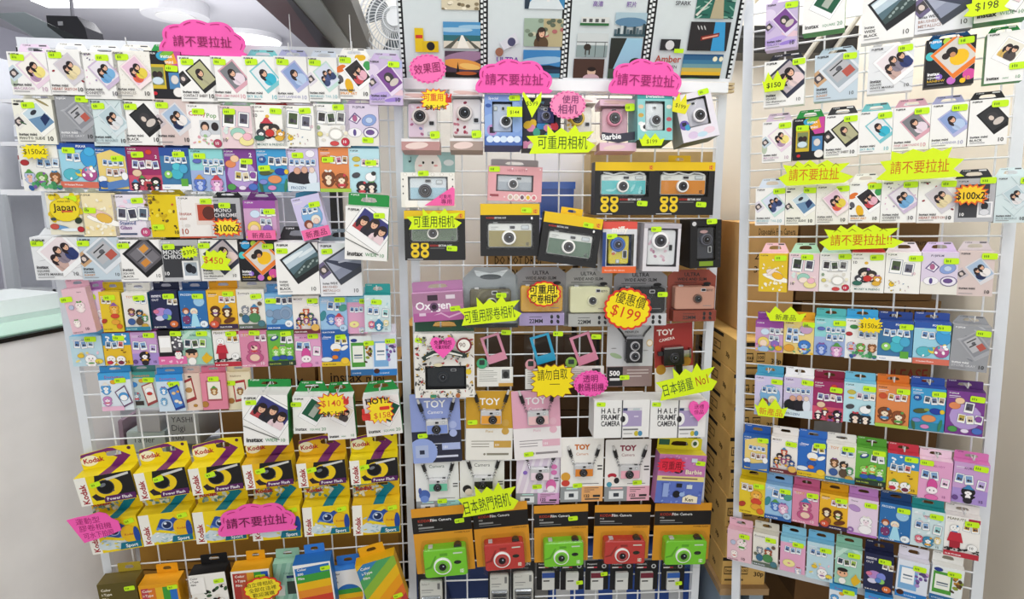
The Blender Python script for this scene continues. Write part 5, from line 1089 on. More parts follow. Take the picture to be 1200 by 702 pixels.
def pack(panel, label, src, key, x0, y0, x1, y1, D=.036, b=.02, rot=0, tab=10, tagat=(.25, .9), hook=0, tilt=0, group=None, shrink=.985, seed=0, tabshape=None):
    W, H, M = panel.place(x0, y0, x1, y1, D, b, rot, tilt)
    W *= shrink
    px = H / (y1 - y0)
    p = (FILM if src == 'F' else STK)[key]
    root = thing('film_pack' if src == 'F' or D > .032 else 'sticker_pack', label, 'film pack' if src == 'F' or D > .032 else 'sticker pack', M, group)
    mb = MB()
    side = p['side'] or p['base']
    mb.box(-W / 2, W / 2, -D, -.0014, 0, H, p['base'], side=side, top=p['tab'] if src == 'S' else p['base'], bottom=side)
    f = front(mb, -W / 2, W / 2, 0, H, -D)
    if src == 'F': film_art(f, p)
    else: draw(f, p['ops'])
    mb.build('carton', root)
    th = tab * px
    if th > 0:
        hang_tab(root, W * .97, H, th, p['tab'], tabshape or ('trap' if src == 'F' and p['fmt'] in ('mini', 'square', 'wide') or D > .032 else 'rect'))
    if tagat:
        price_tag(root, (tagat[0] - .5) * W, tagat[1] * H, -D - .0012, rot=random.Random(seed).uniform(-4, 4), seed=seed)
    if hook:
        q = panel.M.inverted() @ (M @ Vector((0, 0, H + th * .45)))
        peg_hook(panel, q.x, q.z, b + D + .012, panel.name)
    return root, W, H, M

def row(panel, rname, D, b, tab, tagat, hook, items):
    for i, it in enumerate(items):
        src, key, x0, y0, x1, y1 = it[:6]
        o = dict(D=D, b=b, tab=tab, tagat=tagat, hook=hook)
        if len(it) > 6: o.update(it[6])
        nm = o.pop('look', None)
        look = nm or (FILM if src == 'F' else STK)[key]['look']
        n = o.pop('n', i)
        label = f"{look}, {ORD[n]} in {rname} row of {panel.name}"
        pack(panel, label, src, key, x0, y0, x1, y1, seed=i * 7 + len(rname), **o)

# ---- left grid
row(LEFT, 'top', .036, .046, 10, (.26, .87), 0, [
    ('F', 'macaron', 11, 61, 58, 111, dict(tab=12)), ('F', 'heart', 56, 58, 99, 111), ('F', 'confetti', 96, 61, 140, 116, dict(tagat=(.6, .88))),
    ('F', 'sprinkles', 134, 60, 178, 116, dict(hook=1)), ('S', 'multi', 171, 60, 214, 115, dict(D=.034, tagat=(.72, .64))), ('F', 'contact', 210, 66, 253, 119),
    ('F', 'pink', 248, 66, 290, 119), ('F', 'sky', 285, 66, 327, 120), ('F', 'lavender', 322, 66, 362, 120, dict(hook=1)),
    ('F', 'mermaid', 360, 67, 398, 119), ('F', 'spray', 395, 64, 434, 116, dict(hook=1)), ('F', 'galaxy', 432, 70, 472, 123, dict(tagat=(.75, .9)))])
row(LEFT, 'second', .036, .042, 8, (.25, .86), 0, [
    ('F', 'slide', 17, 116, 64, 169, dict(tagat=(.4, .86))), ('F', 'stone', 67, 113, 110, 166, dict(tagat=(.75, .94))), ('F', 'bmarble', 107, 117, 149, 171), ('F', 'black', 144, 118, 188, 170),
    ('F', 'taupe', 181, 116, 224, 170), ('S', 'candy', 220, 122, 260, 174, dict(D=.036, tagat=(.35, .83))), ('S', 'twins', 257, 124, 300, 174, dict(D=.036, tagat=(.3, .86))),
    ('S', 'friends', 295, 123, 337, 174, dict(D=.036, tagat=(.7, .86))), ('S', 'whitetwo', 331, 124, 373, 172, dict(D=.036, tagat=(.65, .88))), ('S', 'sketch', 368, 122, 410, 172, dict(D=.036, tagat=(.7, .93))),
    ('S', 'lilac', 404, 122, 444, 171, dict(D=.036, tagat=(.66, .14)))])
row(LEFT, 'third', .034, .038, 8, (.3, .84), 0, [
    ('S', 'toycomic', 24, 170, 72, 224, dict(tagat=None)), ('S', 'pixar', 69, 168, 114, 220, dict(rot=-1)), ('S', 'duck', 112, 173, 152, 224, dict(tagat=(.68, .75))), ('S', 'magenta', 149, 172, 189, 223, dict(tagat=(.35, .82))),
    ('S', 'teal', 188, 173, 223, 222, dict(tagat=(.66, .84))), ('S', 'stitch', 223, 175, 264, 224), ('S', 'purple', 262, 175, 302, 225, dict(tagat=(.7, .72))), ('S', 'nemo', 300, 175, 339, 225, dict(tagat=(.25, .56))),
    ('S', 'frozen', 336, 174, 374, 224, dict(tagat=(.36, .84))), ('S', 'chip', 374, 173, 411, 225, dict(tagat=(.28, .73))), ('S', 'tsum', 409, 174, 445, 226, dict(tagat=(.72, .68), tab=11))])
row(LEFT, 'fourth', .034, .034, 6, (.7, .86), 0, [
    ('S', 'japan', 56, 226, 98, 275), ('S', 'eggpale', 95, 226, 138, 277, dict(tagat=(.25, .6))), ('S', 'glass', 133, 228, 176, 278), ('S', 'yellow', 170, 228, 214, 278, dict(tagat=(.32, .24))),
    ('S', 'redmini', 208, 230, 252, 279, dict(tagat=(.8, .88))), ('S', 'mono', 246, 232, 283, 280, dict(tagat=(.5, .82))), ('S', 'alice', 286, 235, 324, 281, dict(D=.033, tagat=(.8, .72), tab=9)),
    ('S', 'elsa', 347, 229, 381, 279, dict(D=.033, rot=13, b=.04, tagat=(.75, .76), tab=5)), ('F', 'gwide', 404, 243, 455, 305, dict(D=.045, b=.078, rot=-4, tab=14, tagat=(.78, .86), hook=1, tabshape='rect'))])
row(LEFT, 'fifth', .036, .030, 9, (.14, .86), 0, [
    ('F', 'wmarble', 38, 278, 95, 328), ('F', 'sunset', 93, 278, 142, 328), ('F', 'sqblack', 139, 281, 191, 330, dict(look='white square pack with orange seats in black photo')), ('S', 'mono4', 188, 281, 234, 330, dict(D=.036, tagat=(.25, .84))),
    ('F', 'star', 234, 281, 280, 329), ('F', 'sqrainbow', 280, 282, 324, 330, dict(tagat=(.8, .86))), ('F', 'wideblack', 323, 284, 374, 345, dict(D=.045, tab=16, tagat=(.17, .84))), ('F', 'brushed', 374, 285, 424, 347, dict(D=.045, tab=14, tagat=(.2, .85)))])
row(LEFT, 'sixth', .026, .026, 9, (.5, .86), 0, [
    ('S', 'rabbitpink', 78, 338, 107, 391, dict(rot=6, b=.05, tagat=(.12, .78))), ('S', 'catlilac', 103, 341, 125, 385, dict(rot=8, b=.022, tagat=(.3, .85))), ('S', 'pooh', 118, 342, 143, 389), ('S', 'toys', 145, 343, 175, 387, dict(tagat=(.66, .86))),
    ('S', 'navy', 177, 341, 209, 385, dict(tagat=(.7, .86))), ('S', 'ice', 211, 341, 243, 385, dict(tagat=(.7, .86))), ('S', 'chipyellow', 243, 340, 278, 385, dict(tagat=(.74, .9))), ('S', 'zoo', 278, 339, 311, 385, dict(tagat=(.7, .82))),
    ('S', 'elephant', 311, 344, 343, 386, dict(tagat=(.22, .8))), ('S', 'crowd', 343, 347, 375, 390, dict(tagat=(.75, .87))), ('S', 'stitchblue', 375, 348, 407, 391, dict(tagat=(.75, .92))), ('S', 'starpink', 406, 348, 430, 391, dict(b=.02, tagat=(.92, .88))),
    ('S', 'tealtux', 427, 346, 458, 389, dict(b=.05, rot=-1, tab=11, hook=1, tagat=(.46, .82)))])
row(LEFT, 'seventh', .026, .022, 7, (.7, .9), 0, [
    ('S', 'cinna', 83, 394, 121, 429, dict(tagat=(.66, .9))), ('S', 'kitty', 121, 390, 154, 428, dict(tagat=(.6, .84))), ('S', 'kuromi', 154, 389, 186, 428), ('S', 'blackpink', 184, 387, 218, 427),
    ('S', 'mint', 213, 387, 249, 427), ('S', 'peanuts', 250, 387, 282, 429), ('S', 'pinkbear', 281, 387, 315, 430, dict(tagat=(.55, .93))), ('S', 'aliens', 313, 387, 346, 428), ('S', 'melody', 344, 390, 378, 430),
    ('S', 'bluebird', 376, 391, 410, 429), ('S', 'lgreen', 410, 394, 437, 440, dict(tab=9, hook=1, tagat=(.85, .82))), ('S', 'lblue', 436, 392, 465, 440, dict(tab=9, hook=1, tagat=(.75, .84)))])
row(LEFT, 'eighth', .012, .018, 7, (.68, .8), 0, [
    ('S', 'cardblue', 117, 437, 155, 481, dict(b=.028)), ('S', 'cardteal', 150, 436, 184, 478, dict(b=.016, tagat=(.75, .78))), ('S', 'cardnavy', 184, 439, 216, 482, dict(b=.028, tagat=(.66, .74))), ('S', 'cardbeige', 212, 438, 236, 481, dict(b=.015, tagat=None)),
    ('S', 'cardpink', 236, 437, 266, 480, dict(b=.028, tagat=(.52, .84))), ('S', 'cardcream', 266, 436, 295, 480, dict(b=.016, tagat=(.15, .72)))])
row(LEFT, 'ninth', .04, .034, 10, (.2, .86), 1, [
    ('F', 'gwide', 284, 463, 338, 522, dict(D=.06, rot=-2, tab=9, look='big white wide-format pack with green hang tab', tabshape='rect')), ('F', 'gsquare', 343, 465, 384, 508, dict(rot=-2, tab=12, look='white square-format pack half behind price burst', tagat=(.1, .8))),
    ('F', 'gmini', 382, 466, 416, 515, dict(rot=2, tab=12, look='narrow white mini pack behind red hand sign', tagat=None)), ('F', 'gsquare', 427, 464, 470, 510, dict(rot=4, tab=12, look='white square-format pack behind HOT sign', tagat=None))])

# ---- right grid
row(RIGHT, 'top', .036, .05, 10, (.8, .9), 0, [
    ('F', 'galaxy', 897, 2, 935, 57), ('F', 'gsquare', 941, -22, 991, 36, dict(look='white square-format pack showing green underside', D=.05, tab=0, tagat=None)), ('F', 'wideblack', 1010, -20, 1073, 47, dict(tagat=None)), ('F', 'brushed', 1073, -27, 1142, 36, dict(tagat=None)),
    ('F', 'gwide', 1143, -40, 1207, 23, dict(look='white wide-format pack showing green underside', D=.05, tab=0, tagat=None))])
row(RIGHT, 'second', .036, .046, 10, (.8, .9), 0, [
    ('F', 'star', 895, 70, 943, 124, dict(tagat=(.85, .92))), ('F', 'sunset', 954, 62, 1006, 117), ('F', 'wmarble', 1017, 53, 1071, 108), ('F', 'sqrainbow', 1084, 44, 1143, 100), ('F', 'gmini', 1155, 37, 1201, 96, dict(tagat=(.85, .3)))])
row(RIGHT, 'third', .036, .042, 11, (.76, .88), 0, [
    ('F', 'macaron', 893, 142, 928, 190), ('S', 'multi', 929, 138, 966, 187, dict(D=.036, tagat=(.3, .76))), ('F', 'contact', 966, 134, 1006, 184), ('F', 'sky', 1006, 130, 1046, 180),
    ('F', 'pink', 1046, 125, 1090, 176), ('F', 'lavender', 1090, 121, 1134, 173), ('F', 'black', 1135, 116, 1182, 170)])
row(RIGHT, 'fourth', .036, .036, 11, (.8, .9), 0, [
    ('F', 'mermaid', 885, 220, 920, 264), ('F', 'slide', 920, 219, 956, 264), ('F', 'sprinkles', 956, 217, 995, 263), ('F', 'spray', 995, 214, 1032, 261),
    ('F', 'confetti', 1032, 212, 1075, 261), ('F', 'heart', 1075, 211, 1120, 261), ('S', 'mono', 1119, 209, 1166, 260, dict(D=.036, tagat=(.8, .94))), ('F', 'bmarble', 1166, 207, 1206, 261, dict(tagat=(.95, .9)))])
row(RIGHT, 'fifth', .034, .032, 11, (.75, .88), 0, [
    ('S', 'egg', 889, 297, 923, 342), ('S', 'twins', 924, 297, 960, 341, dict(tagat=(.6, .9))), ('S', 'sketch', 960, 297, 997, 342, dict(tagat=(.8, .92))), ('S', 'friends', 997, 296, 1037, 343, dict(tagat=(.75, .88))),
    ('S', 'whitetwo', 1037, 296, 1079, 344, dict(tagat=(.85, .86))), ('S', 'lilac', 1079, 296, 1123, 345, dict(tagat=(.8, .8))), ('F', 'taupe', 1122, 295, 1165, 347, dict(tagat=(.85, .9)))])
row(RIGHT, 'sixth', .032, .026, 9, (.8, .88), 1, [
    ('S', 'alice', 885, 377, 918, 412, dict(tagat=None, hook=0)), ('S', 'stitchyellow', 918, 377, 954, 415, dict(tagat=(.82, .92), hook=0)), ('S', 'stitch', 954, 373, 991, 417, dict(look='teal pack with two plush shapes and pale cards')),
    ('S', 'toycomic', 990, 374, 1029, 421, dict(tagat=None)), ('S', 'teal', 1028, 377, 1070, 423), ('S', 'pixar', 1070, 378, 1114, 427), ('F', 'stone', 1114, 382, 1160, 435, dict(tagat=(.8, .85), rot=-2))])
row(RIGHT, 'seventh', .032, .022, 9, (.8, .88), 1, [
    ('S', 'elsa', 884, 441, 917, 487), ('S', 'frozen', 918, 443, 953, 489, dict(tagat=(.8, .9))), ('S', 'magenta', 952, 447, 989, 493, dict(tagat=(.75, .8))), ('S', 'tsum', 988, 449, 1026, 496),
    ('S', 'chip', 1026, 452, 1066, 501), ('S', 'nemo', 1066, 455, 1108, 505), ('S', 'purple', 1108, 459, 1154, 510, dict(tagat=(.8, .85)))])
row(RIGHT, 'eighth', .026, .018, 9, (.75, .9), 0, [
    ('S', 'duck', 870, 511, 902, 552), ('S', 'crowd', 903, 513, 935, 554, dict(tagat=(.75, .84))), ('S', 'bluebird', 934, 517, 969, 559), ('S', 'toys', 967, 521, 1003, 564),
    ('S', 'aliens', 1002, 526, 1039, 568, dict(hook=1)), ('S', 'kitty', 1039, 533, 1077, 577, dict(hook=1)), ('S', 'melody', 1076, 540, 1116, 586, dict(tagat=(.22, .92), hook=1)), ('S', 'kuromi', 1116, 543, 1159, 591, dict(hook=1, rot=-1))])
row(RIGHT, 'ninth', .026, .016, 9, (.75, .86), 0, [
    ('S', 'pooh', 866, 563, 897, 603), ('S', 'stitchblue', 896, 569, 928, 609), ('S', 'pinkbear', 928, 574, 960, 614), ('S', 'chipyellow', 960, 580, 994, 620),
    ('S', 'catlilac', 993, 585, 1029, 628), ('S', 'ice', 1030, 591, 1068, 635), ('S', 'tealtux', 1067, 598, 1107, 642), ('S', 'peanuts', 1106, 606, 1149, 653, dict(hook=1))])
row(RIGHT, 'tenth', .026, .014, 9, (.7, .84), 0, [
    ('S', 'rabbitpink', 852, 622, 881, 658), ('S', 'zoo', 882, 626, 912, 664), ('S', 'starpink', 914, 631, 944, 671), ('S', 'cinna', 945, 637, 977, 680),
    ('S', 'mint', 978, 643, 1010, 686), ('S', 'navy', 1012, 650, 1047, 694, dict(tab=10)), ('S', 'lblue', 1050, 658, 1088, 702, dict(rot=-2, tab=11)), ('S', 'lgreen', 1090, 665, 1129, 706, dict(rot=-2, tab=11))])
row(RIGHT, 'bottom', .012, .013, 4, (.7, .84), 0, [
    ('S', 'cardblue', 971, 686, 1004, 728), ('S', 'cardnavy', 1012, 697, 1046, 738, dict(tab=2))])
# tall hooks standing up above the left top rail
for px in (343, 412):
    q = LEFT.loc(px, 60, .02)
    peg_hook(LEFT, q[0], q[1], .03, 'left grid', tip=.075)
# ------------------------------------------------------------------ boxed and carded cameras
def oct_pts(x0, x1, z0, z1):
    xm, zm = (x0 + x1) / 2, (z0 + z1) / 2
    return [(x1, zm), (x1, z1), (xm, z1), (x0, z1), (x0, zm), (x0, z0), (xm, z0), (x1, z0)]

def lens_part(parent, cx, cz, r, y, ring='e9e9e6', inner='1a1a1c', depth=.012, out=None, name='lens'):
    k = .86 if ring == 'fbfbf8' else .74
    mb = MB()
    mb.cyl(cx, cz, r, y - depth, y + .001, ring, 'plastic', out or ring, 28, bev=min(.002, r * .15))
    mb.cyl(cx, cz, r * k, y - depth - .0012, y - depth * .6, inner, 'plastic', inner, 24, bev=r * .08)
    mb.ring(cx, cz, r * .52, r * .58, y - depth - .0014, '6c6c72', 'plastic')
    mb.cyl(cx, cz, r * .42, y - depth - .0022, y - depth, '0c0c14', 'plastic', n=20)
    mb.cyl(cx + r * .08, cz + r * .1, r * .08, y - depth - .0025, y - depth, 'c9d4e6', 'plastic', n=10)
    return mb.build(name, parent)

def pane_part(parent, x0, x1, z0, z1, y, col='26262a', rim='d9d9dc', name='viewfinder'):
    mb = MB()
    mb.prism(rrect(x0, x1, z0, z1, min(x1 - x0, z1 - z0) * .2), y - .002, y + .002, rim, 'plastic')
    e = min(x1 - x0, z1 - z0) * .16
    mb.prism(rrect(x0 + e, x1 - e, z0 + e, z1 - e, e), y - .0028, y, col, 'plastic')
    return mb.build(name, parent)

def compact(parent, x0, x1, z0, z1, yb, dep, body='e9e9e6', skin=None, split=.7, lens=(.48, .42, .2), ring='ececea', inner='1a1a1c', vf=(.5, .82, .16, .2), flash=(.82, .82, .16, .2), button=True, deco=None, lensdepth=.012, name='camera'):
    """small compact camera: rounded body, coloured skin, lens, viewfinder, flash"""
    w, h = x1 - x0, z1 - z0
    y = yb - dep
    mb = MB()
    mb.prism(rrect(x0, x1, z0, z1, min(w, h) * .1), y, yb, body, 'plastic', bev=.002)
    f = front(mb, x0 + .002, x1 - .002, z0 + .002, z1 - .002, y - .0002, 'plastic')
    if skin:
        f.rect(.0, .0, 1, f.a * split, skin)
    if deco: deco(f)
    if button:
        mb.box(x0 + w * .12, x0 + w * .22, yb - dep * .7, yb - dep * .3, z1 - .001, z1 + h * .05, 'c9c9cc', 'plastic')
        mb.box(x0 + w * .72, x0 + w * .88, yb - dep * .7, yb - dep * .3, z1 - .001, z1 + h * .04, '2c2c30', 'plastic')
    cam = mb.build(name, parent)
    if lens: lens_part(cam, x0 + w * lens[0], z0 + h * lens[1], h * lens[2] if h < w else w * lens[2], y, ring, inner, lensdepth)
    if vf: pane_part(cam, x0 + w * (vf[0] - vf[2] / 2), x0 + w * (vf[0] + vf[2] / 2), z0 + h * (vf[1] - vf[3] / 2), z0 + h * (vf[1] + vf[3] / 2), y)
    if flash: pane_part(cam, x0 + w * (flash[0] - flash[2] / 2), x0 + w * (flash[0] + flash[2] / 2), z0 + h * (flash[1] - flash[3] / 2), z0 + h * (flash[1] + flash[3] / 2), y, 'd5dadd', 'a9adb0', 'flash')
    return cam

def cover(parent, x0, x1, z0, z1, y0, y1, r=.004, name='clear_cover'):
    mb = MB()
    mb.prism(rrect(x0, x1, z0, z1, r), y0, y1, 'ffffff', 'clear', bev=min(.004, (y1 - y0) * .3))
    return mb.build(name, parent)

def window_carton(root, W, H, D, base, win, inner='3a3a40', side=None, top=None, bottom=None, art=None):
    """carton with a real opening cut in its front; win = x0,x1,z0,z1 as fractions"""
    mb = MB()
    x0, x1, z0, z1 = -W / 2 + win[0] * W, -W / 2 + win[1] * W, win[2] * H, win[3] * H
    mb.holed(oct_pts(-W / 2, W / 2, 0, H), oct_pts(x0, x1, z0, z1), -D, -D + .001, base)
    side = side or base; top = top or base; bottom = bottom or base
    F = mb.face
    for s in (-1, 1):
        x = s * W / 2
        P = [(x, -D, 0), (x, -.0014, 0), (x, -.0014, H), (x, -D, H)]
        F(P if s > 0 else P[::-1], side)
    F([(-W / 2, -D, H), (W / 2, -D, H), (W / 2, -.0014, H), (-W / 2, -.0014, H)], top)
    F([(-W / 2, -.0014, 0), (W / 2, -.0014, 0), (W / 2, -D, 0), (-W / 2, -D, 0)], bottom)
    F([(-W / 2, -.0014, 0), (-W / 2, -.0014, H), (W / 2, -.0014, H), (W / 2, -.0014, 0)], base)
    F([(-W / 2, -.003, 0), (W / 2, -.003, 0), (W / 2, -.003, H), (-W / 2, -.003, H)], inner)
    f = front(mb, -W / 2, W / 2, 0, H, -D)
    f.holes = [(win[0], win[1], win[2] * f.a, win[3] * f.a)]
    if art: art(f)
    mb.build('carton', root)
    return x0, x1, z0, z1

def klogo(f, x, z, s, col, k='f0c22c'):
    f.rect(x - s, z - s, x + s, z + s, col)
    f.poly([(x - s * .1, z), (x + s * .8, z + s * .8), (x + s, z + s * .4), (x + s * .35, z), (x + s, z - s * .4), (x + s * .8, z - s * .8)], k)
    f.rect(x - s * .7, z - s, x - s * .4, z + s, k)

def kodak_box(label, rect, skin, panel=CENT, rot=0, b=.02, D=.05, icons=False, win=None, tab=0, sticker=(.78, .3), rings=False, seed=0):
    W, H, M = panel.place(*rect, D, b, rot)
    root = thing('camera_box', label, 'boxed camera', M)
    win = win or ((.1, .91, .13, .68) if not icons else (.08, .9, .35, .82))
    def art(f):
        a = f.a
        f.rect(0, a * .79 if not icons else a * .84, 1, a, 'e9c21c')
        klogo(f, .93, a * (.9 if icons else .86), .03, 'd2403a', 'e9c21c')
        if icons:
            for i, (x, z) in enumerate(((.17, .27), (.33, .27), (.17, .11), (.33, .11))):
                f.ell(x, z * a + .02, .07, .07, 'ecc92a', n=18); f.ell(x, z * a + .025, .034, .026, '3a3520', n=8) if i % 2 else f.rect(x - .03, z * a + .005, x + .03, z * a + .04, '3a3520')
            f.text('KODAK', .42, a * .28, .032, 'c8382f', bold=.02); f.text('EKTAR H35', .56, a * .28, .032, 'f0f0f0', bold=.02)
            f.rect(.42, a * .24, .66, a * .25, '8c8c8c'); f.rect(.04, a * .015, .3, a * .03, 'd0d0d0')
        else:
            f.text('KODAK', .1, a * .72, .028, 'c8382f', bold=.02); f.text('EKTAR H35', .24, a * .72, .028, 'e6e6e6', bold=.02)
            f.ell(.87, a * .73, .018, .024, 'f2f2f2')
    x0, x1, z0, z1 = window_carton(root, W, H, D, '232325', win, '1c1c20', top='e9c21c', art=art)
    mb = MB(); mb.box(x0 + .004, x1 - .004, -D + .026, -.003, z0 + .002, z0 + .01, '2a2a2e'); mb.build('inner_tray', root)
    e = (x1 - x0) * .035
    def deco(f):
        klogo(f, .91, f.a * .12, .035, '1c1c1e', skin)
        f.rect(.05, f.a * .86, .22, f.a * .885, '9a9a9c'); f.rect(.05, f.a * .78, .16, f.a * .8, '9a9a9c')
        if rings:
            for k in range(5): f.ell(.2 + .17 * k, f.a * (.2 + .12 * (k % 2)), .1, .03, '9fdfe2', 20 * k)
    cz1 = z1 - (z1 - z0) * .1
    compact(root, x0 + e, x1 - e, z0 + e, cz1, -D + .026, .018, 'e6e6e2', skin, .72, (.47, .42, .3), 'f6f6f3', '141417', (.55, .84, .14, .17), (.84, .84, .18, .17), deco=deco)
    mb = MB()                                   # white wrist strap lying over the camera
    R = random.Random(seed + 5)
    P = []
    for k in range(9):
        t = k / 8
        P.append((x0 + (x1 - x0) * (.08 + .84 * t), -D + .0065 - .0015 * (k % 2), z0 + (z1 - z0) * (.93 + .05 * math.sin(k * 1.9 + seed))))
    if icons: mb.tube(P, .0022, 'eeeeee', 'plastic', 6); mb.build('wrist_strap', root)
    cover(root, x0, x1, z0, z1, -D + .0005, -D + .0025)
    if tab: hang_tab(root, W * .38, H, tab * H / (rect[3] - rect[1]), 'e9c21c', 'rect', texts=False)
    if sticker: price_tag(root, (sticker[0] - .5) * W, sticker[1] * H, -D - .0012, rot=-3, seed=seed)
    return root

kodak_box('boxed camera with turquoise swirl skin, black box left of the pair', (697, 190, 767, 252), '5fc4c8', icons=True, rings=True, b=.03, seed=1, sticker=(.8, .22))
kodak_box('boxed camera with bright orange skin, black box under the tilted silver box', (767, 190, 837, 252), 'dd8a2c', icons=True, tab=9, b=.03, seed=2, sticker=(.79, .2))
kodak_box('black camera box behind lime crown sign at left edge of middle grid', (474, 247, 545, 305), '5d7356', icons=True, b=.03, seed=3, sticker=(.78, .24))
kodak_box('boxed camera with khaki skin and yellow top, hanging upright', (563, 239, 632, 300), '9a8a4a', b=.03, seed=4, sticker=(.78, .88))
kodak_box('boxed camera with dark green skin, tilted beside the khaki one', (634, 252, 703, 310), '54705a', rot=-8, tab=8, b=.045, seed=5, sticker=(.76, .84))

def toy_window_box(label, rect, base, win, cam, art=None, panel=CENT, rot=0, tilt=0, D=.06, b=.02, inner='8a8f9a', side=None, top=None, bottom=None, tag_at=None, cam_depth=.03, extra=None, seed=0, tab=None):
    W, H, M = panel.place(*rect, D, b, rot, tilt)
    root = thing('camera_box', label, 'boxed camera', M)
    x0, x1, z0, z1 = window_carton(root, W, H, D, base, win, inner, side, top, bottom, art)
    w, h = x1 - x0, z1 - z0
    c = dict(cam)
    r = c.pop('at', (.03, .97, .03, .96))
    compact(root, x0 + w * r[0], x0 + w * r[1], z0 + h * r[2], z0 + h * r[3], -D + .008 + cam_depth, cam_depth, button=False, **c)
    mb = MB(); mb.box(x0 + w * .1, x1 - w * .1, -D + .008 + cam_depth, -.003, z0 + .002, z0 + h * r[2] + .004, inner); mb.build('inner_tray', root)
    cover(root, x0, x1, z0, z1, -D + .0005, -D + .0022)
    if extra: extra(root, W, H, D)
    if tab: hang_tab(root, W * tab[0], H, tab[1] * H / (rect[3] - rect[1]), tab[2], 'rect', texts=False)
    if tag_at: price_tag(root, (tag_at[0] - .5) * W, tag_at[1] * H, -D - .0012, rot=2, seed=seed)
    return root

def clear_box(label, rect, cam, lo, hi, panel=CENT, rot=0, tilt=0, D=.06, b=.02, bottomcol='b98d8a', tag_at=(.75, .16), deco=None, topcol='e9e6e6', seed=0):
    """clear plastic box with a coloured cardboard base and header"""
    W, H, M = panel.place(*rect, D, b, rot, tilt)
    root = thing('clear_camera_pack', label, 'boxed camera', M)
    mb = MB()
    mb.box(-W / 2, W / 2, -D, -.001, 0, H * lo, bottomcol, bottom=bottomcol)
    f = front(mb, -W / 2, W / 2, 0, H * lo, -D)
    f.rect(0, f.a * .75, 1, f.a, topcol); f.ell(.4, f.a * .4, .3, f.a * .3, 'e6cfc8', 5)
    mb.build('base_tray', root)
    mb = MB(); mb.box(-W / 2, W / 2, -D, -.001, H * hi, H, topcol)
    f = front(mb, -W / 2, W / 2, H * hi, H, -D); f.ell(.5, f.a * .5, .4, f.a * .3, 'd9b8b2', -4); f.rect(.1, f.a * .2, .5, f.a * .3, 'b98d8a')
    mb.build('header_card', root)
    c = dict(cam)
    r = c.pop('at', (.1, .9, lo + .02, hi - .04))
    compact(root, -W / 2 + W * r[0], -W / 2 + W * r[1], H * r[2], H * r[3], -D + .048, .03, button=False, deco=deco, **c)
    cover(root, -W / 2 + .001, W / 2 - .001, H * lo, H * hi, -D, -.002)
    if tag_at: price_tag(root, (tag_at[0] - .5) * W, tag_at[1] * H, -D - .0045, w=.024, h=.018, rot=4, seed=seed)
    return root, W, H, D
    return root
def prints(cols, seed, n=14, x1=.55):
    def g(f):
        R = random.Random(seed)
        f.rect(0, 0, x1, f.a, cols[0])
        for i in range(n): f.ell(R.uniform(.05, x1 - .05), R.uniform(.05, .95) * f.a, .07, .05, R.choice(cols[1:]), R.uniform(0, 180), 9)
    return g
portrait = dict(lens=(.42, .6, .28), ring='e6ddd9', vf=(.82, .42, .22, .16), flash=(.8, .12, .26, .1))
clear_box('clear box with pink flowered camera under the red hand sign', (470, 111, 515, 180), dict(portrait, body='ece8ea', at=(.16, .92, .24, .84)), .2, .88, D=.07, b=.02, tilt=6, deco=prints(['e6cfe0', 'b0688c', '8a8fc0', 'c8504f', 'f2e6ee'], 3), tag_at=(.88, .26), seed=3)
clear_box('clear box with white camera printed with crimson dots', (527, 108, 566, 180), dict(portrait, body='efebea', at=(.08, .95, .26, .88)), .2, .9, D=.07, b=.02, tilt=6, deco=prints(['f1e4e6', 'a8344c', '8c2c44', 'c87a8a'], 4), bottomcol='a8948a', tag_at=(.8, .26), seed=4)

def art_blue(f):
    a = f.a
    f.rect(0, 0, 1, a * .18, '4a6ab0'); f.ell(.2, a * .4, .3, .3, '90aede'); f.ell(.85, a * .55, .2, .4, '8caadc')
    f.text('Special', .1, a * .9, .07, 'f0f4fa', bold=.01); f.rect(.62, a * .92, .86, a * .94, 'e6eefa')
    for i in range(5): f.ell(.14 + .18 * i, a * .12, .1, .09, 'dfe9f6' if i % 2 else 'cfdff2', n=10)
    f.ell(.2, a * .3, .14, .15, 'b48ac0'); f.rect(.13, a * .24, .27, a * .36, '2c2630'); f.ell(.1, a * .78, .08, .05, '3a5aa0')
toy_window_box('pale blue window box with silver camera and purple round sticker', (568, 115, 612, 176), '7d9cd6', (.2, .74, .26, .86), dict(body='c6cfe6', skin=None, lens=(.68, .34, .33), ring='dfe3ee', vf=(.55, .82, .18, .14), flash=(.15, .82, .2, .16)), art_blue, D=.085, b=.02, tilt=7, side='5f7fc0', bottom='3c4a86', tag_at=(.8, .93), seed=5)

def art_mix(f):
    R = random.Random(8)
    a = f.a
    f.rect(0, 0, 1, a, '2c2f3c'); f.text('Disney', .3, a * .9, .07, '6fb4dc')
    for i in range(22): f.ell(R.uniform(0, 1), R.uniform(0, .5) * a, .12, .1, R.choice(['d9b02c', 'c83a48', 'e6e2da', '3f9a86', 'd98ab0', '2f7fc0']), R.uniform(0, 180), 9)
toy_window_box('dark box with colourful printed shapes behind lime star sign', (613, 118, 657, 178), '2c2f3c', (.35, .86, .5, .86), dict(body='34406e', skin='46508a', lens=(.5, .4, .28), ring='8a90b4', vf=(.5, .84, .2, .16), flash=None), art_mix, D=.07, b=.02, tilt=6, seed=6)
clear_box('white clear pack with golden ribbon behind pink oval sign', (658, 116, 699, 179), dict(portrait, body='f0ece6', ring='e3c24a', at=(.15, .9, .28, .86)), .22, .9, D=.06, b=.02, tilt=4, bottomcol='d8c49a', topcol='f4f2ee', deco=prints(['f4efe4', 'd9a52c', 'e9c76a', 'c98f3c'], 9), tag_at=None)
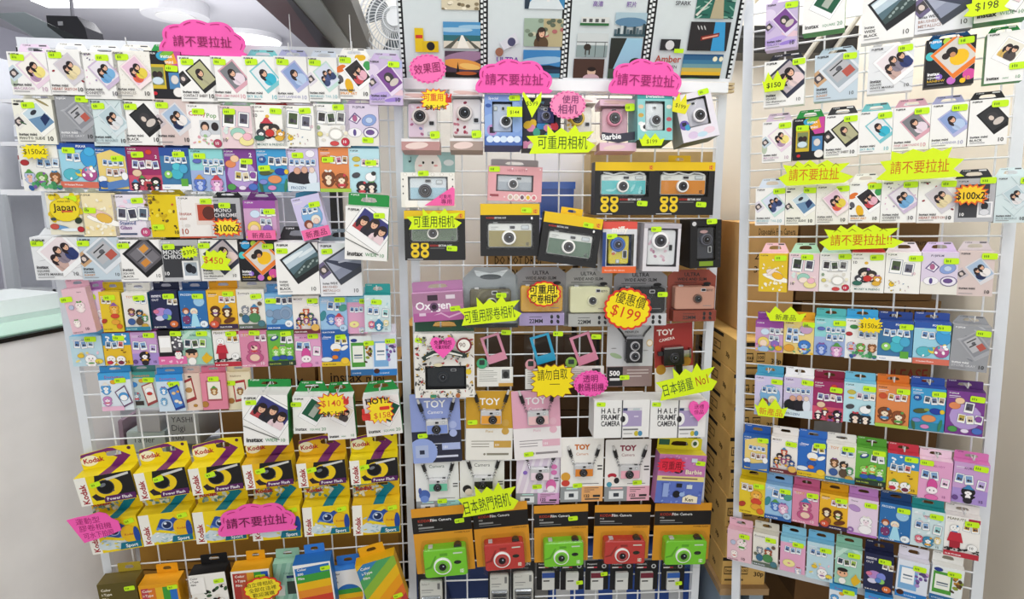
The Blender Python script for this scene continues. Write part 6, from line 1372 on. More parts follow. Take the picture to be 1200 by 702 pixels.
def barbie_extra(root, W, H, D):
    mb = MB()
    f = front(mb, -W * .5, W * .5, H * .12, H * .42, -D - .003)
    f.poly([(.02, f.a * .3), (.5, f.a * .1), (.98, f.a * .35), (.95, f.a * .85), (.5, f.a * .7), (.05, f.a * .8)], '3a3a48')
    f.text('Barbie', .06, f.a * .3, f.a * .36, 'f2f2f4', maxw=.88, rot=4, bold=.03)
    mb.build('name_card', root)
barbie = clear_box('clear pink box with big Barbie lettering across the camera', (703, 119, 746, 180), dict(body='d9aab8', skin=None, lens=(.46, .62, .3), ring='dc8fa6', vf=(.45, .93, .2, .08), flash=None, at=(.1, .8, .3, .86)), .16, .88, D=.07, b=.02, tilt=5, bottomcol='e3bccf', topcol='e2bfd0', tag_at=(.8, .84), seed=7)
barbie_extra(*barbie)
def art_dora(f):
    a = f.a
    f.rect(0, a * .86, 1, a, '3f9a9c'); f.text('Doraemon', .5, a * .89, .085, 'f4f8f8', 'c', bold=.03)
    for x, z, c in ((.1, .7, 'd9c0a0'), (.1, .52, 'c8a24c'), (.1, .34, 'e6e6e6'), (.9, .7, 'e6e2d8'), (.9, .44, 'd06a78'), (.9, .22, 'c8404c')):
        f.ell(x, z * a, .08, .06, c, n=10)
    f.ell(.2, a * .27, .13, .13, 'f2f2f2', n=12); f.ell(.2, a * .27, .05, .06, '3a3a40', n=8)
toy_window_box('teal window box with silver camera and Doraemon lettering', (747, 114, 788, 171), '8ccacb', (.22, .78, .2, .82), dict(body='e4e6ea', skin=None, lens=(.55, .34, .32), ring='c9cfd6', vf=(.5, .82, .2, .1), flash=None), art_dora, D=.095, b=.02, tilt=8, bottom='3f5f5a', side='6fb0b0', seed=8)
def art_silver(f):
    a = f.a
    f.ell(.3, a * .12, .14, .1, 'd9c6e2'); f.ell(.75, a * .16, .16, .09, 'e9cfdc'); f.ell(.55, a * .1, .14, .07, 'c2dcec'); f.ell(.12, a * .36, .13, .13, '6a5ab0'); f.rect(.06, a * .34, .18, a * .42, '2c2c3a'); f.ell(.2, a * .3, .08, .08, '3fa0c8')
toy_window_box('tilted pearly window box with silver camera at right of middle grid', (796, 112, 839, 169), 'e6e2ec', (.25, .84, .28, .88), dict(body='d6d2de', skin=None, lens=(.56, .36, .34), ring='eceaf0', vf=(.4, .86, .2, .12), flash=None), art_silver, D=.085, b=.03, rot=13, tilt=7, side='9aa0a0', bottom='4f625a', tag_at=(.8, .96), seed=9)

# wide window boxes of the second row
def art_seal(f):
    a = f.a
    for i in range(6): f.ell(.08 + .17 * i, a * .94, .035, .03, 'c9c4b8'); f.ell(.08 + .17 * i, a * .94, .028, .024, 'f5f3ec')
    f.ell(.18, a * .12, .12, .12, 'f8f6f0'); f.ell(.4, a * .12, .1, .11, 'eef2f4')
    for z in (.8, .6, .4): f.ell(.04, a * z, .012, .016, '555'); f.ell(.96, a * z, .012, .016, '555')
root_seal = toy_window_box('cream window box with mint header and pink triangle tag', (470, 202, 533, 243), 'f0eee6', (.13, .87, .2, .88), dict(body='dfe6ec', skin='a9cfe0', split=.55, lens=(.42, .4, .3), ring='55555c', vf=(.5, .85, .18, .18), flash=(.8, .8, .18, .2)), art_seal, D=.045, b=.02, inner='cfd9e2', tag_at=(.42, .97), seed=10)
def seal_header():
    W, H, M = CENT.place(472, 178, 533, 203, .006, .014)
    mb = MB(); mb.prism([(-W / 2, 0), (W / 2, 0), (W / 2, H), (-W / 2, H)], -.002, 0, '9fc6c4')
    f = front(mb, -W / 2, W / 2, 0, H, -.002); a = f.a
    f.ell(.48, a * .3, .26, .3, 'f6f3ec', n=22); f.ell(.39, a * .5, .022, .028, '222'); f.ell(.57, a * .5, .022, .028, '222'); f.ell(.33, a * .36, .04, .02, 'e6a8a4'); f.ell(.63, a * .36, .04, .02, 'e6a8a4')
    f.ell(.88, a * .5, .1, .06, 'e6efee'); f.ell(.13, a * .55, .025, .02, '2c4a4c'); f.rect(.15, a * .55, .16, a * .78, '2c4a4c')
    o = mb.build('header_card', root_seal); o.matrix_world = M
seal_header()
def art_kit(f):
    a = f.a
    f.text('HELLO KITTY', .35, a * .85, .045, 'b05a68', maxw=.42)
    for i in range(8): f.ell(.05 + .13 * i, a * (.93 if i % 2 else .12), .015, .015, 'f4e0e2')
    for i, c in enumerate(('c9b0a0', 'e0c8ba', '7a5a6a', 'e0b83a', 'd87a86')): f.ell(.42 + .11 * i, a * .12, .055, .06, 'f2e9e4', n=10); f.ell(.42 + .11 * i, a * .12, .035, .04, c, n=10)
    f.rect(.04, a * .13, .2, a * .19, '9a4a52')
toy_window_box('pink wide window box hung above the khaki camera', (572, 195, 635, 236), 'e3a6ac', (.15, .84, .28, .76), dict(body='c9ccd2', skin='aab0ba', split=.6, lens=(.45, .45, .34), ring='e6e8ec', vf=(.62, .82, .16, .2), flash=None), art_kit, D=.045, b=.03, rot=-2, bottom='b06a5a', inner='8a7a86', tag_at=(.11, .9), seed=11, tab=(.9, 9, 'b7b3b4'))

# miffy, white and black boxes
def art_orange(f):
    a = f.a
    f.rect(0, a * .86, 1, a, 'e0564a'); f.text('miffy', .5, a * .8, .17, 'f6efe6', 'c', maxw=.86, bold=.03); f.rect(0, 0, 1, a * .13, 'e86a36'); f.text('Reusable film camera', .08, a * .04, .05, 'f6e6da', maxw=.8)
    f.rect(0, a * .13, .1, a * .8, '2f4a8a')
toy_window_box('red topped box with yellow camera and miffy lettering', (706, 260, 746, 320), 'd9dade', (.12, .92, .14, .76), dict(body='e0cc2a', skin=None, lens=(.42, .7, .36), ring='3c68b4', inner='28488a', vf=(.8, .35, .24, .3), flash=(.45, .1, .18, .14), at=(.1, .84, .05, .95), deco=lambda f: (f.ell(.25, f.a * .42, .13, .12, 'f4f2ec'), f.ell(.22, f.a * .36, .1, .08, 'd9683a'))), art_orange, D=.06, b=.02, inner='34508c', top='e0564a', tag_at=(.27, .72), seed=12)
def art_white(f):
    f.rect(0, f.a * .9, 1, f.a, 'b9b4bc')
toy_window_box('white window box with slim camera printed in pink flowers', (754, 262, 797, 318), 'dcd9de', (.1, .92, .1, .9), dict(body='ecebee', skin=None, lens=(.42, .7, .3), ring='f3f2f4', inner='3a3a40', vf=(.82, .5, .16, .2), flash=None, deco=prints(['efeef0', 'd7a9bc', 'e3c3cf', 'b98aa0'], 12, 18, .8)), art_white, D=.075, b=.02, rot=-1, side='b9b6bc', inner='cfccd2', tag_at=(.32, .88), seed=13)
def art_black(f):
    a = f.a
    f.ell(.12, a * .93, .07, .07, 'cfcfd0'); f.rect(.3, a * .04, .75, a * .14, '7c9a2c')
    for i in range(6): f.ell(.93, a * (.2 + .11 * i), .035, .035, '2f2f32')
toy_window_box('black box with dark camera inside, at right edge of middle grid', (809, 258, 845, 314), '1c1c1e', (.22, .82, .16, .88), dict(body='3c3c42', skin='45464e', lens=(.5, .62, .34), ring='5a5c66', inner='1a1a20', vf=(.75, .3, .2, .2), flash=None, deco=lambda f: f.ell(.4, f.a * .88, .25, .1, 'c9a0a0')), art_black, D=.085, b=.02, rot=2, side='151517', inner='2c2c30', tag_at=(.68, .97), seed=14)

# blister cards of the third row
def ultra(label, rect, card, cam, base, skin='d9d9b8', panel=CENT, b=.018, D=.045, rot=0, ring='dcdcc0', text='2b2b2e', seed=0, tag_at=None, split=None):
    W, H, M = panel.place(*rect, .002, b, rot)
    root = thing('blister_camera_pack', label, 'carded camera', M)
    mb = MB()
    c = W * .16
    mb.prism([(-W / 2, 0), (W / 2, 0), (W / 2, H - c * .8), (W / 2 - c, H), (-W / 2 + c, H), (-W / 2, H - c * .8)], -.0015, 0, card)
    f = front(mb, -W / 2, W / 2, 0, H, -.0015); a = f.a
    f.text('ULTRA', .5, a * .875, .075, text, 'c', bold=.02); f.text('WIDE AND SLIM', .5, a * .79, .06, text, 'c', maxw=.76, bold=.02)
    f.rect(.14, a * .75, .6, a * .76, text); f.ell(.82, a * .73, .08, .035, text)
    mb.build('backing_card', root)
    mb = MB()
    mb.box(-W * .44, W * .44, -D * .8, -.0016, H * .04, H * .25, base)
    f = front(mb, -W * .44, W * .44, H * .04, H * .25, -D * .8); a = f.a
    f.text('22MM', .22, a * .2, a * .34, text, maxw=.3, bold=.02); f.rect(.22, a * .68, .5, a * .72, text)
    for i in range(2):
        for j in range(2): f.ell(.72 + .14 * i, a * (.3 + .4 * j), .035, .05, text, 20 * i, 7)
    mb.build('base_box', root)
    def deco(f):
        f.text('RETO', .78, f.a * .82, .05, '4a4a4a', bold=.02)
        f.rect(.72, f.a * .12, .93, f.a * .15, '8a8a8a')
    compact(root, -W * .41, W * .41, H * .265, H * .70, -.003, D * .62, cam, None, .7, (.56, .48, .2), ring, '1c1c1e', (.7, .86, .12, .14), None, button=True, deco=deco, lensdepth=.007)
    cover(root, -W * .45, W * .45, H * .03, H * .73, -D, -.0016, .01)
    if tag_at: price_tag(root, (tag_at[0] - .5) * W, tag_at[1] * H, -D - .001, rot=0, seed=seed)
    return root
ultra('blister pack with mustard slim camera and lilac base box', (604, 313, 663, 381), '8d8d90', 'd9a63a', 'a99ac4', ring='d9c07a', b=.02)
ultra('blister pack with cream slim camera and grey base box', (661, 314, 717, 382), 'a8a8a6', 'dddcb4', 'b4b4b0', ring='e4e3c6', b=.016)
ultra('blister pack with black slim camera beside the big price sign', (719, 316, 781, 381), '9a9a9e', '2c2c2f', 'd0d0d4', ring='55555a', b=.02, tag_at=(.83, .6), seed=3)
ultra('blister pack with dusty pink slim camera on rust card', (782, 316, 838, 376), '94493c', 'cf9a86', '8f4436', ring='7a5a4e', b=.016)

def oxygen():
    W, H, M = CENT.place(483, 331, 543, 376, .03, .022, 3)
    root = thing('camera_box', 'mauve card box camera pack with Oxygen lettering, tilted', 'boxed camera', M)
    mb = MB()
    mb.box(-W / 2, W / 2, -.03, -.0014, 0, H * .74, 'b880a8', top='c99abf')
    f = front(mb, -W / 2, W / 2, 0, H * .74, -.03); a = f.a
    f.rect(0, a * .55, 1, a, 'a87a98'); f.rect(0, 0, 1, a * .3, 'b05f9a'); f.rect(.3, a * .72, .5, a * .92, '3a2c38'); f.rect(.66, a * .76, .84, a * .9, 'ddd0dc')
    f.text('Oxygen', .06, a * .42, .16, 'f4eef4', maxw=.8, bold=.02); f.ell(.42, a * .5, .09, .09, '6a4a6a'); f.ell(.42, a * .5, .05, .05, '2a1c2c')
    f.rect(.12, a * .2, .25, a * .3, 'e0c6dc'); f.poly([(.4, a * .2), (.55, a * .3), (.7, a * .14), (.95, a * .28), (.95, a * .22), (.7, a * .08), (.55, a * .24)], 'd9a8cc')
    mb.build('carton', root)
    hang_tab(root, W, H * .74, H * .26, 'b983ae', 'rect', texts=False)
    price_tag(root, W * .33, H * .3, -.0312, rot=3, seed=4)
oxygen()

def silver_pouch():
    W, H, M = CENT.place(543, 313, 607, 384, .002, .02, 0)
    root = thing('bagged_camera_pack', 'crinkled clear bag with olive camera behind lime sign', 'bagged camera', M)
    mb = MB(); c = W * .2
    mb.prism([(-W / 2, 0), (W / 2, 0), (W / 2, H - c), (W / 2 - c, H), (-W / 2 + c, H), (-W / 2, H - c)], -.0015, 0, 'a3a8ac')
    f = front(mb, -W / 2, W / 2, 0, H, -.0015); a = f.a
    f.poly([(.2, a * .95), (.5, a * .9), (.82, a * .96), (.7, a * .84), (.45, a * .8), (.24, a * .86)], 'e9edf0'); f.ell(.5, a * .84, .2, .05, '5a5f64'); f.rect(0, 0, 1, a * .07, '3a3c40')
    mb.build('backing_card', root)
    def deco(f):
        for r, c in ((.46, '6a6450'), (.4, '7a745c'), (.34, '655f4c')): f.ell(.52, f.a * .5, r, r, c, n=24)
        f.text('RETO', .78, f.a * .86, .05, 'd9d5c2', bold=.02)
    compact(root, -W * .38, W * .36, H * .22, H * .66, -.003, .026, '625c48', None, .7, (.53, .5, .2), 'd6d6d2', '1c1c1e', (.6, .88, .14, .14), None, deco=deco, lensdepth=.006)
    mb = MB(); pts = rrect(-W * .49, W * .49, H * .02, H * .93, W * .12); mb.prism(pts, -.045, -.0016, 'fff', 'clear', bev=.008); mb.build('clear_bag', root)
    price_tag(root, W * .18, H * .58, -.0465, rot=0, seed=6)
silver_pouch()

# ---- fourth row
def doodle():
    W, H, M = CENT.place(486, 391, 556, 466, .03, .02, 0)
    root = thing('camera_box', 'white doodle covered box with black window and green header', 'boxed camera', M)
    def art(f):
        a = f.a; R = random.Random(15)
        for i in range(260):
            x, z = R.uniform(.02, .98), R.uniform(.02, .98) * a
            f.ell(x, z, R.uniform(.012, .045), R.uniform(.006, .02), R.choice(['3a3a3a', '2c2c2c', '6a5a4a', 'b03a3a', '8a8a86', 'c9a23c', '9a9a98']), R.uniform(0, 180), 7)
        f.ell(.83, a * .84, .13, .13, '7a2430', n=18); f.ell(.83, a * .84, .1, .1, 'f0eee6', n=18); f.text('90', .75, a * .81, .08, '5a2a2c')
        f.poly([(.12, a * .66), (.3, a * .76), (.6, a * .78), (.88, a * .7), (.84, a * .64), (.58, a * .7), (.3, a * .68), (.17, a * .6)], '2c3a34'); f.poly([(.2, a * .66), (.34, a * .72), (.6, a * .74), (.8, a * .69), (.8, a * .67), (.58, a * .71), (.33, a * .69), (.2, a * .64)], 'e9e9e0')
        f.ell(.9, a * .43, .05, .05, 'e0c22c'); f.ell(.4, a * .54, .08, .03, 'd9cfae'); f.ell(.3, a * .05, .05, .04, 'c8a24c'); f.ell(.72, a * .06, .04, .04, 'b06a3c'); f.rect(.26, a * .03, .36, a * .08, '3f8a6a')
    x0, x1, z0, z1 = window_carton(root, W, H, .03, 'edebe4', (.17, .86, .13, .50), '141416', art=art)
    compact(root, x0 + .004, x1 - .004, z0 + .004, z1 - .006, -.005, .014, '26282c', None, .7, (.42, .5, .3), '2f3238', '15161a', (.7, .85, .14, .12), None, lensdepth=.004, button=False)
    cover(root, x0, x1, z0, z1, -.0295, -.028)
    hang_tab(root, W, H, .038, '23503a', 'rect', y=-.0, texts=False)
    price_tag(root, -W * .4, H * .9, -.0312, rot=-8, seed=2)
doodle()
def frame_pouch(label, rect, col, badge, tilt_deg, papers=True, seed=0, body='b9b0a6', tag_at=(.8, .93)):
    W, H, M = CENT.place(*rect, .012, .022, 0)
    root = thing('clear_camera_pouch', label, 'clear pouch', M)
    mb = MB()
    s = (W / .115)
    w, h = W * .50, W * .74
    c, sn = math.cos(math.radians(tilt_deg)), math.sin(math.radians(tilt_deg))
    T = lambda x, z: (-W * .02 + x * c - z * sn, H * .66 + x * sn + z * c)
    P = lambda x0, x1, z0, z1: [T(x, z) for x, z in oct_pts(x0, x1, z0, z1)]
    mb.holed(P(-w / 2, w / 2, -h / 2, h / 2), P(-w * .36, w * .36, -h * .22, h * .42), -.0125, -.0085, col, 'plastic')
    mb.build('photo_frame', root)
    mb = MB()
    mb.cyl(-W * .33, H * .42, W * .14, -.0165, -.013, badge, 'plastic', bev=.001)
    mb.prism(rrect(-W * .4, -W * .26, H * .4, H * .48, .002), -.0175, -.016, '2c3c34', 'plastic')
    mb.build('mini_camera', root)
    mb = MB()
    mb.box(-W * .46, W * .48, -.012, -.004, H * .03, H * .34, 'eeece6')
    f = front(mb, -W * .46, W * .48, H * .03, H * .34, -.012); a = f.a
    for i in range(6): f.rect(.06, a * (.84 - .11 * i), .06 + (.5 if i % 3 else .4), a * (.865 - .11 * i), '8a8884')
    f.rect(.66, a * .3, .94, a * .95, 'f8f8f6'); f.rect(.69, a * .42, .91, a * .9, '6a6a6a'); f.ell(.8, a * .62, .08, .1, '2c2c2c'); f.rect(.6, 0, 1, a * .18, 'd0a04a')
    mb.build('paper_insert', root)
    mb = MB(); mb.prism(rrect(-W / 2, W / 2, 0, H, .006), -.018, -.003, 'fff', 'clear', bev=.003); mb.build('clear_pouch', root)
    price_tag(root, (tag_at[0] - .5) * W, tag_at[1] * H, -.0195, rot=-2, seed=seed)
frame_pouch('clear pouch with tilted pink photo frame and green badge', (557, 384, 602, 455), 'dd93ab', '46b07c', 18, seed=1)
frame_pouch('clear pouch with bright blue photo frame', (614, 383, 660, 458), '2fa3cc', 'e0a0a8', 16, seed=2, tag_at=(.85, .9))
frame_pouch('grey backed pouch with tilted rose photo frame', (661, 386, 709, 452), 'd888a2', '8ab84a', 20, seed=3, tag_at=(.76, .88))

def tlr():
    W, H, M = CENT.place(711, 380, 765, 453, .002, .02, 0)
    root = thing('carded_camera_pack', 'pale grey card with black twin lens toy camera on a strap', 'carded camera', M)
    mb = MB(); mb.prism(rrect(-W / 2, W / 2, 0, H, .003), -.0015, 0, 'c6c8ca')
    f = front(mb, -W / 2, W / 2, 0, H, -.0015); a = f.a
    f.rect(0, 0, 1, a * .33, '8f7a78'); f.rect(.02, a * .01, .36, a * .32, '201f22'); f.text('500', .07, a * .18, .11, 'f4f4f4', maxw=.25, bold=.03); f.rect(.08, a * .1, .3, a * .14, 'd9d9d9')
    for i in range(3): f.rect(.45, a * (.26 - .05 * i), .92 - .15 * (i == 2), a * (.275 - .05 * i), 'cfc2c0')
    f.text('PIENIFLEX', .38, a * .86, .05, '333', bold=.015, maxw=.3); f.ell(.2, a * .5, .14, .05, '9ab08c', -20); f.ell(.92, a * .7, .07, .08, 'd0b070'); f.ell(.92, a * .7, .055, .06, 'efe6d6'); f.ell(.15, a * .62, .06, .01, '8a8a8a'); f.ell(.84, a * .58, .06, .01, '8a8a8a')
    mb.build('backing_card', root)
    mb = MB()
    x0, x1, z0, z1 = -W * .12, W * .22, H * .42, H * .8
    mb.prism(rrect(x0, x1, z0, z1, .002), -.028, -.002, '1c1c1e', 'plastic', bev=.001)
    mb.box(x0 - .001, x1 + .001, -.027, -.003, z1, z1 + .006, 'b9b9bc', 'chrome'); mb.box(x0 - .002, x0, -.02, -.006, z0 + .01, z1 - .01, '8a8a8e', 'chrome')
    cam = mb.build('camera', root)
    lens_part(cam, (x0 + x1) / 2, z0 + (z1 - z0) * .72, W * .1, -.028, 'b4b4b8', '17171b', .006); lens_part(cam, (x0 + x1) / 2, z0 + (z1 - z0) * .3, W * .11, -.028, 'b4b4b8', '17171b', .006)
    for s in (-1, 1):
        mb = MB(); mb.tube([((x0 + x1) / 2 + s * W * .17, -.012, z1 - .004), ((x0 + x1) / 2 + s * W * .24, -.012, z1 + .012), ((x0 + x1) / 2 + s * W * .36, -.01, z1 + .03), ((x0 + x1) / 2 + s * W * .34, -.006, H * .99)], .0026, '242426', 'plastic', 6)
        mb.build('strap', root)
    price_tag(root, -W * .1, H * .15, -.0027, rot=2, seed=3)
tlr()
def movie():
    W, H, M = CENT.place(767, 379, 812, 458, .002, .014, 4)
    root = thing('carded_camera_pack', 'red topped card with black toy movie camera on pistol grip', 'carded camera', M)
    mb = MB(); mb.prism(rrect(-W / 2, W / 2, 0, H, .003), -.0015, 0, 'e6e0da')
    f = front(mb, -W / 2, W / 2, 0, H, -.0015); a = f.a
    f.rect(0, a * .36, 1, a, '9c3430'); f.text('TOY', .08, a * .84, .15, 'f0e6e0', bold=.03); f.text('CAMERA', .14, a * .74, .075, 'f0e2da', maxw=.6, rot=8, bold=.01)
    f.ell(.16, a * .33, .13, .13, 'b5862c', n=18); f.ell(.82, a * .43, .13, .13, 'b5862c', n=18)
    mb.build('backing_card', root)
    mb = MB()
    mb.prism(rrect(-W * .32, W * .2, H * .42, H * .66, .002), -.026, -.002, '1b1b1d', 'plastic', bev=.001)
    mb.box(-W * .3, W * .18, -.026, -.004, H * .66, H * .685, 'b4b4b6', 'chrome')
    mb.box(W * .2, W * .36, -.02, -.008, H * .52, H * .62, 'b9b9bc', 'chrome'); mb.box(W * .36, W * .4, -.022, -.006, H * .5, H * .64, '8a8a8e', 'chrome')
    mb.box(-W * .44, -W * .32, -.018, -.01, H * .56, H * .62, '2c2c2e', 'plastic')
    cam = mb.build('camera', root)
    lens_part(cam, -W * .04, H * .53, W * .13, -.026, '2c2c30', '111114', .003)
    mb = MB(); mb.prism([(W * .02, H * .24), (W * .16, H * .25), (W * .17, H * .42), (-W * .03, H * .42)], -.022, -.008, '161618', 'plastic', bev=.001); mb.build('pistol_grip', cam)
movie()

# ---- toy camera cards with neck straps
def toy_card(label, rect, top, low, camcol, title='f2f2f2', badge=None, b=.02, rot=0, split=.46, camz=.5, tag_at=(.18, .5), style='plain', lowtext='555', strip=None, seed=0, base='c9ccd0', mascot=None, stripes=False):
    W, H, M = CENT.place(*rect, .002, b, rot)
    root = thing('toy_camera_card', label, 'carded camera', M)
    mb = MB(); mb.prism(rrect(-W / 2, W / 2, 0, H, .004), -.0015, 0, low)
    f = front(mb, -W / 2, W / 2, 0, H, -.0015); a = f.a
    if style == 'plain':
        f.rect(0, a * split, 1, a, top)
        f.text('TOY', .5, a * .80, .15, title, 'c', maxw=.5, bold=.02); f.text('Camera', .5, a * .71, .07, title, 'c', maxw=.42)
        f.text('Pieni', .5, a * .40, .06, badge or lowtext, 'c')
        for i in range(3): f.rect(.12, a * (.27 - .04 * i), .5 + (.3 if i == 0 else 0), a * (.28 - .04 * i), lowtext)
        f.rect(.6, a * .18, .97, a * .28, badge or top); f.text('131', .63, a * .205, .05, 'f6f6f6', bold=.02, maxw=.14)
        f.rect(.45, a * .07, .92, a * .1, lowtext); f.ell(.4, a * .085, .025, .025, lowtext)
        f.ell(.84, a * .54, .08, .08, badge or top, n=16); f.ell(.84, a * .42, .08, .08, badge or top, n=16)
        if style == 'plain' and strip: f.ell(.2, a * .16, .3, .3, strip, n=22); f.rect(.06, a * .08, .32, a * .26, 'aab8da'); f.rect(.14, a * .13, .24, a * .19, '2c3246')
    else:
        if stripes:
            for k in range(9): f.poly([(-.1 + .18 * k, 0), (-.03 + .18 * k, 0), (.27 + .18 * k, a), (.2 + .18 * k, a)][::1], stripes)
        if style == 'wide':
            f.text('TOY', .5, a * .82, .12, title, 'c', maxw=.5, bold=.055); f.text('Camera', .5, a * .73, .065, title, 'c', maxw=.36)
        elif style == 'low':
            f.text('Camera', .5, a * .88, .08, title, 'c', maxw=.4)
        f.rect(0, 0, 1, a * .24, strip); f.rect(0, 0, .5, a * .24, '8f9497')
        f.rect(.1, a * .04, .42, a * .17, 'e0e4e6'); f.rect(.2, a * .075, .32, a * .135, '3a4048')
        f.rect(.14, a * .2, .4, a * .225, 'e6b0b0' if seed % 2 else 'b4dcd4')
        for i in range(3): f.rect(.56, a * (.21 - .03 * i), .9 - .1 * i, a * (.22 - .03 * i), '6a5a5a')
        f.text('122', .56, a * .07, .07, '2c2c2e', bold=.03, maxw=.2); f.rect(.77, a * .07, .94, a * .105, '333'); f.rect(.58, a * .03, .92, a * .05, '444')
        f.rect(.86, a * .55, .97, a * .57, '3a3a3c'); f.rect(.86, a * .5, .97, a * .52, '3a3a3c'); f.rect(.5, a * .28, .9, a * .29, '777')
        if mascot:
            for m in mascot: f.ell(m[0], a * m[1], m[2], m[3], m[4], n=14)
    mb.build('backing_card', root)
    cw, ch = W * .44, W * .30
    x0, z0 = -cw / 2 + W * .03, H * camz - ch / 2
    compact(root, x0, x0 + cw, z0, z0 + ch, -.002, .014, 'c9cacc', camcol, .66, (.58 if style == 'plain' and seed else .46, .36, .3), '1c1c1e', '26262a', (.5, .84, .2, .2), (.8, .84, .12, .16), lensdepth=.006)
    for s in (-1, 1):
        mb = MB()
        xa = W * .03 + s * cw * .5
        z1 = z0 + ch * .85
        xt, zt = W * .03 + s * W * .36, z1 + W * .48
        for k in range(4):          # metal links
            t = (k + .5) / 7
            mb.ring(xa + (xt - xa) * (t + .06), z1 + (zt - z1) * t, W * .018, W * .032, -.008, 'b8bcc0', 'chrome', 10, -.011)
        mb.build('strap_chain', root)
        mb = MB()
        p = lambda t: (xa + (xt - xa) * (t + .06), -.006, z1 + (zt - z1) * t)
        mb.tube([p(.45), p(.8)], W * .042, '1c1c1e', 'plastic', 8); mb.tube([p(.8), p(1.0)], W * .026, 'd0d0ce', 'plastic', 8)
        mb.build('strap', root)
    if tag_at: price_tag(root, (tag_at[0] - .5) * W, tag_at[1] * H, -.0027, rot=3, seed=seed)
    return root
toy_card('blue topped TOY camera card with navy lower half', (482, 461, 540, 542), '8c9bd0', '2c2e40', '7f95d6', badge='a9b6e0', rot=2, b=.03, tag_at=(.22, .4), lowtext='cfd4e6', strip='93a6dc', seed=0, camz=.54)
toy_card('mustard topped TOY camera card with orange mini camera', (546, 458, 601, 539), 'c99a2c', 'e9e7e0', 'e6a03a', badge='c8a04c', b=.026, rot=-1, tag_at=(.14, .55), lowtext='8a8678', seed=1, camz=.64)
toy_card('pink topped TOY camera card with blush mini camera', (601, 457, 657, 538), 'e0a8bd', 'ebe7e8', 'e9bfc0', badge='e2b4c4', b=.03, rot=3, tag_at=(.3, .08), lowtext='8f8a8c', seed=2, camz=.62)
toy_card('grey card with mint mini camera and 122 strip, lower left', (487, 541, 538, 601), 'e6e8e6', 'e4e6e4', '6cc0a0', title='3a5a4a', style='low', b=.018, rot=1, tag_at=(.6, .23), strip='9fd6d4', seed=4, camz=.58, mascot=((.2, .36, .13, .13, '4a68b0'), (.2, .28, .1, .09, '6f8cd0'), (.1, .44, .04, .08, '4a5a9c')))
toy_card('grey card with black mini camera above Japan sign', (539, 540, 591, 596), 'e6e8e6', 'e6e6e2', '2c2c2e', title='3a3a3c', style='low', b=.018, tag_at=(.14, .2), strip='5a5e60', seed=6, camz=.58, mascot=((.16, .42, .1, .1, '262628'), (.2, .36, .09, .08, 'f0e2d4'), (.34, .3, .08, .06, 'efefef')))
toy_card('lilac striped card with pink and white mini camera', (605, 536, 656, 591), 'e3d2e6', 'ddcfe2', 'f0dbe6', title='c05a9a', style='stripe', b=.016, rot=-1, tag_at=(.48, .38), strip='d9a6d2', seed=8, camz=.68, stripes='ece4ee', mascot=((.8, .4, .12, .16, 'd86aa8'), (.8, .33, .09, .08, 'f6f0f4'), (.86, .8, .07, .06, 'd878b4'), (.86, .68, .07, .06, 'd878b4'), (.2, .68, .05, .05, '8a6ac0'), (.55, .3, .07, .07, 'e6e8f0')))
toy_card('white TOY camera card with orange mini camera and orange lettering', (657, 513, 707, 588), 'f0eee8', 'efede8', 'd9822c', title='c8702c', style='wide', b=.026, tag_at=(.4, .26), strip='e3a86a', seed=10, camz=.52, mascot=((.12, .4, .11, .11, 'd9a03c'), (.12, .3, .1, .08, 'c8453a')))
toy_card('white TOY camera card with pink mini camera and plum lettering', (709, 515, 762, 587), 'f0eeea', 'efedea', 'e6a8b8', title='8c3a4c', style='wide', b=.026, tag_at=(.72, .3), strip='e8b0be', seed=11, camz=.5, mascot=((.16, .42, .1, .06, 'b02c3c'), (.16, .34, .1, .1, 'f0e4dc'), (.26, .34, .06, .07, '2a2a2c'), (.1, .28, .06, .06, '4f9ab0')))

def half_frame(label, rect, seed, tag_at=(.12, .9)):
    W, H, M = CENT.place(*rect, .075, .016, 0)
    root = thing('camera_box', label, 'boxed camera', M)
    mb = MB()
    mb.box(-W / 2, W / 2, -.075, -.0014, 0, H, 'e9e9e8', top='f1f1f0')
    f = front(mb, -W / 2, W / 2, 0, H, -.075); a = f.a
    f.rect(.5, 0, .515, a, '4a4a4e')
    for i, t in enumerate(('H A L F', 'FRAME', 'CAMERA')): f.text(t, .13, a * (.66 - .17 * i), .095, '3c3c40', maxw=.34, bold=.025)
    f.rect(.515, a * .3, .86, a * .72, 'a79ac0'); f.rect(.515, a * .72, .86, a * .8, 'd4d4d8'); f.rect(.52, a * .72, .6, a * .79, '3a4468'); f.rect(.7, a * .73, .82, a * .78, 'b8c4c8')
    f.ell(.53, a * .5, .09, .12, 'eeeeee'); f.ell(.52, a * .5, .045, .06, '1c1c20'); f.rect(.495, 0, .515, a, '4a4a4e'); f.rect(.72, a * .55, .8, a * .58, 'd9d2e6')
    f.rect(.53, a * .2, .8, a * .24, '77777a'); f.ell(.77, a * .11, .04, .05, 'c8b83a'); f.ell(.84, a * .11, .04, .05, '4a8ab0'); f.rect(.54, a * .1, .7, a * .12, '999')
    mb.build('carton', root)
    price_tag(root, (tag_at[0] - .5) * W, tag_at[1] * H, -.0762, w=.024, h=.012, rot=-3, seed=seed)
half_frame('white HALF FRAME CAMERA box next to the pink oval sign', (696, 469, 761, 513), 1)
half_frame('white HALF FRAME CAMERA box with pink heart at its corner', (762, 469, 827, 513), 2, (.1, .9))

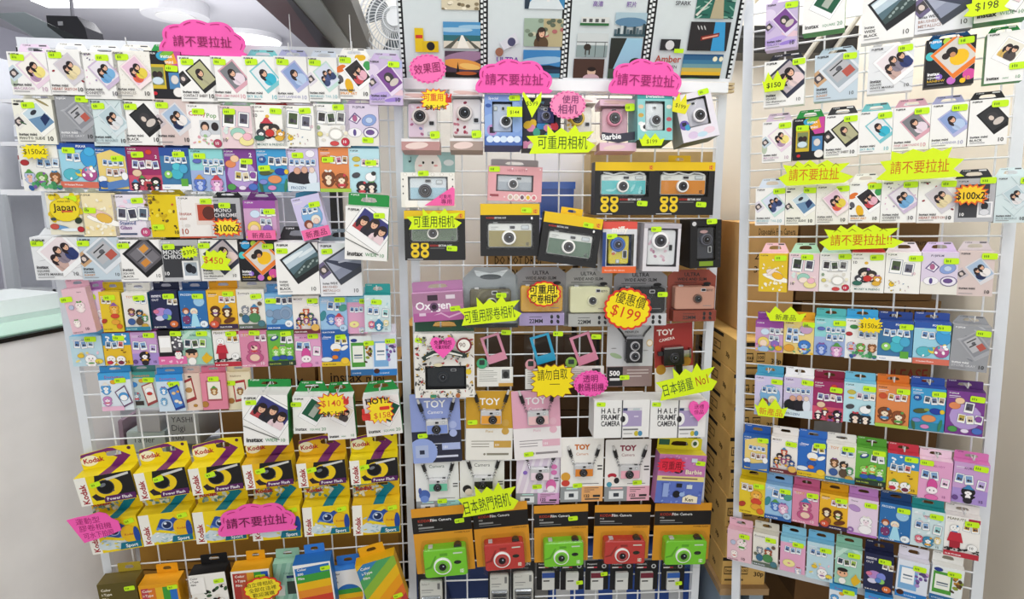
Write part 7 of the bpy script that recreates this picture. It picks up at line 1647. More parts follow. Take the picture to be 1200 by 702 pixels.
def twin_pack():
    W, H, M = CENT.place(770, 533, 825, 590, .04, .024, -4)
    root = thing('camera_box', 'pink and blue twin camera box under yellow header', 'boxed camera', M)
    mb = MB()
    mb.box(-W / 2, W / 2, -.04, -.0014, 0, H, 'c078b0', top='e6d63a', side='a86a9c')
    f = front(mb, -W / 2, W / 2, 0, H, -.04); a = f.a
    f.rect(0, 0, 1, a * .48, '5f74c0'); f.rect(0, a * .46, 1, a * .56, 'e6d98a'); f.rect(.1, a * .5, .86, a * .53, '8a6a5a')
    R = random.Random(4)
    for i in range(26): f.ell(R.uniform(.05, .95), R.uniform(.6, .97) * a, .03, .02, R.choice(['d89ac8', 'b060a0', 'cf8ac0']), 30 * i, 7)
    for i in range(20): f.ell(R.uniform(.05, .95), R.uniform(.03, .42) * a, .03, .02, R.choice(['7a90d8', '4f62b0', '8aa0dc']), 30 * i, 7)
    f.rect(.68, a * .86, .8, a * .94, 'c9d4dc'); f.ell(.42, a * .68, .1, .06, '2c2430'); f.text('Barbie', .58, a * .62, .1, 'f6ecd0', maxw=.36, bold=.02)
    f.rect(.42, a * .34, .54, a * .42, '23242c'); f.rect(.64, a * .32, .76, a * .4, 'd0dae0'); f.ell(.44, a * .2, .08, .08, '1c1c24'); f.ell(.56, a * .2, .06, .05, '9ab4e0')
    f.rect(.14, a * .14, .26, a * .42, '93a8dc'); f.poly([(.58, a * .04), (.9, a * .03), (.9, a * .16), (.7, a * .2), (.58, a * .14)], 'efe6cc'); f.text('Ken', .64, a * .065, .08, '4a4a3a', bold=.02)
    mb.build('carton', root)
    hang_tab(root, W * .96, H, .034, 'd9cf2c', 'rect', texts=False)
    mb = MB(); f = front(mb, -W / 2, W / 2, H + .004, H + .03, -.0016); f.rect(.05, f.a * .3, .28, f.a * .95, '2c5f4a'); mb.build('header_label', root); mb = MB(); f = front(mb, -W / 2, W / 2, H + .004, H + .03, -.0016); f.ell(.83, f.a * .55, .08, .09, 'f2f2e6'); f.ell(.83, f.a * .55, .045, .05, '3a5a4a'); mb.build('header_badge', root)
    price_tag(root, W * .38, H * .84, -.0412, rot=-4, seed=9)
twin_pack()

def film_camera_card(label, rect, col, dark, rot, b, tag_at=None, seed=0, lens=.36):
    W, H, M = CENT.place(*rect, .002, b, rot)
    root = thing('blister_camera_pack', label, 'carded camera', M)
    mb = MB(); mb.prism(rrect(-W / 2, W / 2, 0, H, .002), -.0015, 0, 'd9962a')
    f = front(mb, -W / 2, W / 2, 0, H, -.0015); a = f.a
    f.rect(0, a * .62, 1, a * .87, '211f1f'); f.text('KODAK', .1, a * .79, .05, 'b03a2c', bold=.015); f.text('Film Camera', .31, a * .79, .05, 'efefef', bold=.012, maxw=.36)
    f.text('M38', .1, a * .74, .03, 'cfcfcf'); f.rect(.1, a * .69, .36, a * .715, '8f8f8f'); f.rect(.1, a * .66, .5, a * .67, '7a7a7a')
    f.text('POWER FLASH', .7, a * .58, .03, '4a3010', maxw=.26)
    mb.build('backing_card', root)
    def deco(f):
        f.poly([(.0, f.a * .3), (.16, f.a * .36), (.3, f.a * .8), (.26, f.a * .8), (.12, f.a * .42), (0, f.a * .36)], dark)
        f.ell(.79, f.a * .5, .09, .05, '1c2418', 0); klogo(f, .88, f.a * .16, .045, 'e9efdc', col)
        f.rect(.7, f.a * .83, .92, f.a * .88, 'd6dfd0'); f.rect(.38, f.a * .78, .56, f.a * .88, dark)
    x0, x1, z0, z1 = -W * .34, W * .38, H * .03, H * .45
    cam = compact(root, x0, x1, z0, z1, -.002, .034, col, None, .7, (.43, .42, .3), 'fbfbf8', col, None, None, deco=deco, lensdepth=.006, button=True)
    mb = MB(); mb.cyl((x0 + x1) / 2 + W * .22, z1 - .003, W * .07, -.03, -.012, '2c2c2c', 'plastic'); mb.build('shutter_button', cam)
    cover(root, x0 - .006, x1 + .006, z0 - .004, z1 + .012, -.05, -.0016, .008)
    if tag_at: price_tag(root, (tag_at[0] - .5) * W, tag_at[1] * H, -.0027, rot=3, seed=seed)
film_camera_card('lime green film camera on orange card, left end of its row', (485, 594, 554, 670), '79cc2e', '5aa524', 4, .03, (.8, .77), 1)
film_camera_card('red film camera on orange card beneath the Japan sign', (556, 590, 620, 662), 'c23a36', '8f2a28', 4, .024, None, 2)
film_camera_card('lime green film camera on orange card between two red ones', (626, 592, 689, 658), '79cc2e', '5aa524', 1, .03, (.72, .76), 3)
film_camera_card('red film camera on orange card between two lime ones', (696, 592, 761, 655), 'c23a36', '8f2a28', -1, .024, None, 4)
film_camera_card('lime green film camera on orange card, right end of its row', (766, 590, 832, 656), '79cc2e', '5aa524', -1, .03, None, 5)

# ---- shaver heads and card readers along the bottom
def shaver_card(label, rect, b):
    W, H, M = CENT.place(*rect, .002, b, 0)
    root = thing('shaver_pack', label, 'shaver head pack', M)
    mb = MB(); mb.prism(rrect(-W / 2, W / 2, 0, H, .006), -.0015, 0, '222224')
    f = front(mb, -W / 2, W / 2, 0, H, -.0015); f.text('BRAUN', .5, f.a * .9, .13, 'c9c9c9', 'c', maxw=.6, bold=.02); f.text('Shaver Head', .5, f.a * .82, .06, '9a9a9a', 'c', maxw=.6)
    mb.build('backing_card', root)
    mb = MB(); mb.prism(rrect(-W * .42, W * .42, H * .03, H * .76, .006), -.012, -.0016, 'd6d5ce', 'plastic', bev=.002)
    f = front(mb, -W * .42, W * .42, H * .03, H * .76, -.0122); f.text('Series 7', .08, f.a * .86, .08, '444', maxw=.5); f.rect(.08, f.a * .66, .6, f.a * .69, '888'); f.rect(.08, f.a * .58, .5, f.a * .6, '999'); f.rect(.78, f.a * .7, .9, f.a * .92, '777')
    tr = mb.build('tray', root)
    mb = MB(); mb.prism(rrect(-W * .36, W * .36, H * .12, H * .38, .004), -.022, -.011, 'bfc2c6', 'chrome', bev=.003)
    for k in range(2): mb.prism(rrect(-W * .3, W * .3, H * (.15 + .11 * k), H * (.21 + .11 * k), .002), -.025, -.02, '55585c', 'chrome', bev=.001)
    mb.build('shaver_head', root)
    cover(root, -W * .44, W * .44, H * .02, H * .78, -.028, -.0016, .006)
shaver_card('black card with silver shaver head under the first lime camera', (490, 668, 521, 712), .02)
shaver_card('black card with silver shaver head, left of the touching pair', (572, 660, 598, 706), .02)
shaver_card('black card with silver shaver head, right of the touching pair', (599, 658, 627, 704), .02)
def reader_card(label, rect, top, b, tag_at=None, seed=0):
    W, H, M = CENT.place(*rect, .002, b, 0)
    root = thing('memory_card_pack', label, 'memory card pack', M)
    mb = MB(); mb.prism(rrect(-W / 2, W / 2, 0, H, .002), -.0015, 0, '1d1d1f')
    f = front(mb, -W / 2, W / 2, 0, H, -.0015); a = f.a
    f.text('Panasonic', .08, a * .86, .08, 'e0e0e0', maxw=.42, bold=.015); f.rect(.08, a * .75, .5, a * .79, 'c23a4a'); f.rect(.08, a * .75, .35, a * .79, 'e9e2e2'); f.ell(.8, a * .8, .1, .1, 'cfd2d4', n=14); f.ell(.8, a * .8, .06, .06, '2c2c2e', n=12)
    mb.build('backing_card', root)
    mb = MB(); mb.prism(rrect(-W * .28, W * .26, H * .04, H * .64, .002), -.01, -.0016, 'd2d4d0', 'plastic', bev=.001)
    f = front(mb, -W * .28, W * .26, H * .04, H * .64, -.0102, 'plastic'); f.rect(0, f.a * .7, 1, f.a, top); f.rect(.1, f.a * .5, .6, f.a * .57, '333')
    mb.build('card_case', root)
    if tag_at: price_tag(root, (tag_at[0] - .5) * W, tag_at[1] * H, -.0112, w=.02, h=.012, rot=4, seed=seed)
for i, (x, c, w_, t) in enumerate(((629, '2f4f9a', 'blue topped case, leftmost of the six', None), (657, 'c9ccc8', 'grey case, second of the six', (.8, .3)), (686, '6f2436', 'maroon topped case, third of the six', (.78, .6)), (715, 'c2c6c4', 'grey case, fourth of the six', None), (744, '6f2436', 'maroon topped case, fifth of the six', None), (775, '2f5fb0', 'blue topped case, rightmost of the six', (.72, .28)))):
    reader_card('black memory card pack with ' + w_, (x, 657, x + 27, 691), c, .014 + .008 * (i % 2), t, i)

# ---- single use cameras and instant film at the lower left
def roof_box(label, rect, rot, kind, b=.02, D=.05, tag_at=(.28, .72), yel='ecd51a', head=22, seed=0):
    W, H, M = LEFT.place(*rect, D, b, rot); W *= .955
    root = thing('disposable_camera_box', label, 'disposable camera', M)
    ac = '74286a' if kind == 'flash' else '0f7f94'
    mb = MB()
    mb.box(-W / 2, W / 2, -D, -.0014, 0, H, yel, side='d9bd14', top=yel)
    ft = Face(mb, (-W / 2, -D, H), (1, 0, 0), (0, 1, 0), W, D)
    ft.poly([(.44, 0), (.66, 0), (.72, ft.a), (.5, ft.a)], ac)
    f = front(mb, -W / 2, W / 2, 0, H, -D); a = f.a
    f.rect(0, 0, .2, a, 'f0efe6')
    f.text('Kodak', .16, a * .06, .11, 'a0202a', rot=90, bold=.03, maxw=a * .9)
    if kind == 'flash':
        f.poly([(.36, a), (1, a), (1, a * .1), (.62, a * .1), (.3, a * .42)], '1d1c1e'); f.poly([(.22, a * .3), (.36, a * .42), (.44, a * .12), (.28, a * .12)], '2c2226')
        f.ell(.54, a * .52, .25, .2, 'e9c81c', 10, 24); f.ell(.5, a * .56, .155, .15, '3c3c40', n=22); f.ell(.5, a * .56, .135, .13, '101013', n=22); f.ell(.46, a * .64, .06, .035, '70767e', 20)
        f.poly([(.52, a * .86), (.95, a * .98), (.95, a * .9), (.56, a * .78)], 'd0d0cc'); f.ell(.62, a * .4, .02, .02, '555')
        f.poly([(.42, a * .02), (.98, a * .02), (.98, a * .24), (.46, a * .24), (.42, a * .15)], '56215c'); f.text('Power Flash', .47, a * .075, .065, 'f4f0f4', maxw=.48, bold=.015)
    else:
        R = random.Random(seed)
        f.ell(.55, a * .3, .42, .16, 'cfdde2', 12)
        for i in range(26): f.ell(R.uniform(.22, .8), R.uniform(.05, .6) * a, .04, .016, R.choice(['f2f6f6', 'b4cdd6', '9fbfcc', 'e6d63a']), R.uniform(-40, 50), 7)
        f.poly([(.3, a * .5), (.42, a * .82), (.62, a * .9), (.78, a * .72), (.66, a * .44), (.44, a * .36)], '2a4f9c'); f.poly([(.44, a * .84), (.66, a * .96), (.72, a * .88), (.6, a * .78)], 'e9cf22'); f.ell(.53, a * .62, .11, .1, '9fb4d6', 12); f.ell(.53, a * .62, .085, .08, '1c2c52', 12); f.ell(.5, a * .67, .03, .025, 'dfe9f4'); f.poly([(.3, a * .5), (.34, a * .58), (.5, a * .46), (.46, a * .38)], '5f86c8'); f.ell(.8, a * .48, .16, .2, 'e6b81e', 8, 18); f.text('Kodak', .71, a * .44, .05, 'b0402c', maxw=.2, bold=.01)
        f.poly([(.3, a * .42), (.66, a * .3), (.7, a * .36), (.36, a * .5)], 'e9cf22'); f.ell(.94, a * .42, .06, .2, '24479a')
        f.poly([(.56, a * .04), (.98, a * .05), (.98, a * .24), (.6, a * .24)], '0f6f86'); f.text('Sport', .68, a * .085, .075, 'f2f6f6', maxw=.26, bold=.02)
    mb.build('carton', root)
    # hanging header at the back with its euro slot
    hh = head * H / (rect[3] - rect[1])
    mb = MB()
    w2 = W / 2 * .99
    zc = H + hh * .62
    hole = [(w2 * .52, zc), (w2 * .45, zc + hh * .13), (w2 * .2, zc + hh * .16), (-w2 * .02, zc + hh * .1), (-w2 * .06, zc), (-w2 * .02, zc - hh * .1), (w2 * .2, zc - hh * .14), (w2 * .45, zc - hh * .12)]
    outer = [(w2, H + hh * .5), (w2, H + hh * .92), (w2 * .3, H + hh), (-w2 * .95, H + hh * .8), (-w2, H + hh * .5), (-w2, H - .006), (0, H - .006), (w2, H - .006)]
    mb.holed(outer, hole, -.0012, 0, yel)
    fh = front(mb, -w2, w2, H, H + hh, -.0012); a = fh.a
    fh.holes = [(.49, .745, .52 * a, .77 * a)]
    fh.clips.append([(1, 0), (1, a * .9), (.65, a), (.03, a * .78), (0, a * .55), (0, 0)])
    if kind == 'flash':
        fh.poly([(0, a * .6), (.02, a * .8), (.28, a * .93), (.5, a * .97), (.62, a * .92), (.46, a * .78), (.3, a * .76)], ac)
        fh.poly([(.62, a * .92), (.9, a * .40), (.66, a * .40), (.5, a * .66), (.46, a * .78)], ac)
        fh.poly([(.9, a * .40), (.72, 0), (.5, 0), (.66, a * .40)], ac)
        fh.ell(.16, a * .42, .16, a * .28, 'f0ecd0', 4, 18)
    else:
        R = random.Random(seed + 2)
        for i in range(30): fh.ell(R.uniform(.0, .62), R.uniform(.05, .48) * a, .05, .03, R.choice(['cfd9d0', '8fa8a0', 'e6e8dc', '5a8a8c']), 33 * i, 7)
        fh.poly([(0, a * .5), (0, a * .8), (.44, a * .95), (.62, a * .92), (.44, a * .6)], '4f8a86')
        for i in range(16): fh.ell(R.uniform(.02, .5), R.uniform(.5, .9) * a, .03, .02, R.choice(['cfd9d0', '8fa8a0', '2f6a6c']), 33 * i, 7)
        fh.poly([(.62, a * .92), (.9, a * .40), (.66, a * .40), (.5, a * .66), (.46, a * .78)], ac)
        fh.poly([(.9, a * .40), (.72, 0), (.5, 0), (.66, a * .40)], ac)
    fh.ell(.9, a * .8, .035, .035, '4a2440' if kind == 'flash' else '1c5a6a')
    fh.text('Kodak', .05, a * .3, .1, 'b02430', maxw=.38, bold=.03, rot=2)
    mb.build('header_card', root)
    price_tag(root, (tag_at[0] - .5) * W, tag_at[1] * H, -D - .0012, rot=10, seed=seed, w=.026, h=.014)
    return root
nf = ['first', 'second', 'third', 'fourth', 'fifth', 'sixth']
FL = [((88, 556, 160, 589), 7, .34), ((158, 551, 222, 583), 6, .45), ((221, 546, 286, 577), 5, .4), ((284, 542, 345, 571), 4, .35), ((347, 541, 407, 569), 3, .3), ((409, 538, 468, 566), 2, .3)]
for i, (r, ro, tx) in enumerate(FL):
    roof_box(f'yellow Power Flash camera box with purple arrow, {nf[i]} from the left', r, ro, 'flash', b=.022 + .004 * (i % 2), yel='ecd51a' if i in (0, 1, 2, 5) else 'e6b51c', tag_at=(tx, .7), seed=i)
SPR = [((101, 608, 166, 646), 6), ((163, 601, 227, 637), 4), ((226, 598, 290, 635), 2), ((293, 594, 354, 632), 1), ((354, 593, 411, 627), 1), ((412, 591, 470, 626), 0)]
for i, (r, ro) in enumerate(SPR):
    roof_box(f'yellow Sport camera box with teal arrow, {nf[i]} from the left', r, ro, 'sport', b=.012 + .004 * (i % 2), yel='ecd01c' if i < 5 else 'e6bd20', tag_at=(.85, .86), head=24, seed=i + 10)

def film_carton(label, rect, base, art, topcol, tabcol, tabx=(.25, .8), rot=0, D=.05, b=.02, tag_at=None, tab=10, seed=0, side=None):
    W, H, M = LEFT.place(*rect, D, b, rot)
    root = thing('instant_film_box', label, 'instant film box', M)
    mb = MB(); mb.box(-W / 2, W / 2, -D, -.0014, 0, H, base, top=topcol, side=side or topcol)
    art(front(mb, -W / 2, W / 2, 0, H, -D)); mb.build('carton', root)
    tw = (tabx[1] - tabx[0]) * W; tc = (tabx[0] + tabx[1]) / 2 * W - W / 2
    t = hang_tab(root, tw, H, tab * H / (rect[3] - rect[1]), tabcol, 'rect', texts=False); t.location.x = tc
    if tag_at: price_tag(root, (tag_at[0] - .5) * W, tag_at[1] * H, -D - .0012, rot=3, seed=seed)
def words(f, lines, col, x=.08, z=.88, h=.12, step=.14):
    for i, t in enumerate(lines): f.text(t, x, f.a * z - step * i - .06, h * .62, col, bold=.02, maxw=.6)
RB = ['2c6fb8', '3f9a3c', 'e6b51c', 'e08a2c', 'c8402f']
film_carton('dark olive Color i-Type film box at far left of its row', (118, 683, 164, 735), '5a4f22', lambda f: words(f, ['Color', 'i-Type', 'Film'], 'f2ecd8'), '6a5c2a', 'b09a30', (.35, .95), 2, tag_at=(.82, .86), seed=1)
film_carton('orange film box with vertical rainbow stripes near far left', (166, 684, 213, 735), 'e6a01e', lambda f: ([f.rect(.05 + .18 * i, 0, .05 + .18 * (i + 1), f.a * .92, c) for i, c in enumerate(['b8404a', 'd9782c', 'e6b52c', '3f9a3c', '2c6fc0'])], words(f, ['Color', 'i-Type', 'Film'], 'f6efe4')), 'e9a21c', 'e9a21c', (.3, .85), 2, tag_at=(.85, .9), seed=2)
def art_bw(f):
    R = random.Random(3); f.fill('f0eee8')
    for i in range(40): f.ell(R.uniform(0, 1), R.uniform(0, .72) * f.a, .08, .05, R.choice(['2a2626', '6a3a34', 'e6e0d6', '3c5a3c', '1c1c1c', 'c8b8a8']), 37 * i, 8)
    f.rect(0, f.a * .6, .42, f.a * .95, 'f4f2ee'); words(f, ['Color', 'i-Type', 'Film'], '2a2a2a', .04, .95, .1, .1); f.text('THRILL', .3, f.a * .28, .17, 'f4f4f4', rot=8, bold=.04)
film_carton('black topped film box with crowded dark picture', (225, 672, 268, 725), 'f0eee8', art_bw, '1e1d1e', '1e1d1e', (.2, .95), 3, tag_at=(.8, .82), seed=3)
film_carton('orange topped film box with striped front above yellow note', (273, 668, 318, 720), 'eeeae2', lambda f: ([f.rect(.04 + .185 * i, f.a * .03, .04 + .185 * (i + 1), f.a * .95, c) for i, c in enumerate(['a83a34', 'b85a3a', 'd9a02c', '3f9a3c', '2c5fb8'])], words(f, ['Color', 'i-Type', 'Film'], 'f6efe4', .1, .9)), 'e9a81c', 'e9a81c', (.3, .8), 1, tag_at=(.76, .84), seed=4)
def art_mint(f):
    f.fill('a3cdb9')
    for k in range(6): f.poly([(-.6 + .35 * k, 0), (-.42 + .35 * k, 0), (.2 + .35 * k, f.a), (.02 + .35 * k, f.a)], '86b8a2')
    f.text('Crayon', .4, f.a * .8, .1, '2c4a3c'); f.rect(.5, f.a * .72, .95, f.a * .77, '2c3f6a'); f.rect(.5, f.a * .42, .95, f.a * .66, '38443c'); f.ell(.62, f.a * .16, .16, .14, 'e6b48c'); f.ell(.62, f.a * .27, .16, .06, '221d1a'); f.rect(.1, f.a * .4, .4, f.a * .6, 'd0d8d0')
film_carton('mint striped film pack tucked behind the blue film box', (322, 660, 352, 722), 'a3cdb9', art_mint, '9cc8b2', '9cc8b2', (.05, .98), 0, b=.012, D=.03, seed=5)
def art_600(f):
    f.rect(0, 0, 1, f.a, 'f2f0ec'); 
    for i, c in enumerate(RB): f.poly([(.04, f.a * (.93 - .15 * i)), (.96, f.a * (.97 - .15 * i)), (.96, f.a * (.82 - .15 * i)), (.04, f.a * (.78 - .15 * i))], c)
    words(f, ['Color', '600', 'Film'], 'f6f2ea', .1, .92)
film_carton('blue topped Color 600 film box with slanted rainbow', (347, 660, 391, 718), 'f2f0ec', art_600, '2f76c8', '3a7fd0', (.25, .8), 4, D=.05, b=.045, tag_at=(.85, .88), seed=6)
def art_600b(f):
    f.fill('efefec'); g = f.sub(.55, f.a * .42, .86, .86)
    for i, c in enumerate(RB):
        pts = [(.5 + .5 * math.cos(math.radians(q)), .5 + .5 * math.sin(math.radians(q))) for q in range(0, 360, 12)]
        q = clip_poly(pts, [(0, .8 - .2 * i), (1, .8 - .2 * i), (1, 1.0 - .2 * i), (0, 1.0 - .2 * i)])
        if q: g.poly(q, c)
    words(f, ['Color', '600', 'Film'], '2a3040', .1, .95)
film_carton('white Color 600 film box with round rainbow', (388, 668, 426, 720), 'efefec', art_600b, '3a80d0', '3a7fd0', (.25, .95), 4, b=.012, D=.03, seed=7)
def art_tilt(f):
    for i, c in enumerate(['3a7fb0', '4fa060', '8ab43c', 'e6b51c', 'e69a1c', 'd9702c', 'b8403c', 'a0407a']):
        z = 1.5 - .22 * i
        f.poly([(0, f.a * (z - .62)), (1, f.a * (z - .02)), (1, f.a * (z - .24)), (0, f.a * (z - .84))], c)
    words(f, ['Color', 'i-Type', 'Film'], 'f4f0e6', .1, .92); f.rect(.1, f.a * .1, .45, f.a * .13, 'f0d0a0')
film_carton('rainbow striped i-Type film box, strongly tilted at row end', (424, 656, 471, 710), 'e6b51c', art_tilt, 'e9b21c', 'e3a81c', (.1, .75), 14, b=.06, D=.04, tag_at=(.78, .14), seed=8)
# ------------------------------------------------------------------ hand-lettered signs
def sh_cloud(a):
    P = []
    for i in range(97):
        t = math.pi * i / 96
        rr = 1 - .10 * (1 - abs(math.sin(4.5 * t)))
        c, q = math.cos(t), math.sin(t)
        k = rr * (abs(c) ** 2.6 + abs(q) ** 2.6) ** (-1 / 2.6)
        P.append((.5 + .5 * k * c, a * (.14 + .86 * k * q)))
    return P + [(.0, .08 * a), (.04, 0), (.96, 0), (1, .08 * a)]
def sh_scallop(a, n=22, d=.04):
    P = []
    for i in range(n * 4):
        t = 2 * math.pi * i / (n * 4)
        r = .5 - d * (1 - abs(math.sin(n * t / 2)))
        P.append((.5 + r * math.cos(t), a * (.5 + r * math.sin(t))))
    return P
def sh_burst(a, n=15, d=.3, seed=1):
    R = random.Random(seed); P = []
    for i in range(n * 2):
        t = 2 * math.pi * i / (n * 2)
        r = .5 * (1 if i % 2 == 0 else 1 - d * R.uniform(.6, 1.1))
        c, s = math.cos(t), math.sin(t)
        k = r * (abs(c) ** 4 + abs(s) ** 4) ** -.25 * .98
        P.append((.5 + k * c, a * (.5 + k * s)))
    return P
FR = lambda pts: (lambda a: [(x, z * a) for x, z in pts])
sh_spiky = FR([(0, .33), (.12, 0), (.88, .07), (1, .3), (.82, .5), (.94, .83), (.74, .8), (.65, .97), (.52, .8), (.42, 1), (.34, .82), (.26, .98), (.2, .78), (.06, .85), (.12, .5)])
sh_arrow = FR([(0, .08), (.2, 0), (1, .06), (.88, .3), (.99, .6), (.81, .66), (.85, 1), (.74, .88), (.64, 1), (.54, .88), (.42, 1), (.3, .86), (.17, .97), (.17, .68), (.04, .66), (.12, .36)])
sh_crown = FR([(.12, 0), (.88, .04), (1, .62), (.82, .5), (.62, 1), (.44, .55), (.24, .98), (.1, .5), (0, .6)])
sh_vee = FR([(.5, 0), (.96, .62), (.98, 1), (.52, .56), (.06, .98), (.0, .9)])
sh_band = FR([(.04, .04), (.1, .36), (0, .62), (.3, .66), (.3, .98), (.4, .72), (.5, .9), (.6, .74), (.7, 1), (.76, .76), (.98, .8), (.86, .52), (1, .34), (.9, .1)])
sh_tri = FR([(0, 0), (.98, .0), (1, .9), (.92, 1)])
sh_rect = FR([(0, 0), (1, 0), (1, 1), (0, 1)])
sh_flag = FR([(.24, 0), (.72, .16), (1, .3), (.98, .62), (.86, .74), (.78, .92), (.64, 1), (.42, .92), (.22, .9), (0, .84)])
sh_heart = FR([(.5, 0), (.9, .45), (1, .72), (.93, .93), (.77, 1), (.6, .93), (.5, .78), (.4, .93), (.23, 1), (.07, .93), (0, .72), (.1, .45)])
PK, LM, YE = 'f45fb4', 'd8f21c', 'f5e21a'
def sign(label, panel, rect, shape, col, lines, n=.09, rot=0, border=None, bt=.05, thick=.0022, marks=None, mcol=None, name='handwritten_sign'):
    W, H, M = panel.place(*rect, thick, n - thick, rot)
    M = M @ Matrix.Translation((0, 0, 0))
    a = H / W
    P = [((x - .5) * W, z * W) for x, z in shape(a)]
    ar = sum(P[i - 1][0] * P[i][1] - P[i][0] * P[i - 1][1] for i in range(len(P)))
    if ar < 0: P = P[::-1]
    mb = MB()
    mb.prism(P, -thick, 0, border or col, 'paper')
    f = front(mb, -W / 2, W / 2, 0, H, -thick, 'paper')
    f.clips = []
    if border:
        cx, cz = .5, a * .5
        f.poly([(cx + (p[0] / W + .5 - cx) * (1 - bt * 2), cz + (p[1] / W - cz) * (1 - bt * 2 / max(a, .5))) for p in P], col)
    if marks == 'cloud':
        for b in range(9):
            for k in range(4):
                t0, t1 = math.pi * (b + .2 + .15 * k) / 9, math.pi * (b + .2 + .15 * (k + 1)) / 9
                def q(t, d):
                    rr = 1 - .10 * (1 - abs(math.sin(4.5 * t))) - d
                    c, z = math.cos(t), math.sin(t)
                    g = rr * (abs(c) ** 2.6 + abs(z) ** 2.6) ** (-1 / 2.6)
                    return (.5 + .5 * g * c, a * (.14 + .86 * g * z))
                f.poly([q(t0, .07), q(t1, .07), q(t1, .095), q(t0, .095)], 'b92c74')
    if marks == 'scallop':
        for i in range(40):
            if i % 2: continue
            t, u = 2 * math.pi * i / 40, 2 * math.pi * (i + 1.1) / 40
            q = lambda t, r: (.5 + r * math.cos(t), a * (.5 + r * math.sin(t)))
            f.poly([q(t, .455), q(u, .455), q(u, .43), q(t, .43)], 'd03a8c')
    if marks == 'tips':
        for x in (.22, .40, .58, .76):
            f.poly([(x - .05, a * .72), (x, a * .84), (x + .05, a * .72), (x + .04, a * .72), (x, a * .80), (x - .04, a * .72)], mcol or '8a7a1c')
    for L in lines:
        t, x, z, h, c = L[:5]
        o = L[5] if len(L) > 5 else {}
        f.text(t, x, a * z, a * h, c, o.get('al', 'c'), maxw=o.get('w', .8), rot=o.get('rot', 0), bold=o.get('b', .002))
    ob = mb.build(name)
    ob.matrix_world = M
    return tag(ob, label, 'sign')
NO = '請不要拉扯'
INK, DP = '1e2a1c', '9a1f62'
# left grid
sign('pink cloud sign with five characters standing on the left top rail', LEFT, (185, 23, 288, 65), sh_cloud, PK, [(NO, .5, .26, .24, '8a2058', dict(w=.72))], n=.075, marks='cloud')
sign('yellow burst sign reading $150x2 over a comic patterned pack', LEFT, (24, 169, 57, 187), sh_burst, YE, [('$150x2', .5, .36, .34, '2a2410')], n=.085)
sign('red edged yellow burst reading $100x2 on the charcoal left pack', LEFT, (248, 255, 284, 278), sh_burst, 'f8e03a', [('$100x2', .5, .3, .34, '241d10', dict(b=.02))], n=.085, border='e2572c', bt=.07)
sign('small pink tag with three characters under the mauve pack', LEFT, (290, 270, 323, 281), sh_rect, 'f56fa8', [('新產品', .5, .2, .48, '5a1234')], n=.085)
sign('small pink tag with three characters on the slanted pack', LEFT, (354, 267, 387, 279), sh_rect, 'f56fa8', [('新產品', .5, .2, .5, '5a1234')], n=.092, rot=13)
sign('lime pointed sign reading $450 in red', LEFT, (235, 293, 271, 317), sh_arrow, LM, [('$450', .42, .34, .32, 'c8502c')], n=.085, rot=-6)
sign('tiny lime burst reading $395 on the penguin photo pack', LEFT, (211, 288, 232, 303), sh_burst, LM, [('$395', .5, .34, .34, '35420c')], n=.085, rot=8)
def hand(f_mb, cx, cz, s, kind):
    """flat printed red hand: fist with thumb up, or two raised fingers"""
    parts = []
    parts.append(rrect(cx - s * .5, cx + s * .5, cz - s * .55, cz + s * .35, s * .2))
    if kind == 'thumb': parts.append(rrect(cx - s * .42, cx - s * .08, cz + s * .2, cz + s * 1.0, s * .15))
    else:
        parts.append([(cx - s * .4, cz + s * .2), (cx - s * .1, cz + s * .2), (cx - s * .16, cz + s * 1.1), (cx - s * .52, cz + s * 1.05)])
        parts.append([(cx + s * .05, cz + s * .2), (cx + s * .36, cz + s * .2), (cx + s * .62, cz + s * .95), (cx + s * .34, cz + s * 1.05)])
    for p in parts: f_mb.prism(p, -.0036, -.0022, 'd83a34', 'paper', 'a82420')
    for k in range(4): f_mb.box(cx - s * .05, cx + s * .46, -.004, -.0036, cz - s * .42 + s * .2 * k, cz - s * .40 + s * .2 * k, '8a1c1a', 'paper')
s1 = sign('yellow $140 burst with red two-finger hand over the film packs', LEFT, (371, 460, 408, 489), sh_burst, 'f7de2c', [('$140', .46, .44, .26, 'd2502c'), ('全新上市', .5, .04, .17, '241c1c', dict(b=.03))], n=.11, border='e03a2c', bt=.04)
W_, H_, M_ = LEFT.place(371, 460, 408, 489, .0022, .1078)
mb = MB(); hand(mb, W_ * .44, H_ * .62, W_ * .17, 'two'); mb.build('red_hand', s1)
s2 = sign('yellow $158 burst with HOT heading and red thumbs-up hand', LEFT, (429, 464, 462, 497), sh_burst, 'f7de2c', [('HOT!!', .42, .74, .2, '241c1c', dict(b=.03)), ('$158', .55, .22, .2, 'd2502c')], n=.11, border='e03a2c', bt=.04, rot=4)
W_, H_, M_ = LEFT.place(429, 464, 462, 497, .0022, .1078)
mb = MB(); mb.prism(rrect(-W_ * .02, W_ * .34, H_ * .5, H_ * .62, .003), -.003, -.0022, 'd83a2c', 'paper'); mb.build('red_label', s2)
mb = MB(); hand(mb, -W_ * .52, H_ * .34, W_ * .3, 'thumb'); mb.build('red_hand', s2)
sign('pink flag shaped sign with three lines at lower left edge', LEFT, (80, 601, 141, 635), sh_flag, PK, [('運動型', .4, .66, .17, DP, dict(rot=2)), ('膠卷相機', .52, .42, .17, DP, dict(rot=2)), ('可水下拍照', .56, .17, .16, DP, dict(rot=4, w=.6))], n=.085, rot=3)
sign('pink cloud sign with five characters over the Sport camera boxes', LEFT, (253, 590, 347, 625), sh_cloud, PK, [(NO, .5, .28, .26, '6a1a48', dict(w=.76))], n=.08, marks='cloud', rot=2)
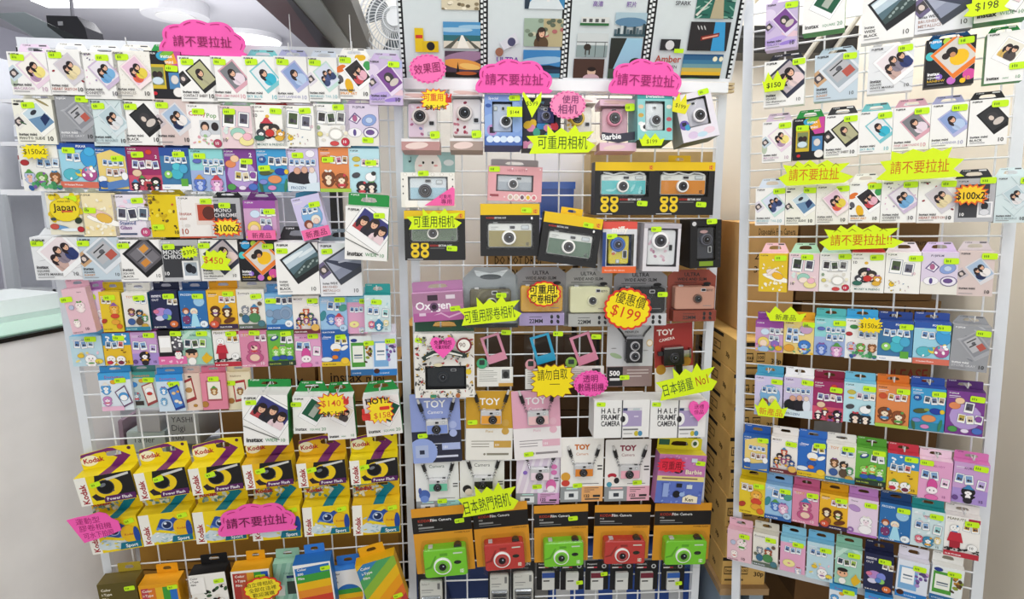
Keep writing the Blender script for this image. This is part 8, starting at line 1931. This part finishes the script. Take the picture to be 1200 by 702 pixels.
sign('yellow scalloped note with red edge over bottom film boxes', LEFT, (284, 676, 331, 704), lambda a: sh_scallop(a, 12, .05), 'f3dc2c', [('拍立得相紙', .45, .64, .14, '33290c'), ('全部在這裡', .5, .42, .14, '33290c'), ('歡迎選購', .5, .2, .14, '33290c')], n=.085, border='d8382c', bt=.04, rot=6)
# middle grid
sign('pink scalloped oval with three characters at upper left of middle grid', CENT, (479, 63, 523, 98), sh_scallop, 'f472b4', [('效果图', .5, .38, .26, '8a2058', dict(w=.7, rot=8))], n=.11, marks='scallop')
sign('pink cloud sign below the photo posters, left of the two', CENT, (557, 69, 648, 109), sh_cloud, PK, [(NO, .5, .26, .26, '9a2468', dict(w=.76))], n=.11, marks='cloud')
sign('pink cloud sign below the photo posters, right of the two', CENT, (714, 69, 800, 111), sh_cloud, PK, [(NO, .5, .26, .26, '9a2468', dict(w=.78))], n=.11, marks='cloud', rot=-2)
s3 = sign('yellow reusable burst with red hand over clear camera boxes', CENT, (492, 103, 527, 130), sh_burst, 'f7de2c', [('可重用', .45, .46, .26, 'd8602c', dict(w=.66, b=.02)), ('全新上市', .5, .06, .17, '241c1c', dict(b=.03))], n=.135, border='e03a2c', bt=.04)
W_, H_, M_ = CENT.place(492, 103, 527, 130, .0022, .1328)
mb = MB(); hand(mb, W_ * .46, H_ * .5, W_ * .19, 'two'); mb.build('red_hand', s3)
sign('small lime paper slip reading $144 on the pale blue box', CENT, (594, 125, 612, 137), sh_rect, LM, [('$144', .5, .3, .34, '3a4a0c')], n=.125)
sign('lime V-shaped sign reading $599 in middle grid', CENT, (612, 107, 635, 138), sh_vee, LM, [('$599', .5, .46, .17, '4a5c10', dict(w=.7))], n=.13)
sign('pink scalloped oval with four characters on the golden ribbon pack', CENT, (644, 106, 687, 140), sh_scallop, 'f590bd', [('使用', .56, .58, .22, '7a3a6a'), ('相机', .5, .22, .26, '7a3a6a')], n=.13, marks='scallop')
sign('wide lime sign with five dark characters over colourful camera boxes', CENT, (617, 146, 698, 182), sh_band, LM, [('可重用相机', .52, .24, .34, '2a4a1c', dict(w=.72))], n=.13)
sign('small yellow crown tag on the tilted silver box', CENT, (788, 109, 809, 133), sh_crown, 'e6e02a', [('$199', .5, .26, .2, '4a4a0c')], n=.15, rot=-14)
sign('small lime crown tag at bottom of the teal box', CENT, (749, 156, 779, 171), sh_crown, LM, [('$199', .5, .2, .32, '4a5c10')], n=.135)
sign('pink triangle tag on the cream seal box', CENT, (497, 219, 533, 241), sh_tri, 'f568ac', [('可重用', .68, .4, .16, '5a1240', dict(w=.42)), ('專用', .72, .1, .22, '5a1240', dict(w=.34))], n=.075)
sign('lime crown sign with five characters on the leftmost black box', CENT, (476, 244, 541, 270), sh_band, LM, [('可重用相机', .5, .18, .42, '2a3c1c', dict(w=.74))], n=.095)
sign('yellow scalloped sign with red edge on the mustard camera', CENT, (617, 329, 658, 360), lambda a: sh_scallop(a, 14, .04), 'f5e02c', [('可重用!', .48, .54, .26, '221d10', dict(b=.02)), ('膠卷相機', .5, .18, .26, '221d10', dict(b=.02))], n=.075, border='d8382c', bt=.05)
sign('lime jagged sign with seven characters across the bagged camera', CENT, (537, 347, 611, 381), sh_band, LM, [('可重用膠卷相机', .5, .2, .34, '2a4a1c', dict(w=.8, rot=4))], n=.085, rot=3)
sign('large yellow scalloped sign reading $199 with red edge', CENT, (707, 337, 764, 387), lambda a: sh_scallop(a, 18, .04), 'f6de18', [('優惠價', .52, .6, .22, '26200c', dict(w=.64, rot=-8)), ('$199', .46, .28, .26, 'd2381c', dict(w=.74, rot=-9))], n=.08, border='d8382c', bt=.045, rot=-8)
sign('pink heart sign on the doodle covered box', CENT, (504, 395, 534, 420), sh_heart, PK, [('免費相紙', .5, .66, .16, '6a1448', dict(w=.7, b=.02)), ('可重用相機', .5, .46, .14, '6a1448', dict(w=.6, b=.02))], n=.07)
sign('yellow burst with brown rim over the blue photo frame', CENT, (621, 426, 674, 467), lambda a: sh_burst(a, 17, .22, 4), 'f3dc14', [('請勿自取', .5, .56, .24, '26300c', dict(w=.66, rot=3)), ('—', .55, .34, .2, '26300c', dict(w=.5))], n=.075, border='9a5a1c', bt=.02)
sign('pink scalloped oval with two lines under rose photo frame', CENT, (672, 434, 713, 465), sh_scallop, PK, [('透明', .48, .58, .22, '7a1a54', dict(w=.42)), ('數碼相機', .5, .24, .24, '7a1a54', dict(w=.74))], n=.08, marks='scallop')
sign('lime jagged sign about Japan sales No1 over movie camera', CENT, (769, 428, 840, 466), sh_band, LM, [('日本銷量', .36, .22, .3, '1f4a2c', dict(w=.5, rot=6)), ('No1', .76, .32, .3, 'b03a1c', dict(w=.2, rot=6))], n=.11, rot=9)
sign('pink heart sign on the right half frame box', CENT, (807, 470, 831, 494), sh_heart, PK, [('送禮', .5, .64, .17, '7a1248', dict(w=.6)), ('佳品', .5, .38, .17, '7a1248', dict(w=.5))], n=.1)
sign('lime jagged sign with six characters above first red camera', CENT, (537, 567, 607, 604), sh_band, LM, [('日本熱門相机', .48, .2, .34, '1f3a1c', dict(w=.78, rot=5))], n=.075, rot=6)
sign('red burst with three characters on the pink twin box', CENT, (770, 537, 804, 554), lambda a: sh_burst(a, 13, .22, 6), 'dc2a44', [('可重用', .5, .26, .44, '5a0c14', dict(w=.66))], n=.075, rot=-4)
# right grid
sign('lime pointed sign reading $198 at the top right packs', RIGHT, (1130, -6, 1184, 17), sh_arrow, LM, [('$198', .5, .28, .4, '3a3a1c', dict(w=.5))], n=.115, rot=0)
sign('lime crown sign reading $150 on the navy framed pack', RIGHT, (893, 83, 922, 107), sh_crown, LM, [('$150', .48, .2, .24, '26300c', dict(w=.6, b=.02))], n=.1)
sign('lime spiky sign with five orange characters left below third row', RIGHT, (912, 187, 1001, 217), sh_spiky, LM, [(NO, .48, .24, .36, 'd2701c', dict(w=.66))], n=.095, marks='tips', rot=-1)
sign('lime arrow sign with five orange characters right below third row', RIGHT, (1027, 174, 1131, 211), sh_arrow, LM, [(NO, .5, .26, .32, 'c8641c', dict(w=.66))], n=.095, rot=0)
sign('lime spiky sign ending in two exclamation marks above fifth row', RIGHT, (960, 263, 1060, 293), sh_spiky, LM, [(NO + '!!', .5, .22, .34, 'c8641c', dict(w=.72))], n=.09, marks='tips', rot=1)
sign('orange edged burst reading $100x2 on the charcoal right pack', RIGHT, (1117, 215, 1159, 241), sh_burst, 'f5cc2c', [('$100x2', .5, .3, .32, '241d10', dict(b=.02))], n=.085, border='e2672c', bt=.07)
sign('lime crown sign with three dark characters over mauve pack', RIGHT, (897, 359, 945, 377), sh_crown, LM, [('新產品', .5, .12, .3, '2a2a1c', dict(w=.7))], n=.075)
sign('yellow burst reading $150x2 on the comic pack of right grid', RIGHT, (1005, 372, 1035, 391), sh_burst, 'f3d614', [('$150x2', .52, .34, .3, '2a2410')], n=.075)
sign('lime crown sign with three red characters over icy pack', RIGHT, (884, 467, 923, 489), sh_crown, LM, [('新產品', .5, .12, .3, 'd2502c', dict(w=.7))], n=.07)
bpy.context.view_layer.update()
